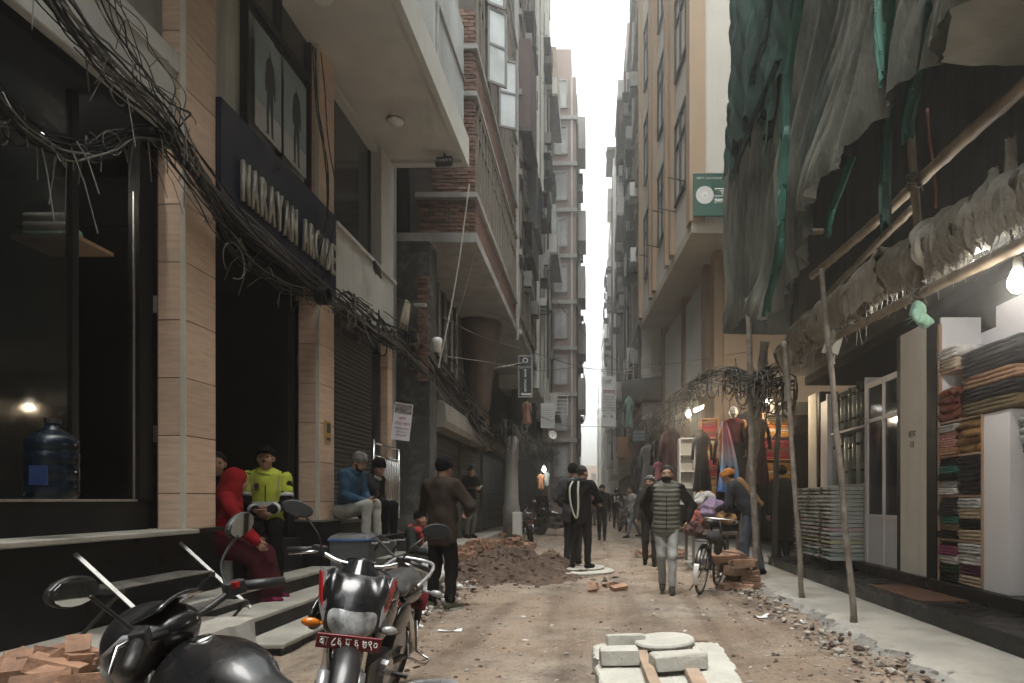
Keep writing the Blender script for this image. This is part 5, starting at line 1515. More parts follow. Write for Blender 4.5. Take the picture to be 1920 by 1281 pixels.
# -- woman in red, seated by the column
REDC = wear('red', (0.21, 0.008, 0.012)); MARO = wear('maroon', (0.045, 0.006, 0.010))
person('woman in a red hooded jacket and maroon skirt seated on the entrance steps', (-3.74, 6.85, 0.24), (0.78, .25), pelvis=.70, an=[(-.10, .50, .13), (.10, .46, .11)], wr=[(-.12, .34, .72), (.22, .40, .70)], lean=R(12), head=(R(4), R(6)),
       top=REDC, hat='hood', hatm=REDC, skirt=MARO, shoe=wear('wine', (.10, .008, .03)), sole=WHITEC, bulk=1.16, fold=.010, h=1.58, elbow=[(-.7, -.4, -.6), (.7, -.4, -.6)])
person('dim figure in grey trousers seated deep in the entrance behind the red hood', (-3.98, 7.25, 0.36), (0.45, -1), pelvis=.60, an=[(-.12, .46, .10), (.12, .46, .10)], wr=[(-.10, .3, .62), (.1, .3, .62)], top=BLK, bottom=GREYC, h=1.78, res=.02)
# -- two men on the sill by the railing
BLUE = wear('blue', (0.025, 0.06, 0.10)); TRK = wear('track_grey', (0.30, 0.30, 0.27)); CAMO = mat('wear_camo', (0.10, 0.095, 0.085), .85, 0.9, 22, .2)
m4, M4, j4 = person('man in a blue jacket, pale track trousers and patterned beanie looking at a phone', (-3.36, 9.3, .88), (0.80, -.28), pelvis=.30, an=[(-.10, .44, -.06), (.10, .40, -.06)], wr=[(-.07, .36, .42), (.05, .37, .41)], lean=R(14), head=(R(4), R(30)), top=BLUE, bottom=TRK, hat='beanie', hatm=CAMO,
    tache=2, collar=BLUE, shoe=wear('dark_trainer', (.04, .04, .042)), sole=WHITEC, elbow=[(-.6, -.6, -.6), (.6, -.6, -.6)], h=1.72)
o = held_phone(m4, (0, 0, 0), (R(35), 0, 0)); o.matrix_world = M4 @ Matrix.Translation((-.01, .47, .46)); tag(o, 'dark phone held by the man in the blue jacket', 'phone')
m5, M5, j5 = person('man in black with a black beanie holding a phone to his ear', (-3.30, 9.95, .88), (0.85, -.30), pelvis=.28, an=[(-.10, .42, -.07), (.10, .40, -.07)], wr=[(-.06, .30, .36), (.14, .20, .74)], lean=R(16), head=(R(-4), R(24)), top=wear('charcoal', (.016, .016, .018)), bottom=BLK, hat='beanie', hatm=BLK,
    shoe=BLK, sole=WHITEC, collar=GREYC, elbow=[(-.6, -.6, -.6), (.7, .4, -.7)], curl=.9, h=1.68)
o = held_phone(m5, (0, 0, 0), (R(80), 0, R(90))); o.matrix_world = M5 @ Matrix.Translation((.10, .20, .84)); tag(o, 'phone at the ear of the man in black', 'phone')
# -- standing man seen from behind
q = G(829, 1142)
person('man in a brown jacket and black trousers standing with his back turned', q, (0.28, 1), an=[(-.13, -.02, .09), (.12, -.04, .09)], wr=[(-.12, .30, 1.12), (.20, .26, 1.10)], head=(R(-12), R(4)), top=BRN, bottom=BLK, hat='beanie', hatm=BLK, collar=BRN, foot=(R(12), R(-22)),
       shoe=wear('olive_shoe', (.05, .052, .035)), sole=wear('sole_pale', (.30, .30, .26)), bulk=1.12, hem=.10, h=1.76, loose=1.1, elbow=[(-.8, -.4, -.4), (.8, -.4, -.4)], fold=.009)
# -- old person sitting on the ground with a red scarf
SHAWL = wear('dark_green_shawl', (.022, .028, .026))
m7, M7, j7 = person('old person in a black cap and red scarf sitting on the ground', (-2.66, 10.2, .27), (0.86, -.42), pelvis=.16, an=[(-.1, .66, .08), (.12, .6, .08)], wr=[(-.02, .40, .30), (.16, .42, .28)], lean=R(10), head=(R(-14), R(-2)), top=SHAWL, bottom=wear('pale_grey', (.30, .29, .26)), hat='beanie', hatm=BLK, h=1.58, bulk=1.1)
SCARF = mat('red_check_scarf', (0.24, 0.02, 0.02), .9, .8, 18, .4, 40)
up = j7['up']
blob('scarf', SCARF, m7, [('c', up(-.13, .02, .52), up(.12, .06, .50), .07, .06), ('c', up(-.12, -.06, .50), up(.10, -.07, .50), .07, .06), ('c', up(.10, .10, .46), up(.05, .17, .28), .06, .05), ('c', up(-.15, .02, .48), up(-.2, .06, .36), .06, .05)], .014, .05, disp=crump(2, .016))
# -- man by the shutter with a phone
q = Vector((-3.0, 16.7, .37))
m8, M8, j8 = person('man in black top and grey trousers reading a phone beside the shutters', q, (0.55, -.45), wr=[(-.06, .32, 1.18), (.10, .32, 1.18)], head=(0, R(22)), top=BLK, bottom=wear('dull_grey', (.10, .10, .092)), hair=True, h=1.72, res=.018, loose=1.15, elbow=[(-.6, -.5, -.6), (.6, -.5, -.6)])
o = held_phone(m8, (0, 0, 0), 0 and (0, 0, 0) or (R(40), 0, 0)); o.matrix_world = M8 @ Matrix.Translation((.03, .43, 1.22)); tag(o, 'pale phone held by the man beside the shutters', 'phone'); o.data.materials[0] = SHADEW
# -- pair on the manhole slab
q = Vector((-.36, 12.75, .10))
person('taller man in a dark grey coat and beanie of the pair on the slab', q, (0.2, 1), top=wear('slate', (.035, .037, .04)), bottom=wear('dark_blue', (.02, .022, .028)), hat='beanie', hatm=BLK, h=1.82, res=.018, bulk=1.12, hem=.1, collar=GREYC, wr=[(-.22, .18, 1.02), (.22, .18, 1.0)])
q = Vector((-.19, 12.1, .10))
m9, M9, j9 = person('man in black with a white strap down his back in front of the pair', q, (0.3, 1), top=BLK, bottom=BLK, hair=True, h=1.76, res=.016, bulk=1.08, hem=.08, head=(R(-35), 0), wr=[(-.1, .28, 1.1), (.15, .28, 1.12)], elbow=[(-.8, -.4, -.4), (.8, -.4, -.4)], an=[(-.15, 0, .09), (.13, -.05, .09)], foot=(R(20), R(-20)))
STR = wear('cream_strap', (.42, .40, .33))
up = j9['up']
b = MB(); b.tube(spline([up(-.13, -.07, .52), up(-.16, -.14, .40), up(-.14, -.165, .15), up(-.07, -.175, -.06), up(-.02, -.175, -.09), up(.0, -.17, .1), up(-.01, -.155, .36), up(-.02, -.09, .52)], 6), .02, 6, flat=.5); b.obj('strap', STR, m9, True)
# -- walkers further back
def at_ground(px, py): return G(px, py)
person('bearded man in black top and black trousers walking toward the viewer', G(1129, 1014), (-.05, -1), an=[(-.08, .10, .09), (.09, -.14, .11)], wr=[(-.24, .10, .92), (.10, .26, 1.12)], top=BLK, bottom=BLK, hat='beanie', hatm=BLK, tache=2, h=1.72, res=.02, bulk=1.08)
m11, M11, j11 = person('helmeted rider in a black jacket with a large white K', G(1156, 991), (0, -1), top=BLK, bottom=BLK, hat='helmet', hatm=mat('helmet_paint', (.02, .02, .022), .25), h=1.75, res=.022, bulk=1.15, wr=[(-.34, .05, 1.0), (.32, .05, .98)])
text('K', 'jacket_letter', WHITEC, m11, (0, .145, 1.27), .27, (R(90), 0, R(180)), .004, .30, .03)
person('man in a pale hooded top striding to the left', G(1188, 1009), (-.8, -.35), an=[(-.1, .28, .10), (.1, -.30, .13)], wr=[(-.22, .12, 1.0), (.24, -.1, .98)], lean=R(8), top=wear('pale_hoodie', (.32, .315, .29)), bottom=wear('blue_grey', (.10, .115, .13)), hair=True, h=1.70, res=.02, hem=.08, collar=wear('pale_hoodie', (.3, .3, .3)), bulk=1.1)
DOT = mat('wear_dotted', (0.02, 0.02, 0.02), .8, 0, 1, 0)
m13, M13, j13 = person('man in a dark jacket and white spotted bandana walking behind the vest', G(1219, 1062), (-.12, -1), an=[(-.09, .14, .09), (.10, -.12, .11)], wr=[(-.30, -.06, .98), (.26, .12, .92)], top=wear('dark_brown', (.022, .02, .02)), bottom=wear('dark_brown', (.022, .02, .02)), hat='bandana', hatm=DOT, tache=1, h=1.72, res=.018, bulk=1.06, head=(R(-18), 0))
for k in range(26):
    a = rng.uniform(0, 2 * math.pi); z = rng.uniform(.30, .92); r_ = math.sqrt(1 - z * z)
    p = j13['hx']((.093 * r_ * math.cos(a), -.014 + .111 * r_ * math.sin(a), .042 + .099 * z))
    b = MB(); b.ell(p, (.008, .008, .008), 6, 4); b.obj('spot', WHITEC, m13)
q = G(1250, 1112)
OLIVE = wear('olive_vest', (.105, .108, .088), .55, bump=.15)
m14, M14, j14 = person('man in an olive quilted vest, pale grey jeans and black face mask walking forward', q, (-.12, -1), an=[(-.075, .16, .09), (.06, -.10, .11)], wr=[(-.27, .10, .98), (.20, -.10, .98)], top=OLIVE, sleeve=BLK, vest=True, bottom=wear('grey_jeans', (.27, .275, .26)), hair=True, h=1.74, res=.015, collar=wear('vest_lining', (.16, .165, .14)),
    shoe=wear('dark_boot', (.03, .026, .022)), bulk=1.06, hem=.06, elbow=[(-.9, -.5, -.2), (.9, -.7, -.2)], loose=.92)
blob('face_mask', BLK, m14, [('e', j14['hx']((0, .035, -.060)), (.068, .076, .062), j14['HM'])], .011, .02, cut=lambda X, Y, Z: np.maximum(Z - (j14['hd'].z - .022), (j14['hd'].y - .005) - Y))
b = MB(); up = j14['up']; b.tube([up(0, .165, -.10), up(0, .168, .12), up(0, .155, .36), up(0, .115, .46)], .007, 5); b.obj('zip', BLK, m14)
# -- bent man at the stall
TAN = wear('tan', (.30, .17, .075))
m15, M15, j15 = person('man in an orange cap and tan shawl bending over the stall', Vector((2.58, 11.0, .10)), (-.75, .55), an=[(-.11, .05, .09), (.13, -.10, .09)], wr=[(-.12, .52, 1.0), (.14, .5, .98)], lean=R(34), head=(R(8), R(26)), top=wear('dark_navy', (.02, .023, .032)), bottom=wear('jeans', (.075, .095, .12)), hat='turban', hatm=wear('orange', (.42, .16, .03)), h=1.78, res=.018, bulk=1.1)
up = j15['up']
blob('shawl', TAN, m15, [('c', up(.0, -.10, .50), up(.10, -.15, .05), .07, .05), ('c', up(.12, -.06, .48), up(.17, -.08, .10), .06, .05)], .016, .05, disp=folds(.01, 30))
# -- dark figures far left and in the shop
person('dark clothed person standing at the parked motorcycles under the lit stall', Vector((-1.88, 25.5, .02)), (0, 1), top=BLK, bottom=BLK, hair=True, h=1.62, res=.025, bulk=1.15)
person('figure in a long black coat standing at the stall behind the black step', Vector((3.62, 13.0, .12)), (-.4, .9), top=BLK, bottom=BLK, hat='beanie', hatm=BLK, h=1.78, res=.022, bulk=1.2, hem=.4)
for (px, py, lab, m) in ((1112, 985, 'distant passer in a red coat', wear('far_red', (.22, .03, .03))), (1140, 978, 'distant passer in dark clothes under the haze', BLK), (1172, 982, 'distant passer in a grey coat beside the right stalls', GREYC), (1098, 976, 'distant passer in brown seen between the pair and the walkers', BRN), (1121, 974, 'distant passer in white beyond the bearded man', WHITEC), (1147, 972, 'distant passer in blue beside the helmeted rider', BLUE), (1107, 969, 'smallest distant passer in dark clothes at the lane end', BLK), (1164, 975, 'distant passer in maroon near the right stalls', MARO)):
    person(lab, G(px, py), (rng.uniform(-.5, .5), -1 if px % 2 else 1), top=m, bottom=BLK, hair=True, h=1.66, res=.03, group='distant passers')
# -- mannequin in a shaded sari
mq, MQ, jq = person('shop mannequin draped in a red to blue sari above the cloth heap', Vector((2.72, 13.1, 1.33)), (-.35, -1), wr=[(-.24, .06, .90), (.24, .06, .90)], hair=False, skin=SKINP, top=wear('maroon_blouse', (.10, .015, .02)), sleeve=wear('gold_sleeve', (.20, .10, .04)), skirt=wear('black_skirt', (.012, .01, .012)), h=1.72, res=.018, name='mannequin', shoe=BLK, bulk=.92)
def sari_mat():
    m = mat('sari_cloth', (.2, .2, .2), .6, 0, 1, .1)
    N = m.node_tree.nodes; L = m.node_tree.links
    tc = N['Texture Coordinate'] if 'Texture Coordinate' in N else N.new('ShaderNodeTexCoord')
    sp = N.new('ShaderNodeSeparateXYZ'); L.new(tc.outputs['Object'], sp.inputs[0])
    mr = N.new('ShaderNodeMapRange'); mr.inputs[1].default_value = 1.45; mr.inputs[2].default_value = .15; L.new(sp.outputs[2], mr.inputs[0])
    cr = N.new('ShaderNodeValToRGB'); L.new(mr.outputs[0], cr.inputs[0])
    e = cr.color_ramp.elements
    for _ in range(3): e.new(.5)
    for x, (p, c) in zip(e, ((0, (.24, .03, .06)), (.30, (.34, .10, .14)), (.50, (.48, .42, .46)), (.68, (.20, .34, .55)), (1, (.04, .12, .34)))): x.position = p; x.color = (*c, 1)
    L.new(cr.outputs[0], N['Principled BSDF'].inputs['Base Color'])
    return m
SARI = sari_mat()
up = jq['up']
def sari_fn(u, v):
    a = Vector((.15, .10, 1.46)).lerp(Vector((.08, .26, .12)), v); w = .05 + .17 * v
    qx = 2 * u - 1
    bul = .10 * math.sin(math.pi * min(1, v * 1.5)) * (1 if v < .66 else .6)
    return (a.x - .05 * math.sin(v * 3) + qx * w, a.y - .02 + bul + .035 * math.sin(qx * 9 + v * 3), a.z + .02 * qx)
b = MB(); b.grid(sari_fn, 24, 30); b.obj('sari', SARI, mq, True)
b = MB(); b.grid(lambda u, v: (.12 + .16 * u + .03 * math.sin(v * 4), .05 - .12 * u + .02 * math.sin(u * 14), 1.47 - 1.0 * v), 12, 14); b.obj('sari_tail', wear('pale_blue', (.22, .34, .46)), mq, True)
# ================================================================ motorcycles
PAINTB = mat('black_gloss_paint', (0.008, 0.008, 0.009), 0.3, 0.3, 2, 0.03, 60, coat=0.35, rvar=.12, dirt=.4, dcol=(.055, .046, .038), dscale=6)
PLASTB = mat('black_plastic', (0.014, 0.014, 0.014), 0.5, 0.3, 6, 0.1, 80)
RUBB = mat('tyre_rubber', (0.016, 0.015, 0.015), 0.85, 0.3, 8, 0.3, 60, dirt=.4, dcol=(.12, .085, .06))
CHRO = mat('chrome', (0.62, 0.62, 0.60), 0.18, 0.1, 5, 0.0, metal=1.0, rvar=.08)
MIRR = mat('mirror', (0.85, 0.86, 0.86), 0.02, 0, 1, 0, metal=1.0, rvar=0)
LENS = mat('clear_lens', (0.22, 0.22, 0.215), 0.07, 0.9, 9, 0.03, 30, coat=1.0)
AMB = mat('amber_lens', (0.5, 0.14, 0.01), 0.25, 0.1, 5, 0)
REDP = mat('red_plate', (0.16, 0.012, 0.016), 0.5, 0.2, 5, 0.05); REDL = mat('red_lens', (0.25, 0.01, 0.01), 0.2)
WINDS = mat('smoked_screen', (0.012, 0.013, 0.014), 0.08, 0.2, 3, 0, coat=.5, rvar=.04)
SILV = mat('silver_paint', (0.40, 0.40, 0.41), 0.3, 0.1, 3, 0, metal=.6)
SEATM = mat('seat_vinyl', (0.035, 0.034, 0.033), 0.38, 0.3, 4, 0.15, 60)
def motorcycle(label, loc, heading, lean=R(9), steer=0.0, style=0, plate=None, res=0.016, rear_plate=True, group='parked motorcycles', lite=False):
    t = thing('motorcycle', label, 'motorcycle', (0, 0, 0), local=True, group=group)
    yaw = math.atan2(-heading[0], heading[1])
    t.matrix_world = Matrix.Translation(Vector(loc)) @ Matrix.Rotation(yaw, 4, 'Z') @ Matrix.Rotation(-lean, 4, 'Y')
    S = Matrix.Translation((0, .40, 0)) @ Matrix.Rotation(steer, 4, 'Z') @ Matrix.Translation((0, -.40, 0))
    XR = Matrix.Rotation(R(90), 4, 'Y')
    def wheel(M, wd):
        a = MB(); prof = []
        for k in range(13):
            an_ = 2 * math.pi * k / 12
            prof.append((.255 + .048 * math.cos(an_), wd * math.sin(an_)))
        vs = []; fs = []; n = 30 if not lite else 18
        for r_, z in prof[:-1]:
            for j in range(n):
                b_ = 2 * math.pi * j / n; vs.append((r_ * math.cos(b_), r_ * math.sin(b_), z))
        for i in range(12):
            for j in range(n): fs.append((i * n + j, i * n + (j + 1) % n, ((i + 1) % 12) * n + (j + 1) % n, ((i + 1) % 12) * n + j))
        a.add(vs, fs, M @ XR); w = a.obj('wheel', RUBB, t, True)
        a = MB(); a.lathe([(.222, -.03), (.215, -.02), (.205, 0), (.215, .02), (.222, .03)], 24, M @ XR); 
        for k in range(6):
            an_ = k * math.pi / 3; a.tube([(.0, .02 * math.cos(an_), .02 * math.sin(an_)), (0, .21 * math.cos(an_), .21 * math.sin(an_))], .014, 5, M=M)
        a.lathe([(.05, -.06), (.05, .06)], 14, M @ XR)
        a.obj('rim', PLASTB if style else SILV, w)
        a = MB(); a.lathe([(.12, .045), (.12, .05)], 20, M @ XR); a.obj('brake_disc', CHRO, w)
    wheel(S @ Matrix.Translation((0, .67, .30)), .042); wheel(Matrix.Translation((0, -.62, .30)), .052)
    for sx in (-1, 1):
        b = MB(); b.tube([(sx * .085, .66, .30), (sx * .085, .58, .48)], .030, 8, M=S); b.obj('fork_slider', SILV if not style else PLASTB, t, True)
        b = MB(); b.tube([(sx * .085, .58, .48), (sx * .085, .42, .92)], .021, 8, M=S); b.obj('fork_tube', CHRO, t, True)
    def fend(u, v):
        a = R(-20 + 150 * u); q = 2 * v - 1
        return (q * .062, .67 + math.cos(a) * (.345 - .02 * q * q), .30 + math.sin(a) * (.345 - .025 * q * q))
    b = MB(); b.grid(fend, 18, 8, M=S); b.obj('front_mudguard', PAINTB, t, True, solid=.006)
    E = lambda c, r_, rot=None: ('e', c, r_, rot)
    if style == 0:
        fr = [E((0, .47, .80), (.155, .12, .17), Matrix.Rotation(R(30), 3, 'X')), E((0, .53, .72), (.135, .09, .11), None), E((-.12, .43, .86), (.05, .12, .11), None), E((.12, .43, .86), (.05, .12, .11), None)]
        blob('headlamp_cowl', PAINTB, t, fr, res, .04, M=S)
        blob('headlamp', LENS, t, [E((0, .572, .75), (.122, .055, .112), Matrix.Rotation(R(32), 3, 'X')), E((0, .595, .69), (.07, .045, .06), None)], res * .8, .02, M=S)
        b = MB(); b.grid(lambda u, v: ((2 * u - 1) * (.12 - .05 * v * v), .565 - .17 * v - .09 * (2 * u - 1)**2 * (1 - .3 * v), .83 + .20 * v - .02 * (2 * u - 1)**2), 14, 12, M=S); b.obj('windscreen', WINDS, t, True, solid=.005)
        for sx in (-1, 1):
            b = MB(); pts = [(sx * .135, .575, .72), (sx * .165, .50, .78), (sx * .19, .42, .96), (sx * .165, .46, .96), (sx * .135, .54, .84)]
            b.add(pts, [(0, 1, 2, 3, 4)], S); b.obj('fairing_stripe', SILV, t, solid=.006)
            b = MB(); pts = [(sx * .152, .535, .79), (sx * .172, .49, .82), (sx * .194, .43, .945), (sx * .180, .455, .94)]
            b.add(pts, [(0, 1, 2, 3)], S); b.obj('fairing_stripe', REDL, t, solid=.008)
    else:
        blob('headlamp_cowl', PAINTB, t, [E((0, .50, .93), (.15, .13, .13), Matrix.Rotation(R(-15), 3, 'X')), E((0, .44, .98), (.12, .11, .07), None), E((0, .56, .86), (.09, .07, .10), None)], res, .05, M=S)
        blob('headlamp', LENS, t, [E((0, .61, .87), (.095, .05, .09), None)], res * .8, .02, M=S)
        b = MB(); b.grid(lambda u, v: ((2 * u - 1) * .10, .50 - .16 * v, 1.035 + .055 * v - .02 * (2 * u - 1)**2), 8, 6, M=S); b.obj('instrument_panel', WINDS, t, True, solid=.01)
        for sx in (-1, 1):
            b = MB(); b.tube([(sx * .06, .37, .98), (sx * .14, .45, 1.0), (sx * .145, .54, .95)], [.010, .014, .006], 6, M=S); b.obj('cowl_trim', SILV, t, True)
    tank = [E((0, .16, .84), (.135, .24, .115), Matrix.Rotation(R(8), 3, 'X')), E((-.09, .22, .80), (.075, .18, .10), None), E((.09, .22, .80), (.075, .18, .10), None), E((0, -.06, .79), (.10, .12, .07), None)]
    blob('fuel_tank', PAINTB, t, tank, res, .05)
    b = MB(); b.lathe([(.035, 0), (.035, .012), (.02, .016)], 14, Matrix.Translation((0, .22, .95))); b.obj('fuel_cap', CHRO, t, True)
    blob('seat', SEATM, t, [E((0, -.20, .79), (.125, .16, .05), None), E((0, -.45, .815), (.13, .24, .052), Matrix.Rotation(R(-4), 3, 'X')), ('c', (0, -.3, .78), (0, -.62, .83), .07, .06)], res, .05)
    blob('tail_cowl', PAINTB, t, [E((0, -.66, .80), (.10, .20, .065), Matrix.Rotation(R(-14), 3, 'X')), E((-.09, -.45, .74), (.045, .24, .06), None), E((.09, -.45, .74), (.045, .24, .06), None)], res, .05)
    blob('tail_lamp', REDL, t, [E((0, -.84, .835), (.07, .03, .03), None)], res * .8, .01)
    for sx in (-1, 1):
        blob('side_panel', PAINTB, t, [E((sx * .13, -.16, .64), (.03, .16, .10), None)], res, .02)
        blob('tank_shroud', PAINTB, t, [E((sx * .17, .36, .73), (.03, .17, .10), Matrix.Rotation(R(-20), 3, 'X'))], res, .02)
    b = MB(); b.box(-.12, -.12, .28, .12, .30, .46); b.tube([(0, .18, .45), (0, .34, .62)], .075, 10)
    for k in range(5): b.lathe([(.10, 0), (.10, .01)], 10, Matrix.Translation((0, .2 + .03 * k, .48 + .033 * k)) @ Matrix.Rotation(R(-43), 4, 'X'))
    b.obj('engine', mat('engine_alloy', (.13, .13, .13), .5, .3, 6, .2, metal=.6), t, bevel=.01)
    b = MB(); b.lathe([(.09, .0), (.085, .04)], 16, Matrix.Translation((.12, .05, .36)) @ XR); b.lathe([(.09, .0), (.085, -.04)], 16, Matrix.Translation((-.12, .05, .36)) @ XR); b.obj('engine_cover', SILV if style == 0 else PLASTB, t)
    b = MB(); b.tube(spline([(.10, .30, .45), (.12, .36, .30), (.13, .1, .22), (.15, -.3, .30)], 5), .02, 8); b.tube([(.15, -.28, .30), (.17, -.78, .42)], [.038, .045], 12); b.obj('exhaust', CHRO if style == 0 else PLASTB, t, True)
    b = MB(); b.tube(spline([(0, .40, .90), (0, .15, .72), (0, -.3, .70), (0, -.7, .72)], 4), .022, 7); b.tube([(0, .40, .86), (0, .32, .35), (0, -.1, .30), (0, -.15, .68)], .02, 7)
    b.tube([(-.10, -.12, .36), (-.10, -.62, .30)], .022, 6); b.tube([(.10, -.12, .36), (.10, -.62, .30)], .022, 6); b.obj('frame', PLASTB, t, True)
    for sx in (-1, 1):
        b = MB(); b.tube([(sx * .12, -.36, .66), (sx * .12, -.58, .34)], .028, 8); b.obj('shock_absorber', CHRO, t, True)
        b = MB(); b.tube([(sx * .11, -.05, .33), (sx * .25, -.05, .33)], .016, 6); b.obj('foot_peg', PLASTB, t)
    hb = spline([(-.35, .24, 1.0), (-.24, .30, 1.03), (-.10, .36, .99), (.10, .36, .99), (.24, .30, 1.03), (.35, .24, 1.0)], 4)
    b = MB(); b.tube(hb, .012, 7, M=S); b.obj('handlebar', CHRO if style == 0 else PLASTB, t, True)
    for sx in (-1, 1):
        b = MB(); b.tube([(sx * .25, .297, 1.025), (sx * .37, .23, .992)], .019, 9, M=S); b.obj('grip', PLASTB, t, True)
        b = MB(); b.tube([(sx * .20, .33, 1.03), (sx * .26, .36, 1.02), (sx * .36, .30, .985)], [.010, .008, .006], 6, M=S); b.obj('lever', CHRO, t, True)
        b = MB(); b.rbox((sx * .215, .315, 1.03), (.07, .045, .05), (0, 0, R(-28 * sx)), M=S); sw_ = b.obj('switch_box', PLASTB, t, bevel=.006)
        if sx > 0: 
            b = MB(); b.rbox((sx * .20, .295, 1.045), (.02, .02, .02), M=S); b.obj('kill_switch', REDL, sw_)
        b = MB(); b.tube(spline([(sx * .20, .33, 1.03), (sx * .24, .36, 1.12), (sx * .32, .33, 1.20)], 5), .006, 6, M=S); b.obj('mirror_stem', PLASTB, t, True)
        Mm = S @ Matrix.Translation((sx * .345, .33, 1.225)) @ Matrix.Rotation(R(-8 * sx), 4, 'Y') @ Matrix.Rotation(R(90 + 8), 4, 'X')
        poly = [(.078 * math.cos(a) + .012 * math.cos(a)**2, (.042 + .008 * math.cos(a)) * math.sin(a)) for a in [2 * math.pi * k / 16 for k in range(16)]]
        b = MB(); b.prism([(x * sx, y) for x, y in poly][::sx], -.022, Mm); mh = b.obj('mirror_housing', PLASTB, t, bevel=.006)
        b = MB(); b.prism([(x * sx * .9, y * .9) for x, y in poly][::sx], .003, Mm); b.obj('mirror_glass', MIRR, mh)
        for (y, z, MM) in ((.53, .70, S), (-.74, .72, Matrix())):
            b = MB(); b.tube([(sx * .08, y, z), (sx * .16, y, z)], .010, 6, M=MM); b.ell((sx * .19, y + .005, z), (.045, .022, .024), 10, 7, M=MM); b.obj('indicator', LENS if not (sx > 0 and y > 0 and style == 0) else AMB, t, True)
    b = MB(); b.tube(spline([(-.13, -.40, .80), (-.15, -.62, .87), (-.10, -.80, .91), (.10, -.80, .91), (.15, -.62, .87), (.13, -.40, .80)], 5), .013, 8); b.obj('grab_rail', SILV, t, True)
    b = MB(); b.tube([(-.13, -.36, .52), (-.15, -.42, .34), (-.26, -.46, .30), (-.26, -.60, .30), (-.15, -.62, .34), (-.13, -.56, .55)], .010, 6); b.obj('sari_guard', CHRO, t, True)
    b = MB(); b.tube([(-.10, .0, .28), (-.22, -.08, .03 + .22 * math.tan(lean) * 0)], .011, 6); b.obj('side_stand', PLASTB, t)
    b = MB(); b.grid(lambda u, v: ((2 * u - 1) * .07, -.62 - .34 * math.cos(R(-30 + 90 * v)), .30 + .345 * math.sin(R(15 + 75 * v))), 4, 10); b.obj('rear_mudguard', PLASTB, t, True, solid=.006)
    if plate:
        b = MB(); b.rbox((0, .70, .66), (.30, .012, .075), (R(-12), 0, 0), M=S); pl = b.obj('number_plate', REDP, t, bevel=.003)
        o = text(plate, 'plate_lettering', SHADEW, pl, (0, .709, .66), .048, (R(90), 0, R(180)), .003, .27, .012); o.data.transform(S)
    if rear_plate:
        b = MB(); b.rbox((0, -.93, .62), (.20, .012, .14), (R(15), 0, 0)); b.obj('number_plate', REDP, t, bevel=.003)
    return t
motorcycle('black motorcycle with silver headlamp fairing and red number plate facing the camera', (-1.40, 3.98, -.01), (.0, -1), R(11), R(20), 0, '\u092c\u093e \u096e\u096c \u092a \u096c \u096d\u096f\u0966', .012)
motorcycle('black motorcycle nearest the camera with round mirrors pointing to the left', (-.92, 2.22, -.06), (-.82, .57), R(14), R(26), 1, None, .012)
motorcycle('motorcycle with a red rear plate parked beside the white block', Vector((-1.92, 21.2, 0)), (-.18, 1), R(9), R(-10), 1, None, .03, lite=True)
motorcycle('motorcycle parked crosswise behind the pair on the slab', Vector((-1.30, 25.2, 0)), (-.8, .35), R(9), R(10), 1, None, .03, lite=True)
motorcycle('far motorcycle standing beside the helmeted rider', Vector((1.25, 27.5, 0)), (.2, -1), R(9), R(-10), 1, None, .035, lite=True)
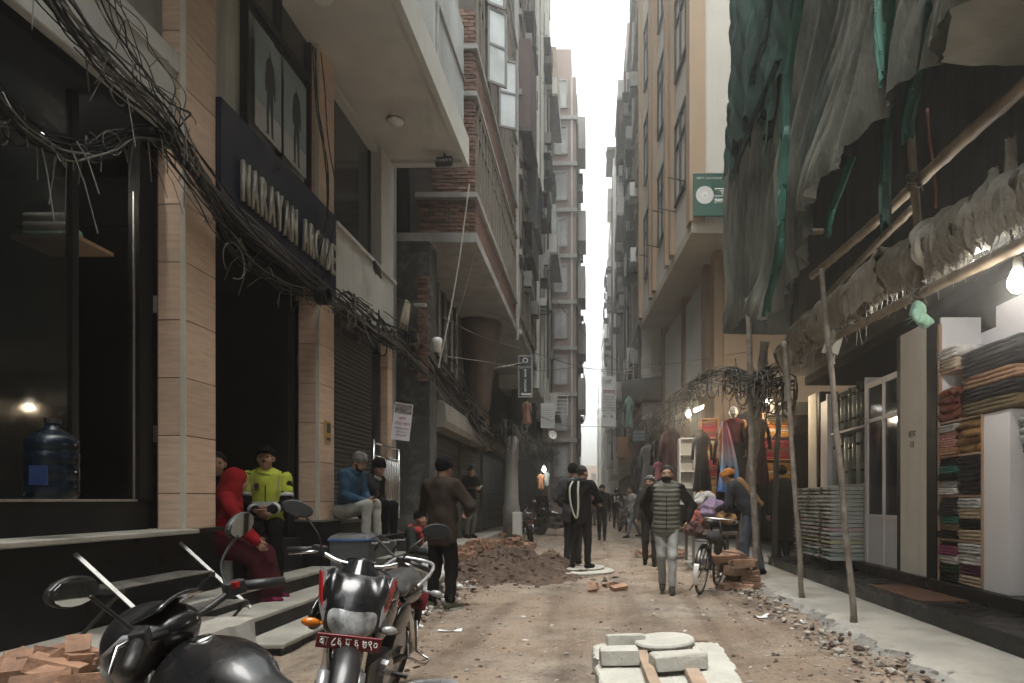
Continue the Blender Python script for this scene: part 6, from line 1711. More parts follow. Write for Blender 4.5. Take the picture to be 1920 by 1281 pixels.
# ================================================================ bicycle
def bicycle():
    t = thing('bicycle', 'old black roadster bicycle with white mudguard tip parked by the brick heap', 'bicycle', (0, 0, 0), local=True)
    hd = Vector((.42, 1)).normalized()
    t.matrix_world = Matrix.Translation((1.70, 9.95, .0)) @ Matrix.Rotation(math.atan2(-hd.x, hd.y), 4, 'Z') @ Matrix.Rotation(R(5), 4, 'Y')
    XR = Matrix.Rotation(R(90), 4, 'Y')
    for y, mg in ((.55, 1), (-.52, 1)):
        M = Matrix.Translation((0, y, .34))
        b = MB(); n = 36; b.tube([(0, .33 * math.cos(2 * math.pi * k / n), .33 * math.sin(2 * math.pi * k / n)) for k in range(n + 1)], .018, 7, False, M=M); w = b.obj('wheel', RUBB, t, True)
        b = MB(); b.tube([(0, .305 * math.cos(2 * math.pi * k / n), .305 * math.sin(2 * math.pi * k / n)) for k in range(n + 1)], .011, 6, False, M=M); b.obj('rim', CHRO, w, True)
        for k in range(18):
            a = 2 * math.pi * k / 18; b = MB(); b.tube([(.02 * (-1)**k, 0, 0), (0, .30 * math.cos(a), .30 * math.sin(a))], .0025, 3, False, M=M); b.obj('spoke', CHRO, w)
        b = MB(); b.grid(lambda u, v: ((2 * v - 1) * .032, y + .365 * math.cos(R(15 + 150 * u)), .34 + .365 * math.sin(R(15 + 150 * u)) - .012 * (2 * v - 1)**2), 16, 4); b.obj('mudguard', PAINTB, t, True, solid=.003)
    b = MB(); b.grid(lambda u, v: ((2 * v - 1) * .034, -.52 - .368 * math.cos(R(-28 + 46 * u)), .34 + .368 * math.sin(R(-28 + 46 * u))), 8, 4); b.obj('mudguard_tip', SHADEW, t, True, solid=.004)
    for p, r_ in (([(0, .40, .88), (0, -.12, .90)], .014), ([(0, .42, .78), (0, -.02, .30)], .015), ([(0, -.02, .30), (0, -.16, .96)], .014), ([(.04, -.52, .34), (.03, -.02, .30)], .010), ([(-.04, -.52, .34), (-.03, -.02, .30)], .010), ([(.04, -.52, .34), (0, -.13, .86)], .009), ([(-.04, -.52, .34), (0, -.13, .86)], .009), ([(.05, .55, .34), (.03, .42, .74), (0, .39, .98)], .012), ([(-.05, .55, .34), (-.03, .42, .74)], .012)):
        b = MB(); b.tube(p, r_, 7); b.obj('frame_tube', PAINTB, t, True)
    b = MB(); b.tube(spline([(-.30, .18, 1.0), (-.26, .34, 1.02), (0, .40, 1.02), (.26, .34, 1.02), (.30, .18, 1.0)], 5), .011, 7); b.obj('handlebar', CHRO, t, True)
    for sx in (-1, 1):
        b = MB(); b.tube([(sx * .30, .20, 1.0), (sx * .30, .08, .99)], .016, 8); b.obj('grip', PLASTB, t, True)
        b = MB(); b.tube([(sx * .09, -.02 + sx * .12, .30 - sx * .1), (sx * .16, -.02 + sx * .12, .30 - sx * .1)], .02, 6); b.obj('pedal', PLASTB, t)
    blob('saddle', PLASTB, t, [('e', (0, -.22, 1.0), (.095, .11, .04), None), ('c', (0, -.2, 1.0), (0, -.02, .99), .035, .022)], .014, .03)
    b = MB(); b.box(-.08, -.74, .74, .08, -.26, .755); b.obj('carrier', PAINTB, t)
    blob('saddle_bag', wear('bag_cloth', (.04, .04, .042)), t, [('e', (.10, -.40, .80), (.10, .18, .09), None), ('e', (.14, -.25, .68), (.06, .12, .14), None)], .016, .04, disp=folds(.008, 30))
    b = MB(); b.tube([(-.03, -.40, .30), (-.16, -.50, .02)], .010, 6); b.obj('kick_stand', IRON, t)
bicycle()
# ================================================================ dug earth and bricks
MX, MY = -1.42, 12.3
def mound_h(x, y):
    u = (x - MX) / 1.15; v = (y - MY) / 1.0
    r2 = u * u + v * v
    hh = .43 * math.exp(-r2 * 1.1) + .12 * math.exp(-(((x + 2.1) / .5)**2 + ((y - 10.9) / .9)**2))
    return hh * (1 + .55 * n3(x * 2.2, y * 2.2, 4)) + .10 * n3(x * 5, y * 5, 1) * min(1, hh * 5) - .05
b = MB(); b.grid(lambda u, v: (MX - 1.9 + 3.6 * u, MY - 2.6 + 4.4 * v, max(mound_h(MX - 1.9 + 3.6 * u, MY - 2.6 + 4.4 * v), -.06)), 120, 130)
tag(b.obj('earth_heap', SOILD, None, True), 'heap of dark dug earth beside the brick row', 'earth heap')
def clods(name, label, n, where, sz, m, cat, seed=3):
    r_ = random.Random(seed); b = MB()
    ico = [(0, 0, 1), (.89, 0, .45), (.28, .85, .45), (-.72, .53, .45), (-.72, -.53, .45), (.28, -.85, .45), (.72, .53, -.45), (-.28, .85, -.45), (-.89, 0, -.45), (-.28, -.85, -.45), (.72, -.53, -.45), (0, 0, -1)]
    fc = [(0, 1, 2), (0, 2, 3), (0, 3, 4), (0, 4, 5), (0, 5, 1), (1, 6, 2), (2, 7, 3), (3, 8, 4), (4, 9, 5), (5, 10, 1), (6, 7, 2), (7, 8, 3), (8, 9, 4), (9, 10, 5), (10, 6, 1), (11, 7, 6), (11, 8, 7), (11, 9, 8), (11, 10, 9), (11, 6, 10)]
    nm = len(m) if isinstance(m, list) else 1
    for i in range(n):
        x, y, z = where(r_); s = sz(r_)
        e = (s * r_.uniform(.7, 1.4), s * r_.uniform(.7, 1.4), s * r_.uniform(.35, .9)); a = r_.uniform(0, 6)
        M = Matrix.Translation((x, y, z)) @ Matrix.Rotation(a, 4, 'Z') @ Matrix.Rotation(r_.uniform(-.5, .5), 4, 'X')
        b.cur = r_.randrange(nm)
        b.add([(p[0] * e[0] * r_.uniform(.75, 1.25), p[1] * e[1] * r_.uniform(.75, 1.25), p[2] * e[2]) for p in ico], fc, M)
    o = b.obj(name, m, None); tag(o, label, cat, kind='stuff'); return o
def on_mound(r_):
    x = r_.gauss(MX - .1, .75); y = r_.gauss(MY - .3, .75)
    return x, y, max(mound_h(x, y), gz(x, y))
clods('earth_clods', 'loose clods on the dark earth heap', 900, on_mound, lambda r_: .012 + .05 * r_.random()**3, [SOILD, mat('clod_pale', (.11, .08, .06), .95, .3, 8, .5)], 'clods')
GRIT = [mat('grit_grey', (.30, .275, .235), .95, .3, 9, .4), mat('grit_dark', (.07, .05, .04), .95, .4, 9, .4), mat('grit_brick', (.21, .125, .085), .95, .3, 9, .4)]
def on_road(r_):
    y = 4.2 + 20 * r_.random()**1.8
    x = r_.uniform(-2.2, 2.4)
    if r_.random() < .45: x = r_.choice((2.25 - abs(r_.gauss(0, .35)), -1.9 + abs(r_.gauss(0, .35))))
    return x, y, gz(x, y) + .002
clods('road_litter', 'scattered grit and rubble crumbs on the road', 5200, on_road, lambda r_: .004 + .022 * r_.random()**5, GRIT, 'rubble', 5)
def on_edge(r_):
    y = 3.5 + 9.2 * r_.random(); x = 2.22 + r_.gauss(0, .13)
    return x, y, gz(x, y) + r_.uniform(0, .07)
clods('edge_rubble', 'broken concrete crumbs along the right apron edge', 900, on_edge, lambda r_: .006 + .036 * r_.random()**3.2, [GRIT[0], mat('grit_earth', (.22, .165, .125), .95, .3, 9, .4), GRIT[1], mat('grit_pale', (.30, .285, .25), .95, .3, 9, .4)], 'rubble', 8)
clods('kerb_rubble', 'rubble and scraps around the metal steps on the left', 420, lambda r_: (r_.gauss(-2.15, .25), r_.uniform(6.6, 11), .01 + .06 * r_.random()), lambda r_: .012 + .05 * r_.random()**3, [GRIT[0], GRIT[1], GRIT[2], WHITEC], 'rubble', 9)
r_ = random.Random(21); b = MB()
for i in range(420):
    x, y, z = on_road(r_); s_ = .010 + .03 * r_.random()**2.5; a = r_.uniform(0, 6); b.cur = r_.randrange(3)
    M = Matrix.Translation((x, y, z + .006)) @ Matrix.Rotation(a, 4, 'Z') @ Matrix.Rotation(r_.uniform(-.3, .3), 4, 'X')
    b.add([(-s_, -s_ * .5, 0), (s_ * .8, -s_ * .7, .004), (s_, s_ * .6, .012 * r_.random()), (-s_ * .7, s_ * .5, 0)], [(0, 1, 2, 3)], M)
o = b.obj('paper_litter', [mat('litter_white', (.5, .5, .48), .8), GRIT[0], mat('litter_brown', (.2, .14, .09), .9)], None); tag(o, 'tiny scraps of paper and plastic strewn over the road', 'litter', kind='stuff')
bmesh_ = []
for k in range(5):
    q = MB(); q.rbox((0, 0, 0), (.235, .112, .07), jit=.009); me = q.mesh('brick'); me.materials.append(BRICKP); bmesh_.append(me)
for k in range(3):
    q = MB(); q.rbox((0, 0, 0), (.13, .11, .07), jit=.016); me = q.mesh('brick'); me.materials.append(BRICKP); bmesh_.append(me)
def lay_brick(parent, loc, rot):
    o = link('brick', bmesh_[rng.randrange(len(bmesh_))], None, parent)
    o.location = loc; o.rotation_euler = rot
    md = None
    return o
def brick_heap(label, cx, cy, z0, rad, hgt, n, seed, group='loose brick heaps', sx=1.0, sy=1.0):
    t = thing('brick_heap', label, 'bricks', (cx, cy, z0), group=group)
    PIV[t] = Vector((0, 0, 0))
    for i in range(n):
        r_ = rad * math.sqrt(rng.random()); a = rng.uniform(0, 6.28); lv = rng.random() * max(0, 1 - r_ / rad)
        lay_brick(t, (r_ * math.cos(a) * sx, r_ * math.sin(a) * sy, .04 + hgt * lv), (rng.gauss(0, .24), rng.gauss(0, .24), rng.uniform(0, 3.1)))
    return t
t = thing('brick_row', 'long low row of stacked red bricks along the left pavement edge', 'bricks', (-2.4, 11.5, 0), group='stacked bricks'); PIV[t] = Vector((0, 0, 0))
for j in range(26):
    for lv in range(6 if j < 17 else 4):
        for k in range(3 if lv < 5 else 2):
            if rng.random() < .08 * lv: continue
            lay_brick(t, (-.05 + .122 * (k - 1) + rng.uniform(-.012, .012), .2 + j * .247 + (.12 if lv % 2 else 0) + rng.uniform(-.01, .01), .03 + .074 * lv), (rng.gauss(0, .025), rng.gauss(0, .025), R(90) + rng.gauss(0, .05)))
brick_heap('tumbled brick heap at the far end of the long brick row', -2.32, 18.6, 0, .75, .5, 110, 2, sy=1.9)
brick_heap('broken bricks piled on the pavement in the lower left corner', -2.78, 3.65, .36, .60, .13, 46, 4, sx=.75, sy=1.1)
brick_heap('brick pile beside the grey dustbin', -2.36, 7.9, 0, .34, .52, 60, 5)
brick_heap('few bricks lying on the road before the slab', .18, 10.0, .0, .26, .03, 7, 6)
brick_heap('rubble of bricks at the foot of the right stalls', 1.55, 15.5, .05, .6, .12, 34, 8)
t = thing('brick_stack', 'rough stack of dark stones and bricks beside the bicycle', 'bricks', (2.15, 10.1, 0), group='stacked bricks'); PIV[t] = Vector((0, 0, 0))
DSTONE = mat('brown_stone', (.16, .095, .06), .9, .35, 5, .5, 30, dirt=.4)
for i in range(16):
    q = MB(); q.rbox((0, 0, 0), (rng.uniform(.28, .42), rng.uniform(.18, .28), rng.uniform(.09, .13)), jit=.025); me = q.mesh('stone'); me.materials.append(DSTONE if i % 3 else BRICKP)
    o = link('stone', me, None, t); o.location = (rng.uniform(-.22, .22), rng.uniform(-.25, .3), .06 + .105 * (i // 3.2)); o.rotation_euler = (rng.gauss(0, .12), rng.gauss(0, .12), rng.uniform(-.6, .6))
    md = o.modifiers.new('b', 'BEVEL'); md.width = .015; md.segments = 2
# ================================================================ broken slabs over the pit
SLAB = mat('grey_slab', (.40, .39, .345), .92, .15, 2.5, .6, 25, dirt=.4, dcol=(.22, .18, .14), dscale=2, bdist=.015)
pit = thing('pit_cover', 'broken concrete slab ringed round a hole in the lower middle of the road', 'slab', (.45, 5.3, 0))
def plate_poly(name, pts, z0, th, parent, m=SLAB, jag=.02, tilt=0.0):
    """irregular slab from pixel outline on the ground"""
    pp = []
    n = len(pts)
    for i in range(n):
        a, c = G(*pts[i], z0), G(*pts[(i + 1) % n], z0)
        k = max(2, int((c - a).length / .025))
        for s in range(k):
            q = a.lerp(c, s / k); pp.append((q.x + jag * 2.2 * sn(q.x * 4, q.y * 4, 3) + jag * sn(q.x * 13, q.y * 13, 5), q.y + jag * 2.2 * sn(q.x * 4, q.y * 4, 8) + jag * sn(q.x * 13, q.y * 13, 9)))
    b = MB(); k = len(pp)
    cx, cy = sum(p[0] for p in pp) / k, sum(p[1] for p in pp) / k
    vs = [(p[0], p[1], z0 - th) for p in pp] + [(p[0], p[1], z0 - .012 + rng.uniform(-.006, .006)) for p in pp] + [(cx + (p[0] - cx) * .93, cy + (p[1] - cy) * .93, z0 + rng.uniform(-.003, .003)) for p in pp] + [(cx, cy, z0 + .003)]
    fs = []
    for i in range(k):
        j = (i + 1) % k
        fs += [(i, j, k + j, k + i), (k + i, k + j, 2 * k + j, 2 * k + i), (2 * k + i, 2 * k + j, 3 * k)]
    b.add(vs, fs); return b.obj(name, m, parent)
plate_poly('slab_piece', [(1113, 1206), (1160, 1203), (1182, 1245), (1218, 1246), (1228, 1340), (1140, 1340), (1116, 1240)], .10, .16, pit)
plate_poly('slab_piece', [(1232, 1247), (1290, 1240), (1318, 1340), (1243, 1340)], .10, .16, pit)
plate_poly('slab_piece', [(1300, 1200), (1345, 1204), (1365, 1225), (1377, 1250), (1420, 1340), (1330, 1340), (1310, 1262), (1300, 1235)], .125, .18, pit)
part('pit_floor', SOILD, pit, (.25, 4.9, -.02, 1.05, 6.2, .03))
def pixdisc(name, c, r_, th, parent, m, tilt=(0, 0)):
    b = MB(); b.lathe([(r_ * .97, 0), (r_, .02), (r_, th - .015), (r_ * .96, th)], 28, Matrix.Translation(c) @ Matrix.Rotation(tilt[0], 4, 'X') @ Matrix.Rotation(tilt[1], 4, 'Y')); return b.obj(name, m, parent)
o = pixdisc('cover_disc', (.60, 5.66, .115), .25, .042, None, SLAB, (R(2), R(-3))); tag(o, 'round concrete cover lying across the broken slab', 'slab')
def stone_block(label, px, py, z, size, rotz, seed):
    c = G(px, py, z); r_ = random.Random(seed)
    bm = bmesh.new()
    for sx in (-1, 1):
        for sy in (-1, 1):
            for sz in (-1, 1):
                for k in range(5):
                    q = [sx * .5, sy * .5, sz * .5]; j = r_.randrange(3)
                    for m_ in range(3): q[m_] *= 1 - (r_.random() * .5 if m_ == j else r_.random() * .2)
                    bm.verts.new((q[0] * size[0], q[1] * size[1], q[2] * size[2]))
    bmesh.ops.convex_hull(bm, input=bm.verts)
    bmesh.ops.delete(bm, geom=[v for v in bm.verts if not v.link_faces], context='VERTS')
    bmesh.ops.bevel(bm, geom=list(bm.edges), offset=.004, segments=1, affect='EDGES')
    bm.transform(Matrix.Translation((c.x, c.y, z)) @ Matrix.Rotation(rotz, 4, 'Z') @ Matrix.Rotation(R(r_.uniform(-6, 6)), 4, 'X'))
    me = bpy.data.meshes.new('stone_block'); bm.to_mesh(me); bm.free()
    tag(link('stone_block', me, SLAB), label, 'stone', 'loose stone blocks on the slab')
stone_block('squared stone block on the left of the broken slab', 1161, 1229, .17, (.29, .20, .12), R(4), 1)
stone_block('long flat stone at the back left of the broken slab', 1172, 1199, .14, (.33, .16, .09), R(8), 2)
stone_block('jagged layered stone leaning beside the hole', 1272, 1238, .19, (.40, .18, .12), R(14), 3)
def plank(label, a, c, w, h_):
    a, c = Vector(a), Vector(c); d = c - a
    b = MB(); b.rbox((a + c) / 2, (w, d.length, h_), (math.asin(max(-1, min(1, d.z / d.length))), 0, math.atan2(-d.x, d.y)), .004)
    tag(b.obj('plank', mat('raw_plank', (.30, .215, .15), .85, .25, 5, .3, 40, stretch=(1, 1, 1), dirt=.4, dcol=(.3, .28, .25)), None, bevel=.004), label, 'plank', 'planks on the slab')
plank('plank bridging the hole between the slab pieces', G(1203, 1226, .13), G(1237, 1312, .15), .075, .06)
plank('plank lying at the right of the hole', G(1292, 1248, .13), G(1330, 1320, .15), .10, .04)
plank('short plank end poking out behind the round cover', G(1268, 1192, .08), G(1280, 1212, .12), .07, .03)
mh = thing('manhole_slab', 'round concrete manhole slab under the two standing men', 'slab', (-.25, 12.35, 0))
pixdisc('ring', (-.22, 12.25, .0), .62, .06, mh, SLAB); pixdisc('cover', (-.25, 12.4, .062), .48, .04, mh, SLAB)
plate_poly('flat_stone', [(1285, 1052), (1335, 1048), (1345, 1060), (1300, 1066)], .05, .06, None, SLAB, .01)['label'] = 'flat pale stone lying on the road behind the bicycle'
bpy.data.objects['flat_stone']['category'] = 'stone'
# paper scraps
PAPER = mat('paper', (.60, .60, .60), .8, .05)
def paper(label, px, py, w, l, a):
    c = G(px, py, .0); c.z = gz(c.x, c.y) + .012; M = Matrix.Translation(c) @ Matrix.Rotation(a, 4, 'Z')
    b = MB(); b.grid(lambda u, v: ((u - .5) * w, (v - .5) * l, .02 * math.sin(u * 5 + v * 3) * v), 8, 8, M); tag(b.obj('paper_scrap', PAPER, None, True), label, 'paper', 'paper scraps')
paper('crumpled white paper on the road at the right', 1432, 1158, .20, .14, .3)
paper('thin white paper strip on the road at the left', 844, 1182, .24, .06, -.1)
paper('small pale scrap on the road near the apron', 1505, 1170, .08, .08, .9)
# ================================================================ folding metal steps, bin, railing
def metal_steps(label, y0, y1, top, foot, treads, m=STEEL, group='folding metal steps'):
    t = thing('metal_steps', label, 'steps', (foot[0], y0, 0), group=group)
    for y in (y0, y1):
        b = MB(); b.tube([(top[0], y, top[1]), (foot[0], y, foot[1])], .018, 4); b.obj('stringer', m, t)
    for (x0, x1, z) in treads:
        n = 5; w = (x1 - x0) / n
        for k in range(n):
            part('slat', m, t, (x0 + k * w, y0 + .02, z - .012, x0 + (k + .62) * w, y1 - .02, z))
        for y in (y0 + .021, y1 - .05): part('tread_bearer', IRON, t, (x0, y, z - .05, x1, y + .03, z - .0125))
        for y in (y0 + .03, y1 - .06):
            b = MB(); b.tube([(x1 - .02, y, z - .03), (x0 + .0, y, z - .34)], .014, 4); b.obj('strut', IRON, t)
    return t
metal_steps('folding slatted metal steps below the marble ledge on the left', 4.78, 6.0, (-3.62, .93), (-3.0, .36), [(-3.60, -3.30, .69), (-3.28, -3.0, .44)])
metal_steps('dark slatted metal steps beside the seated men', 9.15, 10.35, (-3.1, 1.0), (-2.3, .2), [(-3.05, -2.78, .82), (-2.76, -2.52, .52), (-2.5, -2.24, .26)], IRON)
t = thing('dustbin', 'grey plastic dustbin with blue liner between steps and brick pile', 'bin', (-3.16, 9.0, 0))
b = MB(); b.rbox((-3.16, 9.0, .55), (.46, .30, .44), (0, 0, R(3)), taper=1.1); b.obj('body', mat('bin_grey', (.09, .095, .10), .5), t, bevel=.015)
b = MB(); b.rbox((-3.16, 9.0, .785), (.53, .36, .03), (0, 0, R(3))); b.obj('liner', mat('blue_liner', (.06, .17, .42), .35), t, bevel=.008)
b = MB(); b.rbox((-3.16, 9.0, .83), (.54, .37, .05), (R(4), 0, R(3)), taper=.85); b.obj('lid', mat('bin_lid', (.16, .165, .165), .4), t, bevel=.012)
b = MB(); b.rbox((-3.16, 9.0, .17), (.42, .27, .32), (0, 0, R(3))); b.obj('base', IRON, t)
rl = thing('steel_railing', 'stainless steel railing at the end of the shutter sill', 'railing', (-3.42, 11.5, 1.0))
y0, y1, X = 10.75, 12.15, -3.44
for y in (y0, y1):
    b = MB(); b.tube([(X, y, 1.02), (X, y, 2.26 if y == y0 else 2.2)], .026, 10); b.obj('post', CHRO, rl, True)
for z in (1.12, 1.22, 2.0, 2.2):
    b = MB(); b.tube([(X, y0, z), (X, y1, z)], .017, 8); b.obj('rail', CHRO, rl, True)
for k in range(13):
    y = y0 + .1 + k * .1; b = MB(); b.tube([(X, y, 1.22), (X, y, 2.0)], .012, 6); b.obj('bar', CHRO, rl, True)
# white cloth bundles by the old person
for (px, py, dd, r_, lab) in ((745, 1062, 9.9, .17, 'white sack lying behind the metal steps'), (805, 1072, 9.6, .2, 'pale blanket spread over the old person knees'), (790, 1100, 9.0, .12, 'white rag heap at the foot of the metal steps')):
    c = P(px, py, dd); c.z = max(c.z, .12)
    tag(blob('cloth_bundle', wear('dirty_white', (.36, .355, .33)), None, [('e', c, (r_ * 1.2, r_, r_ * .7), None), ('e', c + Vector((.1, -.1, -.05)), (r_ * .8, r_, r_ * .5), None)], .02, .05, disp=crump(px, .03)), lab, 'cloth', 'white cloth bundles')
# ================================================================ signs and boards
def board(name, label, px0, py0, px1, py1, d, m, th=.03, rim=None):
    a, c = P(px0, py0, d), P(px1, py1, d)
    t = thing(name, label, 'sign', ((a.x + c.x) / 2, d, c.z))
    part('panel', m, t, (a.x, d, c.z, c.x, d + th, a.z), bevel=.003)
    if rim: 
        for q in ((a.x - .02, c.z - .02, a.x + .012, a.z + .02), (c.x - .012, c.z - .02, c.x + .02, a.z + .02), (a.x + .012, a.z - .012, c.x - .012, a.z + .02), (a.x + .012, c.z - .02, c.x - .012, c.z + .012)):
            part('rim', rim, t, (q[0], d - .012, q[1], q[2], d + .035, q[3]))
    return t, a, c
def tx(t, s, px, py, d, hpx, m, wpx=None, al='CENTER', bold=0.0):
    c = P(px, py, d); return text(s, 'lettering', m, t, (c.x, d - .005, c.z), hpx * d / F, (LF, 0, 0), .003, wpx * d / F if wpx else None, bold, al)
d = 18.4
t, a, c = board('hanging_sign', 'narrow black vertical sign reading BAGS GALORE on the left', 973, 668, 997, 744, d, mat('sign_black', (.012, .014, .016), .5), .04, STEEL)
tx(t, 'Laxmi Store', 985, 688, d, 4, SW, 21)
for i, ch in enumerate('BAGS GALORE'): tx(t, ch, 985, 694 + i * 3.9, d, 3.1, SW, 4.2, bold=.02)
tx(t, '\u25c4', 978, 739, d, 4, SW); part('arrow_bar', SW, t, (P(979, 0, d).x, d - .006, P(0, 741, d).z, P(996, 0, d).x, d - .002, P(0, 737.5, d).z))
disc('emblem', SW, t, (P(985, 0, d).x, d - .004, P(0, 676, d).z), 5.2 * d / F, 20, .002, 3.4 * d / F)
b = MB(); b.tube([P(895, 697, 18.0), P(985, 680, 18.4)], .02, 6); b.obj('bracket_arm', STEEL, t, True)
d = 24.0
t, a, c = board('notice_board', 'off white notice panel hung above the far left stalls', 1014, 756, 1040, 803, d, WHITEP, .05)
for i in range(9): part('text_line', GREYC, t, (P(1016, 0, d).x, d - .004, P(0, 765 + i * 4 + .6, d).z, P(1038 - (i % 3) * 3, 0, d).x, d - .001, P(0, 765 + i * 4, d).z))
d = 27.0
t, a, c = board('banner', 'tall white banner with red and grey lettering on the right', 1129, 706, 1155, 803, d, WHITEP, .03)
INK = mat('faded_ink', (.14, .14, .14), .8); INKR = mat('faded_red_ink', (.34, .13, .13), .8)
tx(t, '\u0928\u092f\u093e\u0901', 1140, 717, d, 8, INK, 14); tx(t, '\u092e\u0902\u0917\u0932\u092e\u094d', 1142, 735, d, 7, INKR, 24, bold=.02)
for i, w in enumerate((18, 21, 21, 12, 22, 24, 10)): tx(t, ['\u0915\u0941\u0930\u094d\u0925\u093e \u0938\u0941\u091f', '\u0932\u0939\u0902\u0917\u093e \u0938\u093e\u0921\u0940', '\u0938\u093e\u0932 \u0926\u094b\u092a\u091f\u094d\u091f\u093e', '\u0925\u093e\u0928', '\u0939\u094b\u0932\u0938\u0947\u0932', '\u0930\u093f\u091f\u0947\u0932 \u092a\u0938\u0932', '\u0968\u0966'][i], 1142, 744.5 + i * 5.2, d, 2.6, INK, w)
tx(t, '82', 1134, 781, d, 4, INK, 8); tx(t, '\u25b2', 1147, 781, d, 5, INK); part('arrow_bar', INK, t, (P(1131, 0, d).x, d - .004, P(0, 802, d).z, P(1150, 0, d).x, d - .001, P(0, 800.5, d).z))
d = 22.5
t, a, c = board('hanging_sign', 'small dark blue shop board with pale lettering on the right', 1186, 806, 1211, 829, d, mat('sign_teal', (.02, .04, .055), .6), .03)
for i, s in enumerate(('\u0936\u094d\u0930\u0940 \u0932\u0915\u094d\u0937\u094d\u092e\u0940', '\u0938\u093e\u0921\u0940 \u092a\u0938\u0932', '\u0905\u0938\u0928, \u0915\u093e\u0920')): tx(t, s, 1198, 811 + i * 6.5, d, 3.6, mat('pale_blue_ink', (.30, .38, .42), .7), 21)
t, a, c = board('hanging_sign', 'plain brown board hanging below the blue shop board', 1157, 819, 1180, 858, 24.5, mat('sign_brown', (.16, .085, .04), .8, .3), .04)
d = 9.95
ps = thing('poster_board', 'tilted white poster board with pink lettering above the railing', 'sign', P(754, 790, d))
Mps = Matrix.Translation(P(754, 791, d)) @ Matrix.Rotation(R(22), 4, 'Z') @ Matrix.Rotation(R(6), 4, 'Y')
b = MB(); b.box(-.13, 0, -.27, .13, .02, .27, Mps); b.obj('panel', mat('poster_white', (.50, .47, .48), .6, .1), ps)
b = MB(); b.box(-.12, -.004, .12, .12, -.001, .26, Mps); b.obj('poster_picture', mat('poster_print', (.14, .11, .10), .6, .9, 25, 0), ps)
PINK = mat('pink_ink', (.32, .06, .14), .7)
for i, (s, z, hh, w, m) in enumerate((('\u0938\u0941\u091a\u0928\u093e', .05, .035, .10, PINK), ('\u092f\u0939\u093e\u0901 \u0938\u091f\u0930 \u092d\u093e\u0921\u093e\u092e\u093e', -.03, .045, .22, PINK), ('\u0938\u092e\u094d\u092a\u0930\u094d\u0915 \u0938\u092e\u093e\u0928', -.10, .025, .2, INK), ('\u092b\u094b\u0928 \u096f\u096e\u096a\u0967', -.15, .022, .12, INK), ('\u0915\u093e\u0920\u092e\u093e\u0921\u094c\u0902', -.20, .022, .16, INK))):
    o = text(s, 'lettering', m, ps, (0, 0, 0), hh, (LF, 0, 0), .002, w); o.data.transform(Mps @ Matrix.Translation((0, -.003, z)))
# fashion posters in the arcade window
SKYP = mat('poster_sky', (.26, .32, .33), .6, .25, 2.5, 0); FIG = mat('poster_figure', (.03, .035, .04), .7)
for (y, lab) in ((7.36, 'left faded fashion poster of a man in a suit in the arcade window'), (8.02, 'right faded fashion poster of a man in a suit in the arcade window')):
    t = thing('window_poster', lab, 'poster', (-3.66, y, 5.2), group='arcade window posters')
    x = -3.665 + .021 * (y - 6.04)
    z0, z1 = 5.36, 6.5
    b = MB(); b.box(x, y, z0, x + .006, y + .62, z1); b.obj('sheet', SKYP, t)
    cy = y + .34; b = MB()
    sil = [(-.05, .90), (-.09, .84), (-.12, .62), (-.11, .50), (-.085, .50), (-.075, .66), (-.07, .48), (-.085, .25), (-.075, .07), (-.11, .045), (-.03, .045), (-.03, .27), (-.008, .44), (.02, .27), (.035, .05), (.10, .04), (.075, .08), (.075, .28), (.072, .50), (.085, .64), (.10, .52), (.13, .50), (.125, .66), (.095, .85), (.05, .90), (.02, .93), (-.02, .93)]
    b.prism([(q[0] + cy, q[1] + z0) for q in sil], .002, Matrix(((0, 0, 1, x + .0066), (1, 0, 0, 0), (0, 1, 0, 0), (0, 0, 0, 1)))); b.obj('printed_figure', FIG, t)
    b = MB(); b.ell((x + .006, cy, z0 + .96), (.003, .032, .048), 12, 8); b.obj('printed_head', mat('poster_face', (.22, .19, .17), .7), t)
    part('printed_ground', mat('poster_ground', (.42, .43, .42), .6), t, (x + .0055, y, z0, x + .0065, y + .62, z0 + .3))
# small yellow notice on the second column
t = thing('notice_sticker', 'small yellow and black notice stuck on the second travertine column', 'sticker', (-3.5, 9.2, 2.2))
x = -3.6 + .021 * 3.2 + .012
part('sheet', mat('yellow_notice', (.40, .25, .05), .6), t, (x - .01, 9.02, 2.08, x + .006, 9.2, 2.36)); part('print', FIG, t, (x + .006, 9.04, 2.20, x + .008, 9.18, 2.33)); part('print', FIG, t, (x + .006, 9.04, 2.10, x + .008, 9.18, 2.14))
# ================================================================ near left shop contents
t = thing('water_bottle', 'large blue water dispenser bottle standing behind the shop glass', 'bottle', (-3.85, 4.55, 1.3))
WB = mat('blue_bottle', (.005, .010, .017), .2, .2, 3, 0, spec=.3)
c = P(98, 940, 4.62); 
b = MB(); prof = [(.13, 0), (.155, .03), (.155, .10), (.145, .115), (.155, .13), (.155, .21), (.145, .225), (.155, .24), (.155, .31), (.145, .325), (.155, .34), (.15, .40), (.09, .45), (.045, .47), (.045, .51)]
b.lathe(prof, 24, Matrix.Translation((c.x, c.y, 1.315))); b.obj('vessel', WB, t, True)
b = MB(); b.tube([(c.x, c.y, 1.825), (c.x, c.y, 1.86)], .05, 12); b.obj('cap', PLASTB, t)
b = MB(); b.rbox((c.x + .03, c.y - .152, 1.47), (.12, .01, .13)); b.obj('label', mat('blue_label', (.012, .03, .10), .5), t)
t = thing('cloth_shelf', 'lit shelf of pale rolled cloth high inside the left shop', 'shelf', (-4.6, 5.4, 3.3))
a = P(20, 440, 5.3)
part('shelf_board', WOODL, t, (a.x, 5.3, a.z - .03, a.x + .52, 5.7, a.z))
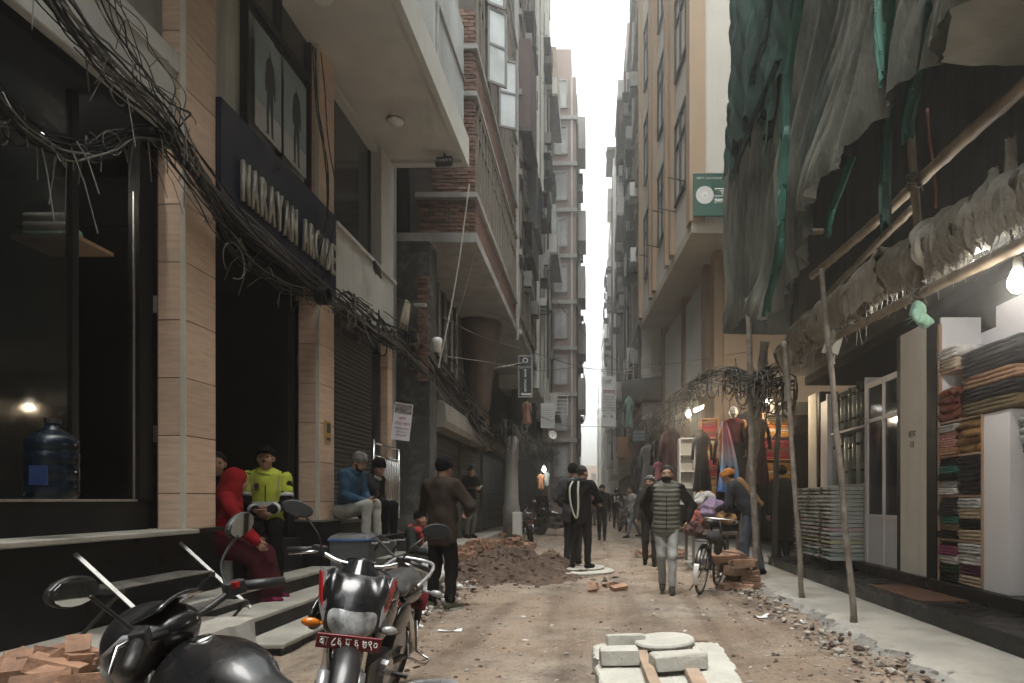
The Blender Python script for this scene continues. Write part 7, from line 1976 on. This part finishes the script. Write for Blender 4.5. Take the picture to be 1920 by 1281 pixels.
for k in range(3):
    b = MB(); b.tube([(a.x + .0, 5.45, a.z + .05 + k * .07), (a.x + .42 - .06 * k, 5.45, a.z + .05 + k * .07)], .045, 8)
    tag(b.obj('cloth_roll', [GC, WHITEC, WHITEC][k], None, True), ['pale green cloth roll lowest on the lit shelf', 'white cloth roll in the middle of the lit shelf', 'white cloth roll topmost on the lit shelf'][k], 'cloth', 'cloth rolls on the lit shelf')
l = bpy.data.lights.new('added_roll_lamp', 'POINT'); l.energy = 2.5; l.color = (1, .95, .85); l.shadow_soft_size = .05  # lamp added out of view to brighten the cloth rolls
lt = thing('added_roll_lamp', 'small unseen lamp added to brighten the cloth rolls inside the left shop', 'lamp', (a.x + .2, 5.35, a.z + .80))
b = MB(); b.ell((a.x + .2, 5.35, a.z + .80), (.02, .02, .02), 10, 8); b.obj('globe', BULB, lt, True)
lo = bpy.data.objects.new('glow', l); COL.objects.link(lo); lo.parent = lt; lo.location = (0, -.08, -.08)
# ================================================================ lit cloth stall on the right
ORA = {'orange': (.40, .14, .03), 'red': (.26, .03, .03), 'gold': (.42, .22, .05), 'crimson': (.20, .02, .05), 'cream': (.42, .36, .26), 'brown': (.14, .07, .04)}
def stall_shelf(name, label, px0, px1, py0, py1, d, n, m, fill, depth=.4):
    a, c = P(px0, py0, d), P(px1, py1, d)
    t = thing(name, label, 'shelf', (a.x, d, c.z))
    part('back', m, t, (a.x, d + depth - .02, c.z, c.x, d + depth, a.z))
    part('side', m, t, (a.x - .02, d, c.z, a.x, d + depth, a.z)); part('side', m, t, (c.x, d, c.z, c.x + .02, d + depth, a.z))
    for k in range(n + 1):
        z = c.z + (a.z - c.z) * k / n
        part('board', m, t, (a.x, d, z - .012, c.x, d + depth - .02, z + .012))
        if fill and k < n:
            hh = (a.z - c.z) / n * .82; kk = 5; cols = list(ORA)
            for i in range(kk):
                nm = cols[(i * 2 + k) % len(cols)]
                folded(f'{nm} folded cloth, {ordn[i]} of its pile, {ordn[k]} shelf of the {fill}', ((a.x + c.x) / 2, d + .17, z + .013 + i * hh / kk), (c.x - a.x) * .92, .3, hh / kk * .96, clothm('stall ' + nm, ORA[nm]), 'folded cloths in the lit stall', R(90), rng.random() * 30)
    return t
ORW = mat('orange_wood', (.34, .16, .055), .6, .2, 4, .1)
stall_shelf('stall_shelf', 'orange wooden shelf of red cloth in the lit stall', 1316, 1346, 785, 930, 14.6, 4, ORW, 'left orange shelf')
stall_shelf('stall_shelf', 'orange shelf of bright cloth behind the bamboo posts', 1432, 1486, 775, 905, 13.4, 3, ORW, 'right orange shelf')
stall_shelf('empty_shelf', 'empty white shelf unit at the left of the lit stall', 1276, 1302, 822, 945, 15.2, 4, WHITEP, None)
for (px, py, d, s, lab, m) in ((1322, 935, 13.2, .19, 'pale grey cloth heap on the stall table', wear('heap_grey', (.36, .36, .34))), (1338, 952, 12.9, .22, 'lilac cloth heap on the stall table', wear('heap_lilac', (.20, .15, .23))), (1303, 968, 12.9, .17, 'red and gold patterned cloth spilling from the stall table', mat('heap_red', (.22, .045, .03), .8, .9, 20, .3)), (1360, 962, 12.6, .13, 'small ochre cloth heap beside the lilac one', wear('heap_ochre', (.24, .13, .045))), (1300, 985, 12.7, .14, 'dark patterned cloth hanging at the stall corner', mat('heap_dark', (.06, .02, .02), .8, .9, 22, .3))):
    c = P(px, py, d)
    tag(blob('cloth_heap', m, None, [('e', c, (s * 1.1, s, s * .8), None), ('e', c + Vector((.08, 0, -.12)), (s, s, s * .8), None), ('e', c + Vector((-.07, -.05, -.1)), (s * .9, s, s * .7), None)], .02, .06, disp=crump(px, .03)), lab, 'cloth', 'cloth heaps on the stall')
t = thing('stall_table', 'low stall table under the cloth heaps', 'table', (2.2, 13.1, .12))
part('table_top', WOODF, t, (1.82, 12.6, .66, 2.75, 13.7, .71))
for (x, y) in ((1.86, 12.64), (2.68, 12.64), (1.86, 13.62), (2.68, 13.62)): part('leg', WOODF, t, (x, y, .1, x + .05, y + .05, .66))
part('plinth', DARKIN, t, (2.5, 12.95, .711, 3.0, 13.4, 1.33))
bulb('small lit bulb hanging at the corner of the cloth stall', P(1291, 777, 13.6), .05, P(1296, 735, 13.6), 22.0, (1, .82, .6))
bulb('lit bulb inside the stall above the right orange shelf', P(1440, 752, 12.95), .05, P(1440, 720, 12.95), 14.0, (1, .78, .5))
t = thing('tube_lamp', 'short lit tube lamp beside the stall bulb', 'lamp', P(1310, 768, 13.8)); b = MB(); b.tube([P(1302, 772, 13.9), P(1318, 764, 13.9)], .022, 8); b.obj('tube', BULB, t, True); b = MB(); b.tube([P(1300, 769, 13.93), P(1320, 760, 13.93)], .03, 6); b.obj('housing', SHADEW, t)
bulb('lit lamp glowing over the far left stalls', P(1020, 881, 24), .07, P(1020, 860, 24), 2.5, (.9, 1, .95))
# hanging garments along the stalls
def garment(label, px, py, d, w, h_, m, seed):
    c = P(px, py, d)
    def fn(u, v):
        a = 2 * math.pi * u
        ks = ((0, .16), (.05, .22), (.09, .80), (.16, .86), (.38, .66), (.6, .84), (1, 1.12))
        for (v0, w0), (v1, w1) in zip(ks, ks[1:]):
            if v <= v1: ww = w0 + (w1 - w0) * (v - v0) / (v1 - v0); break
        ww *= w * (1 + .12 * math.sin(3 * a + seed) * v)
        return (c.x + ww * .5 * math.cos(a), c.y + ww * .22 * math.sin(a) + .03 * math.sin(5 * a + seed) * v, c.z - h_ * v + .03 * v * math.sin(4 * a + seed))
    b = MB(); b.grid(fn, 28, 32)
    for sx in (-1, 1): b.tube([(c.x + sx * w * .34, c.y, c.z - h_ * .11), (c.x + sx * w * .52, c.y - .02, c.z - h_ * .28), (c.x + sx * w * .58, c.y - .03, c.z - h_ * .5)], [w * .10, w * .10, w * .085], 8)
    tag(b.obj('hanging_garment', m, None, True), label, 'garment', 'garments hanging at the stalls')
garment('long black embroidered dress hanging at the left of the lit stall', 1316, 805, 13.9, .34, 1.25, BLK, 1)
garment('black sequinned dress hanging behind the mannequin', 1358, 800, 13.6, .36, 1.5, BLK, 2)
garment('dark maroon dress hanging to the right of the mannequin', 1420, 775, 12.9, .40, 1.35, wear('deep_maroon', (.03, .008, .012)), 3)
garment('dark red patterned garment hanging along the right stalls', 1258, 800, 17.5, .5, 1.6, mat('garment_red', (.05, .012, .014), .8, .8, 14, .2), 4)
garment('black garment hanging nearest the red patterned one', 1240, 815, 19, .5, 1.7, BLK, 5)
garment('grey garment hanging along the right stalls', 1215, 830, 20.5, .45, 1.5, wear('g_grey', (.09, .09, .09)), 6)
garment('pink check cloth hanging low on the right stalls', 1234, 865, 18.6, .22, .5, mat('garment_pink', (.26, .08, .10), .8, .6, 20, .2), 7)
garment('pale green dress on a high hanger at the right', 1179, 742, 24, .26, 1.1, wear('g_green', (.14, .22, .18)), 8)
garment('dark blue garment hanging far along the right stalls', 1200, 850, 24, .5, 1.5, NAVYC, 9)
garment('orange garment hanging under the far left lamp', 1014, 888, 24.3, .22, .55, wear('g_orange', (.40, .17, .08)), 10)
garment('pale garment hanging beside the orange one at the far left', 1025, 884, 24.4, .2, .5, GREYC, 11)
garment('salmon cloth hanging below the vertical black sign', 988, 752, 18.8, .22, .62, wear('g_salmon', (.30, .17, .12)), 12)
# white block, round column far left
part_ = thing('white_block', 'white painted block at the foot of the round column', 'block', P(965, 985, 20)); part('body', WHITEP, part_, (-2.32, 19.9, .0, -2.06, 20.2, .95), bevel=.01)
rc = thing('round_column', 'worn round concrete column behind the white block', 'column', (-2.5, 20.6, 0)); b = MB(); b.lathe([(.26, 0), (.25, .9), (.22, 1.0), (.19, 2.2), (.22, 2.3), (.22, 3.0)], 18, Matrix.Translation((-2.42, 20.5, .2))); b.obj('shaft', CONC, rc, True)
# ================================================================ cables
def strand(b, pts, r_, n=5): b.tube(pts, r_, n, False)
def cable_bundle(label, path, X, n, spread, r0, seed, m=CABLE, loops=0, lsz=.12, frac=None, fray=0, group='cable bundles', lm=None):
    """path in photo pixels hung at lateral distance X (number or list); strands wander about it"""
    r_ = random.Random(seed)
    pts = []
    for i, (px, py) in enumerate(path):
        x = X[i] if isinstance(X, (list, tuple)) else X
        pts.append(P(px, py, x * F / (px - VX)))
    t = thing('cable_bundle', label, 'cables', pts[0], group=group)
    base = spline(pts, 10); N = len(base)
    b = MB(); b2 = MB()
    for k in range(n):
        s = r_.uniform(0, 90); a0, a1 = 0, N - 1
        if frac and r_.random() < frac:
            a0 = r_.randrange(0, N // 2); a1 = r_.randrange(a0 + N // 4, N)
        q = []
        ox, oz = r_.gauss(0, spread), r_.gauss(0, spread)
        for i in range(a0, a1 + 1):
            f = i * .12
            w = Vector((ox * .8 + spread * 1.3 * mnoise.noise(Vector((f, s, 0))), .5 * spread * mnoise.noise(Vector((f, s, 4))), oz + spread * 1.5 * mnoise.noise(Vector((f * .7, s, 9)))))
            q.append(base[i] + w)
        strand(b if r_.random() < .82 else b2, q, r0 * r_.uniform(.6, 1.5), 5)
    for k in range(loops):
        i = r_.randrange(N); c = base[i] + Vector((r_.gauss(0, spread), 0, r_.gauss(0, spread) - lsz * .5)); sz = lsz * r_.uniform(.4, 1.3); tl = r_.uniform(-.9, .9); ph = r_.uniform(0, 6)
        q = []
        for j in range(15):
            a = ph + 5.6 * j / 14
            q.append(c + Vector((sz * .5 * math.sin(tl) * math.cos(a), sz * math.cos(tl) * math.cos(a), sz * math.sin(a) * r_.uniform(.95, 1.05))))
        strand(b2 if r_.random() < .6 else b, q, r0 * r_.uniform(.6, 1.2), 5)
    for k in range(fray):
        i = r_.randrange(N); c = base[i] + Vector((r_.gauss(0, spread), 0, r_.gauss(0, spread))); L_ = r_.uniform(.1, .35)
        dv = Vector((r_.gauss(0, .5), r_.gauss(0, .6), r_.gauss(-.5, .6)))
        strand(b2, [c, c + dv * L_ * .5 + Vector((0, 0, .03)), c + dv * L_ + Vector((0, 0, -.05))], r0 * .7, 4)
    if b.v: o = b.obj('black_strands', m, t, True); o['kind'] = 'stuff'
    if b2.v: o = b2.obj('dusty_strands', lm or CABLEG, t, True); o['kind'] = 'stuff'
    return t
LX = [-3.40] * 8 + [-3.35, -3.2, -3.0, -2.75]
cable_bundle('thick sagging black cable bundle sweeping down across the arcade front', [(60, -60), (150, 60), (215, 130), (300, 215), (345, 275), (390, 345), (440, 410), (520, 478), (600, 545), (680, 605), (750, 650), (800, 700)], LX, 30, .050, .0065, 1, loops=8, lsz=.10, frac=.25, fray=46)
cable_bundle('thinner wires hanging below the main cable bundle on the left', [(300, 270), (380, 380), (430, 455), (500, 520), (545, 545), (600, 560)], -3.42, 8, .06, .005, 2, loops=4, lsz=.14, fray=26)
cable_bundle('dusty wire bundle looping beneath the white fascia beam', [(-80, 60), (0, 190), (60, 250), (120, 280), (180, 278), (230, 255), (275, 250), (330, 265)], -3.50, 16, .03, .0065, 3, loops=10, lsz=.09, fray=30)
cable_bundle('straight wires descending over the white fascia beam', [(180, -60), (250, 60), (300, 140), (335, 205), (355, 250)], -3.46, 9, .10, .005, 14, fray=4)
cable_bundle('wire tangle at the corner of the arcade and the brick building', [(640, 560), (700, 610), (755, 640), (800, 675), (850, 720), (900, 780), (945, 810)], [-3.3, -3.3, -3.25, -3.15, -3.0, -2.85, -2.7], 28, .10, .010, 4, loops=60, lsz=.18, frac=.5, fray=140)
cable_bundle('cables drooping along the shutter hoods of the left row', [(800, 690), (860, 770), (910, 820), (960, 845), (1000, 850), (1040, 855)], [-3.0, -2.9, -2.7, -2.55, -2.35, -2.1], 20, .09, .011, 5, loops=36, lsz=.16, fray=60)
cable_bundle('pale shredded tangle of wires over the far left stalls', [(955, 800), (985, 830), (1010, 845), (1035, 850), (1062, 860), (1075, 870)], [-2.4, -2.3, -2.2, -2.1, -1.7, -1.4], 18, .22, .013, 6, loops=110, lsz=.28, fray=420)
cable_bundle('pale coiled cables looping over the lit stall on the right', [(1225, 790), (1250, 765), (1290, 735), (1330, 712), (1370, 705), (1410, 720), (1450, 700)], [1.9, 1.95, 2.1, 2.25, 2.35, 2.5, 2.75], 26, .08, .010, 7, loops=60, lsz=.22, fray=50)
cable_bundle('dark cables running along the right stalls into the distance', [(1290, 760), (1250, 775), (1215, 790), (1190, 800), (1165, 805), (1150, 810)], [2.1, 2.05, 1.95, 1.9, 1.7, 1.6], 16, .16, .012, 8, loops=30, lsz=.25, fray=80)
cable_bundle('black wire coils hanging behind the leaning props', [(1380, 700), (1410, 720), (1440, 730), (1480, 720)], [2.5, 2.6, 2.75, 3.0], 12, .12, .011, 9, loops=26, lsz=.3, fray=20, lm=CABLE)
cable_bundle('thin wires beside the upper travertine column', [(590, 90), (598, 200), (612, 300), (615, 400), (600, 480), (595, 540)], -3.42, 5, .03, .005, 10)
def wire(label, pts, r_=.008, m=CABLEG):
    b = MB(); b.tube(spline([P(*p) for p in pts], 10), r_, 5, False)
    tag(b.obj('overhead_wire', m, None, True), label, 'wire', 'single overhead wires')
wire('pale rope slanting from the brick ledge down to the tangle', [(880, 345, 12.0), (862, 480, 12.0), (845, 580, 12.0), (822, 690, 12.0)], .014, mat('pale_rope', (.40, .38, .33), .8))
wire('thin rope slanting behind the pale rope', [(890, 470, 12.6), (868, 560, 12.6), (850, 620, 12.6), (826, 690, 12.6)], .006)
wire('wire crossing the lane from the brick pier to the right buildings', [(830, 595, 12), (905, 632, 15), (980, 655, 19), (1100, 690, 24), (1200, 690, 22), (1400, 660, 16)], .009)
wire('wire hung across the lane below the first one', [(830, 668, 12), (920, 680, 15), (1010, 695, 20), (1090, 690, 24), (1180, 705, 24), (1250, 700, 20)], .009)
wire('wire crossing low between the banner and the left stalls', [(1000, 775, 22), (1060, 798, 25), (1130, 800, 26), (1190, 800, 24), (1245, 790, 19)], .009)
wire('long wire slanting up the left facades to the red building', [(985, 440, 24), (1010, 520, 28), (1040, 560, 32), (1090, 620, 40), (1160, 680, 30)], .010, CABLE)
wire('wire slanting from the banner up to the stall cables', [(1155, 775, 26), (1200, 765, 22), (1240, 753, 17)], .009)
wire('pale wire running along the brick pier', [(745, 560, 11.6), (780, 575, 11.4), (800, 600, 11.4), (785, 640, 11.5), (770, 645, 11.5)], .008)
# coil box, pigeon, dish
t = thing('satellite_dish', 'pale satellite dish above the far left stalls', 'dish', P(1036, 816, 23)); c = P(1036, 816, 23)
b = MB(); b.lathe([(.0, -.03), (.06, -.025), (.13, .0), (.16, .03), (.13, .005), (.06, -.02)], 20, Matrix.Translation(c) @ Matrix.Rotation(R(70), 4, 'X') @ Matrix.Rotation(R(30), 4, 'Y')); b.obj('reflector', SHADEW, t, True)
b = MB(); b.tube([c, c + Vector((0, .2, -.2))], .02, 6); b.obj('arm', STEEL, t)
b = MB(); c = P(606, 552, 8.3)
for k in range(7): b.tube([c + Vector((.02 * k - .06, .10 * math.cos(a), .10 * math.sin(a) - .02)) for a in [j * .45 for j in range(15)]], .012, 5, False)
o = b.obj('cable_coil', CABLE, None, True); tag(o, 'coil of black cable hung on the second column', 'coil')
c = P(707, 505, 10.6)
tag(blob('pigeon', mat('pigeon_grey', (.03, .032, .036), .7, .3, 9, .2), None, [('e', c, (.06, .11, .06), Matrix.Rotation(R(-20), 3, 'X')), ('e', c + Vector((-.01, -.09, .07)), (.032, .036, .034), None), ('c', c + Vector((0, .08, -.03)), c + Vector((0, .20, -.08)), .03, .012), ('c', c + Vector((0, -.115, .07)), c + Vector((0, -.145, .062)), .008, .003), ('c', c + Vector((.02, 0, -.05)), c + Vector((.02, -.01, -.10)), .007, .007), ('c', c + Vector((-.02, 0, -.05)), c + Vector((-.02, -.01, -.10)), .007, .007)], .009, .02), 'dark pigeon perched on the white window sill', 'pigeon')
t = thing('junction_box', 'small grey lamp box bracketed to the dark pier', 'box', P(788, 572, 11.8)); c = P(788, 572, 11.9)
b = MB(); b.rbox(c, (.20, .14, .06), (R(10), 0, 0)); b.obj('body', CONC, t, bevel=.01); b = MB(); b.tube([c, c + Vector((0, .3, .12))], .015, 5); b.obj('bracket', IRON, t)
t = thing('electric_meter', 'pale round insulator box among the wires on the brick pier', 'box', P(820, 645, 12.1)); c = P(820, 645, 12.1)
b = MB(); b.lathe([(.07, -.14), (.08, 0), (.09, .02), (.09, .08), (.06, .11)], 14, Matrix.Translation(c)); b.obj('body', SHADEW, t, True)
t = thing('pipe_sheaf', 'sheaf of pale conduit ends tied beside the white panel corner', 'pipes', P(755, 590, 11.5))
for k in range(8):
    b = MB(); a = P(762 + k * .8, 562 + k, 11.5 + .02 * k); b.tube([a, a + Vector((-.14 + .012 * k, 0, -.52 + .03 * (k % 3)))], .022, 6); b.obj('conduit', mat('conduit_pale', (.36, .31, .24), .8, .3), t, True)
# ivy tufts on far balconies
def tuft(label, px, py, d, n, sz, m, seed):
    r_ = random.Random(seed); c = P(px, py, d)
    t = thing('balcony_plant', label, 'plant', c)
    b = MB(); b2 = MB()
    for k in range(7):
        e = c + Vector((r_.gauss(0, sz), r_.gauss(0, sz), r_.uniform(-sz, sz))); b2.tube([c, (c + e) / 2 + Vector((0, 0, .05)), e], .006, 3, False)
        for j in range(n // 7):
            q = e + Vector((r_.gauss(0, sz * .3), r_.gauss(0, sz * .3), r_.gauss(0, sz * .3))); b.rbox(q, (.05, .035, .002), (r_.uniform(-1, 1), r_.uniform(-1, 1), r_.uniform(0, 6)))
    o = b.obj('leaves', m, t); o['kind'] = 'stuff'; b2.obj('stems', WOODF, t)['kind'] = 'stuff'
LEAF = mat('yellowed_leaf', (.16, .14, .05), .8, .4, 20, 0)
tuft('yellowing creeper on the balcony near the red panel', 1000, 60, 26, 140, .35, LEAF, 1); tuft('thin yellow plant below the balcony canvas', 1010, 175, 27, 70, .25, LEAF, 2); tuft('small plant on the right far roof edge', 1146, 470, 44, 80, .5, LEAF, 3)
# ================================================================ air: even haze over the whole place
hz = MB(); hz.box(-405, -405, -1.2, 405, 2005, 34)
hm = bpy.data.materials.new('haze'); hm.use_nodes = True
for nd in list(hm.node_tree.nodes):
    if nd.type == 'BSDF_PRINCIPLED': hm.node_tree.nodes.remove(nd)
pv_ = hm.node_tree.nodes.new('ShaderNodeVolumePrincipled')
pv_.inputs['Color'].default_value = (.93, .92, .89, 1); pv_.inputs['Density'].default_value = 0.0066; pv_.inputs['Anisotropy'].default_value = 0.86
hm.node_tree.links.new(pv_.outputs[0], hm.node_tree.nodes['Material Output'].inputs['Volume'])
o = hz.obj('haze', hm); tag(o, 'thin pale dusty haze filling the lane', 'haze', kind='stuff')
gr_ = thing('window_grille', 'pale metal balcony grille beside the notice board on the left', 'grille', P(1050, 770, 25))
for k in range(6):
    a, c = P(1040, 742 + k * 7, 25), P(1064, 742 + k * 7, 25)
    b = MB(); b.tube([a, c], .014, 5); b.obj('bar', SHADEW, gr_)
for px in (1040, 1064):
    b = MB(); b.tube([P(px, 740, 25), P(px, 780, 25)], .016, 5); b.obj('upright', SHADEW, gr_)
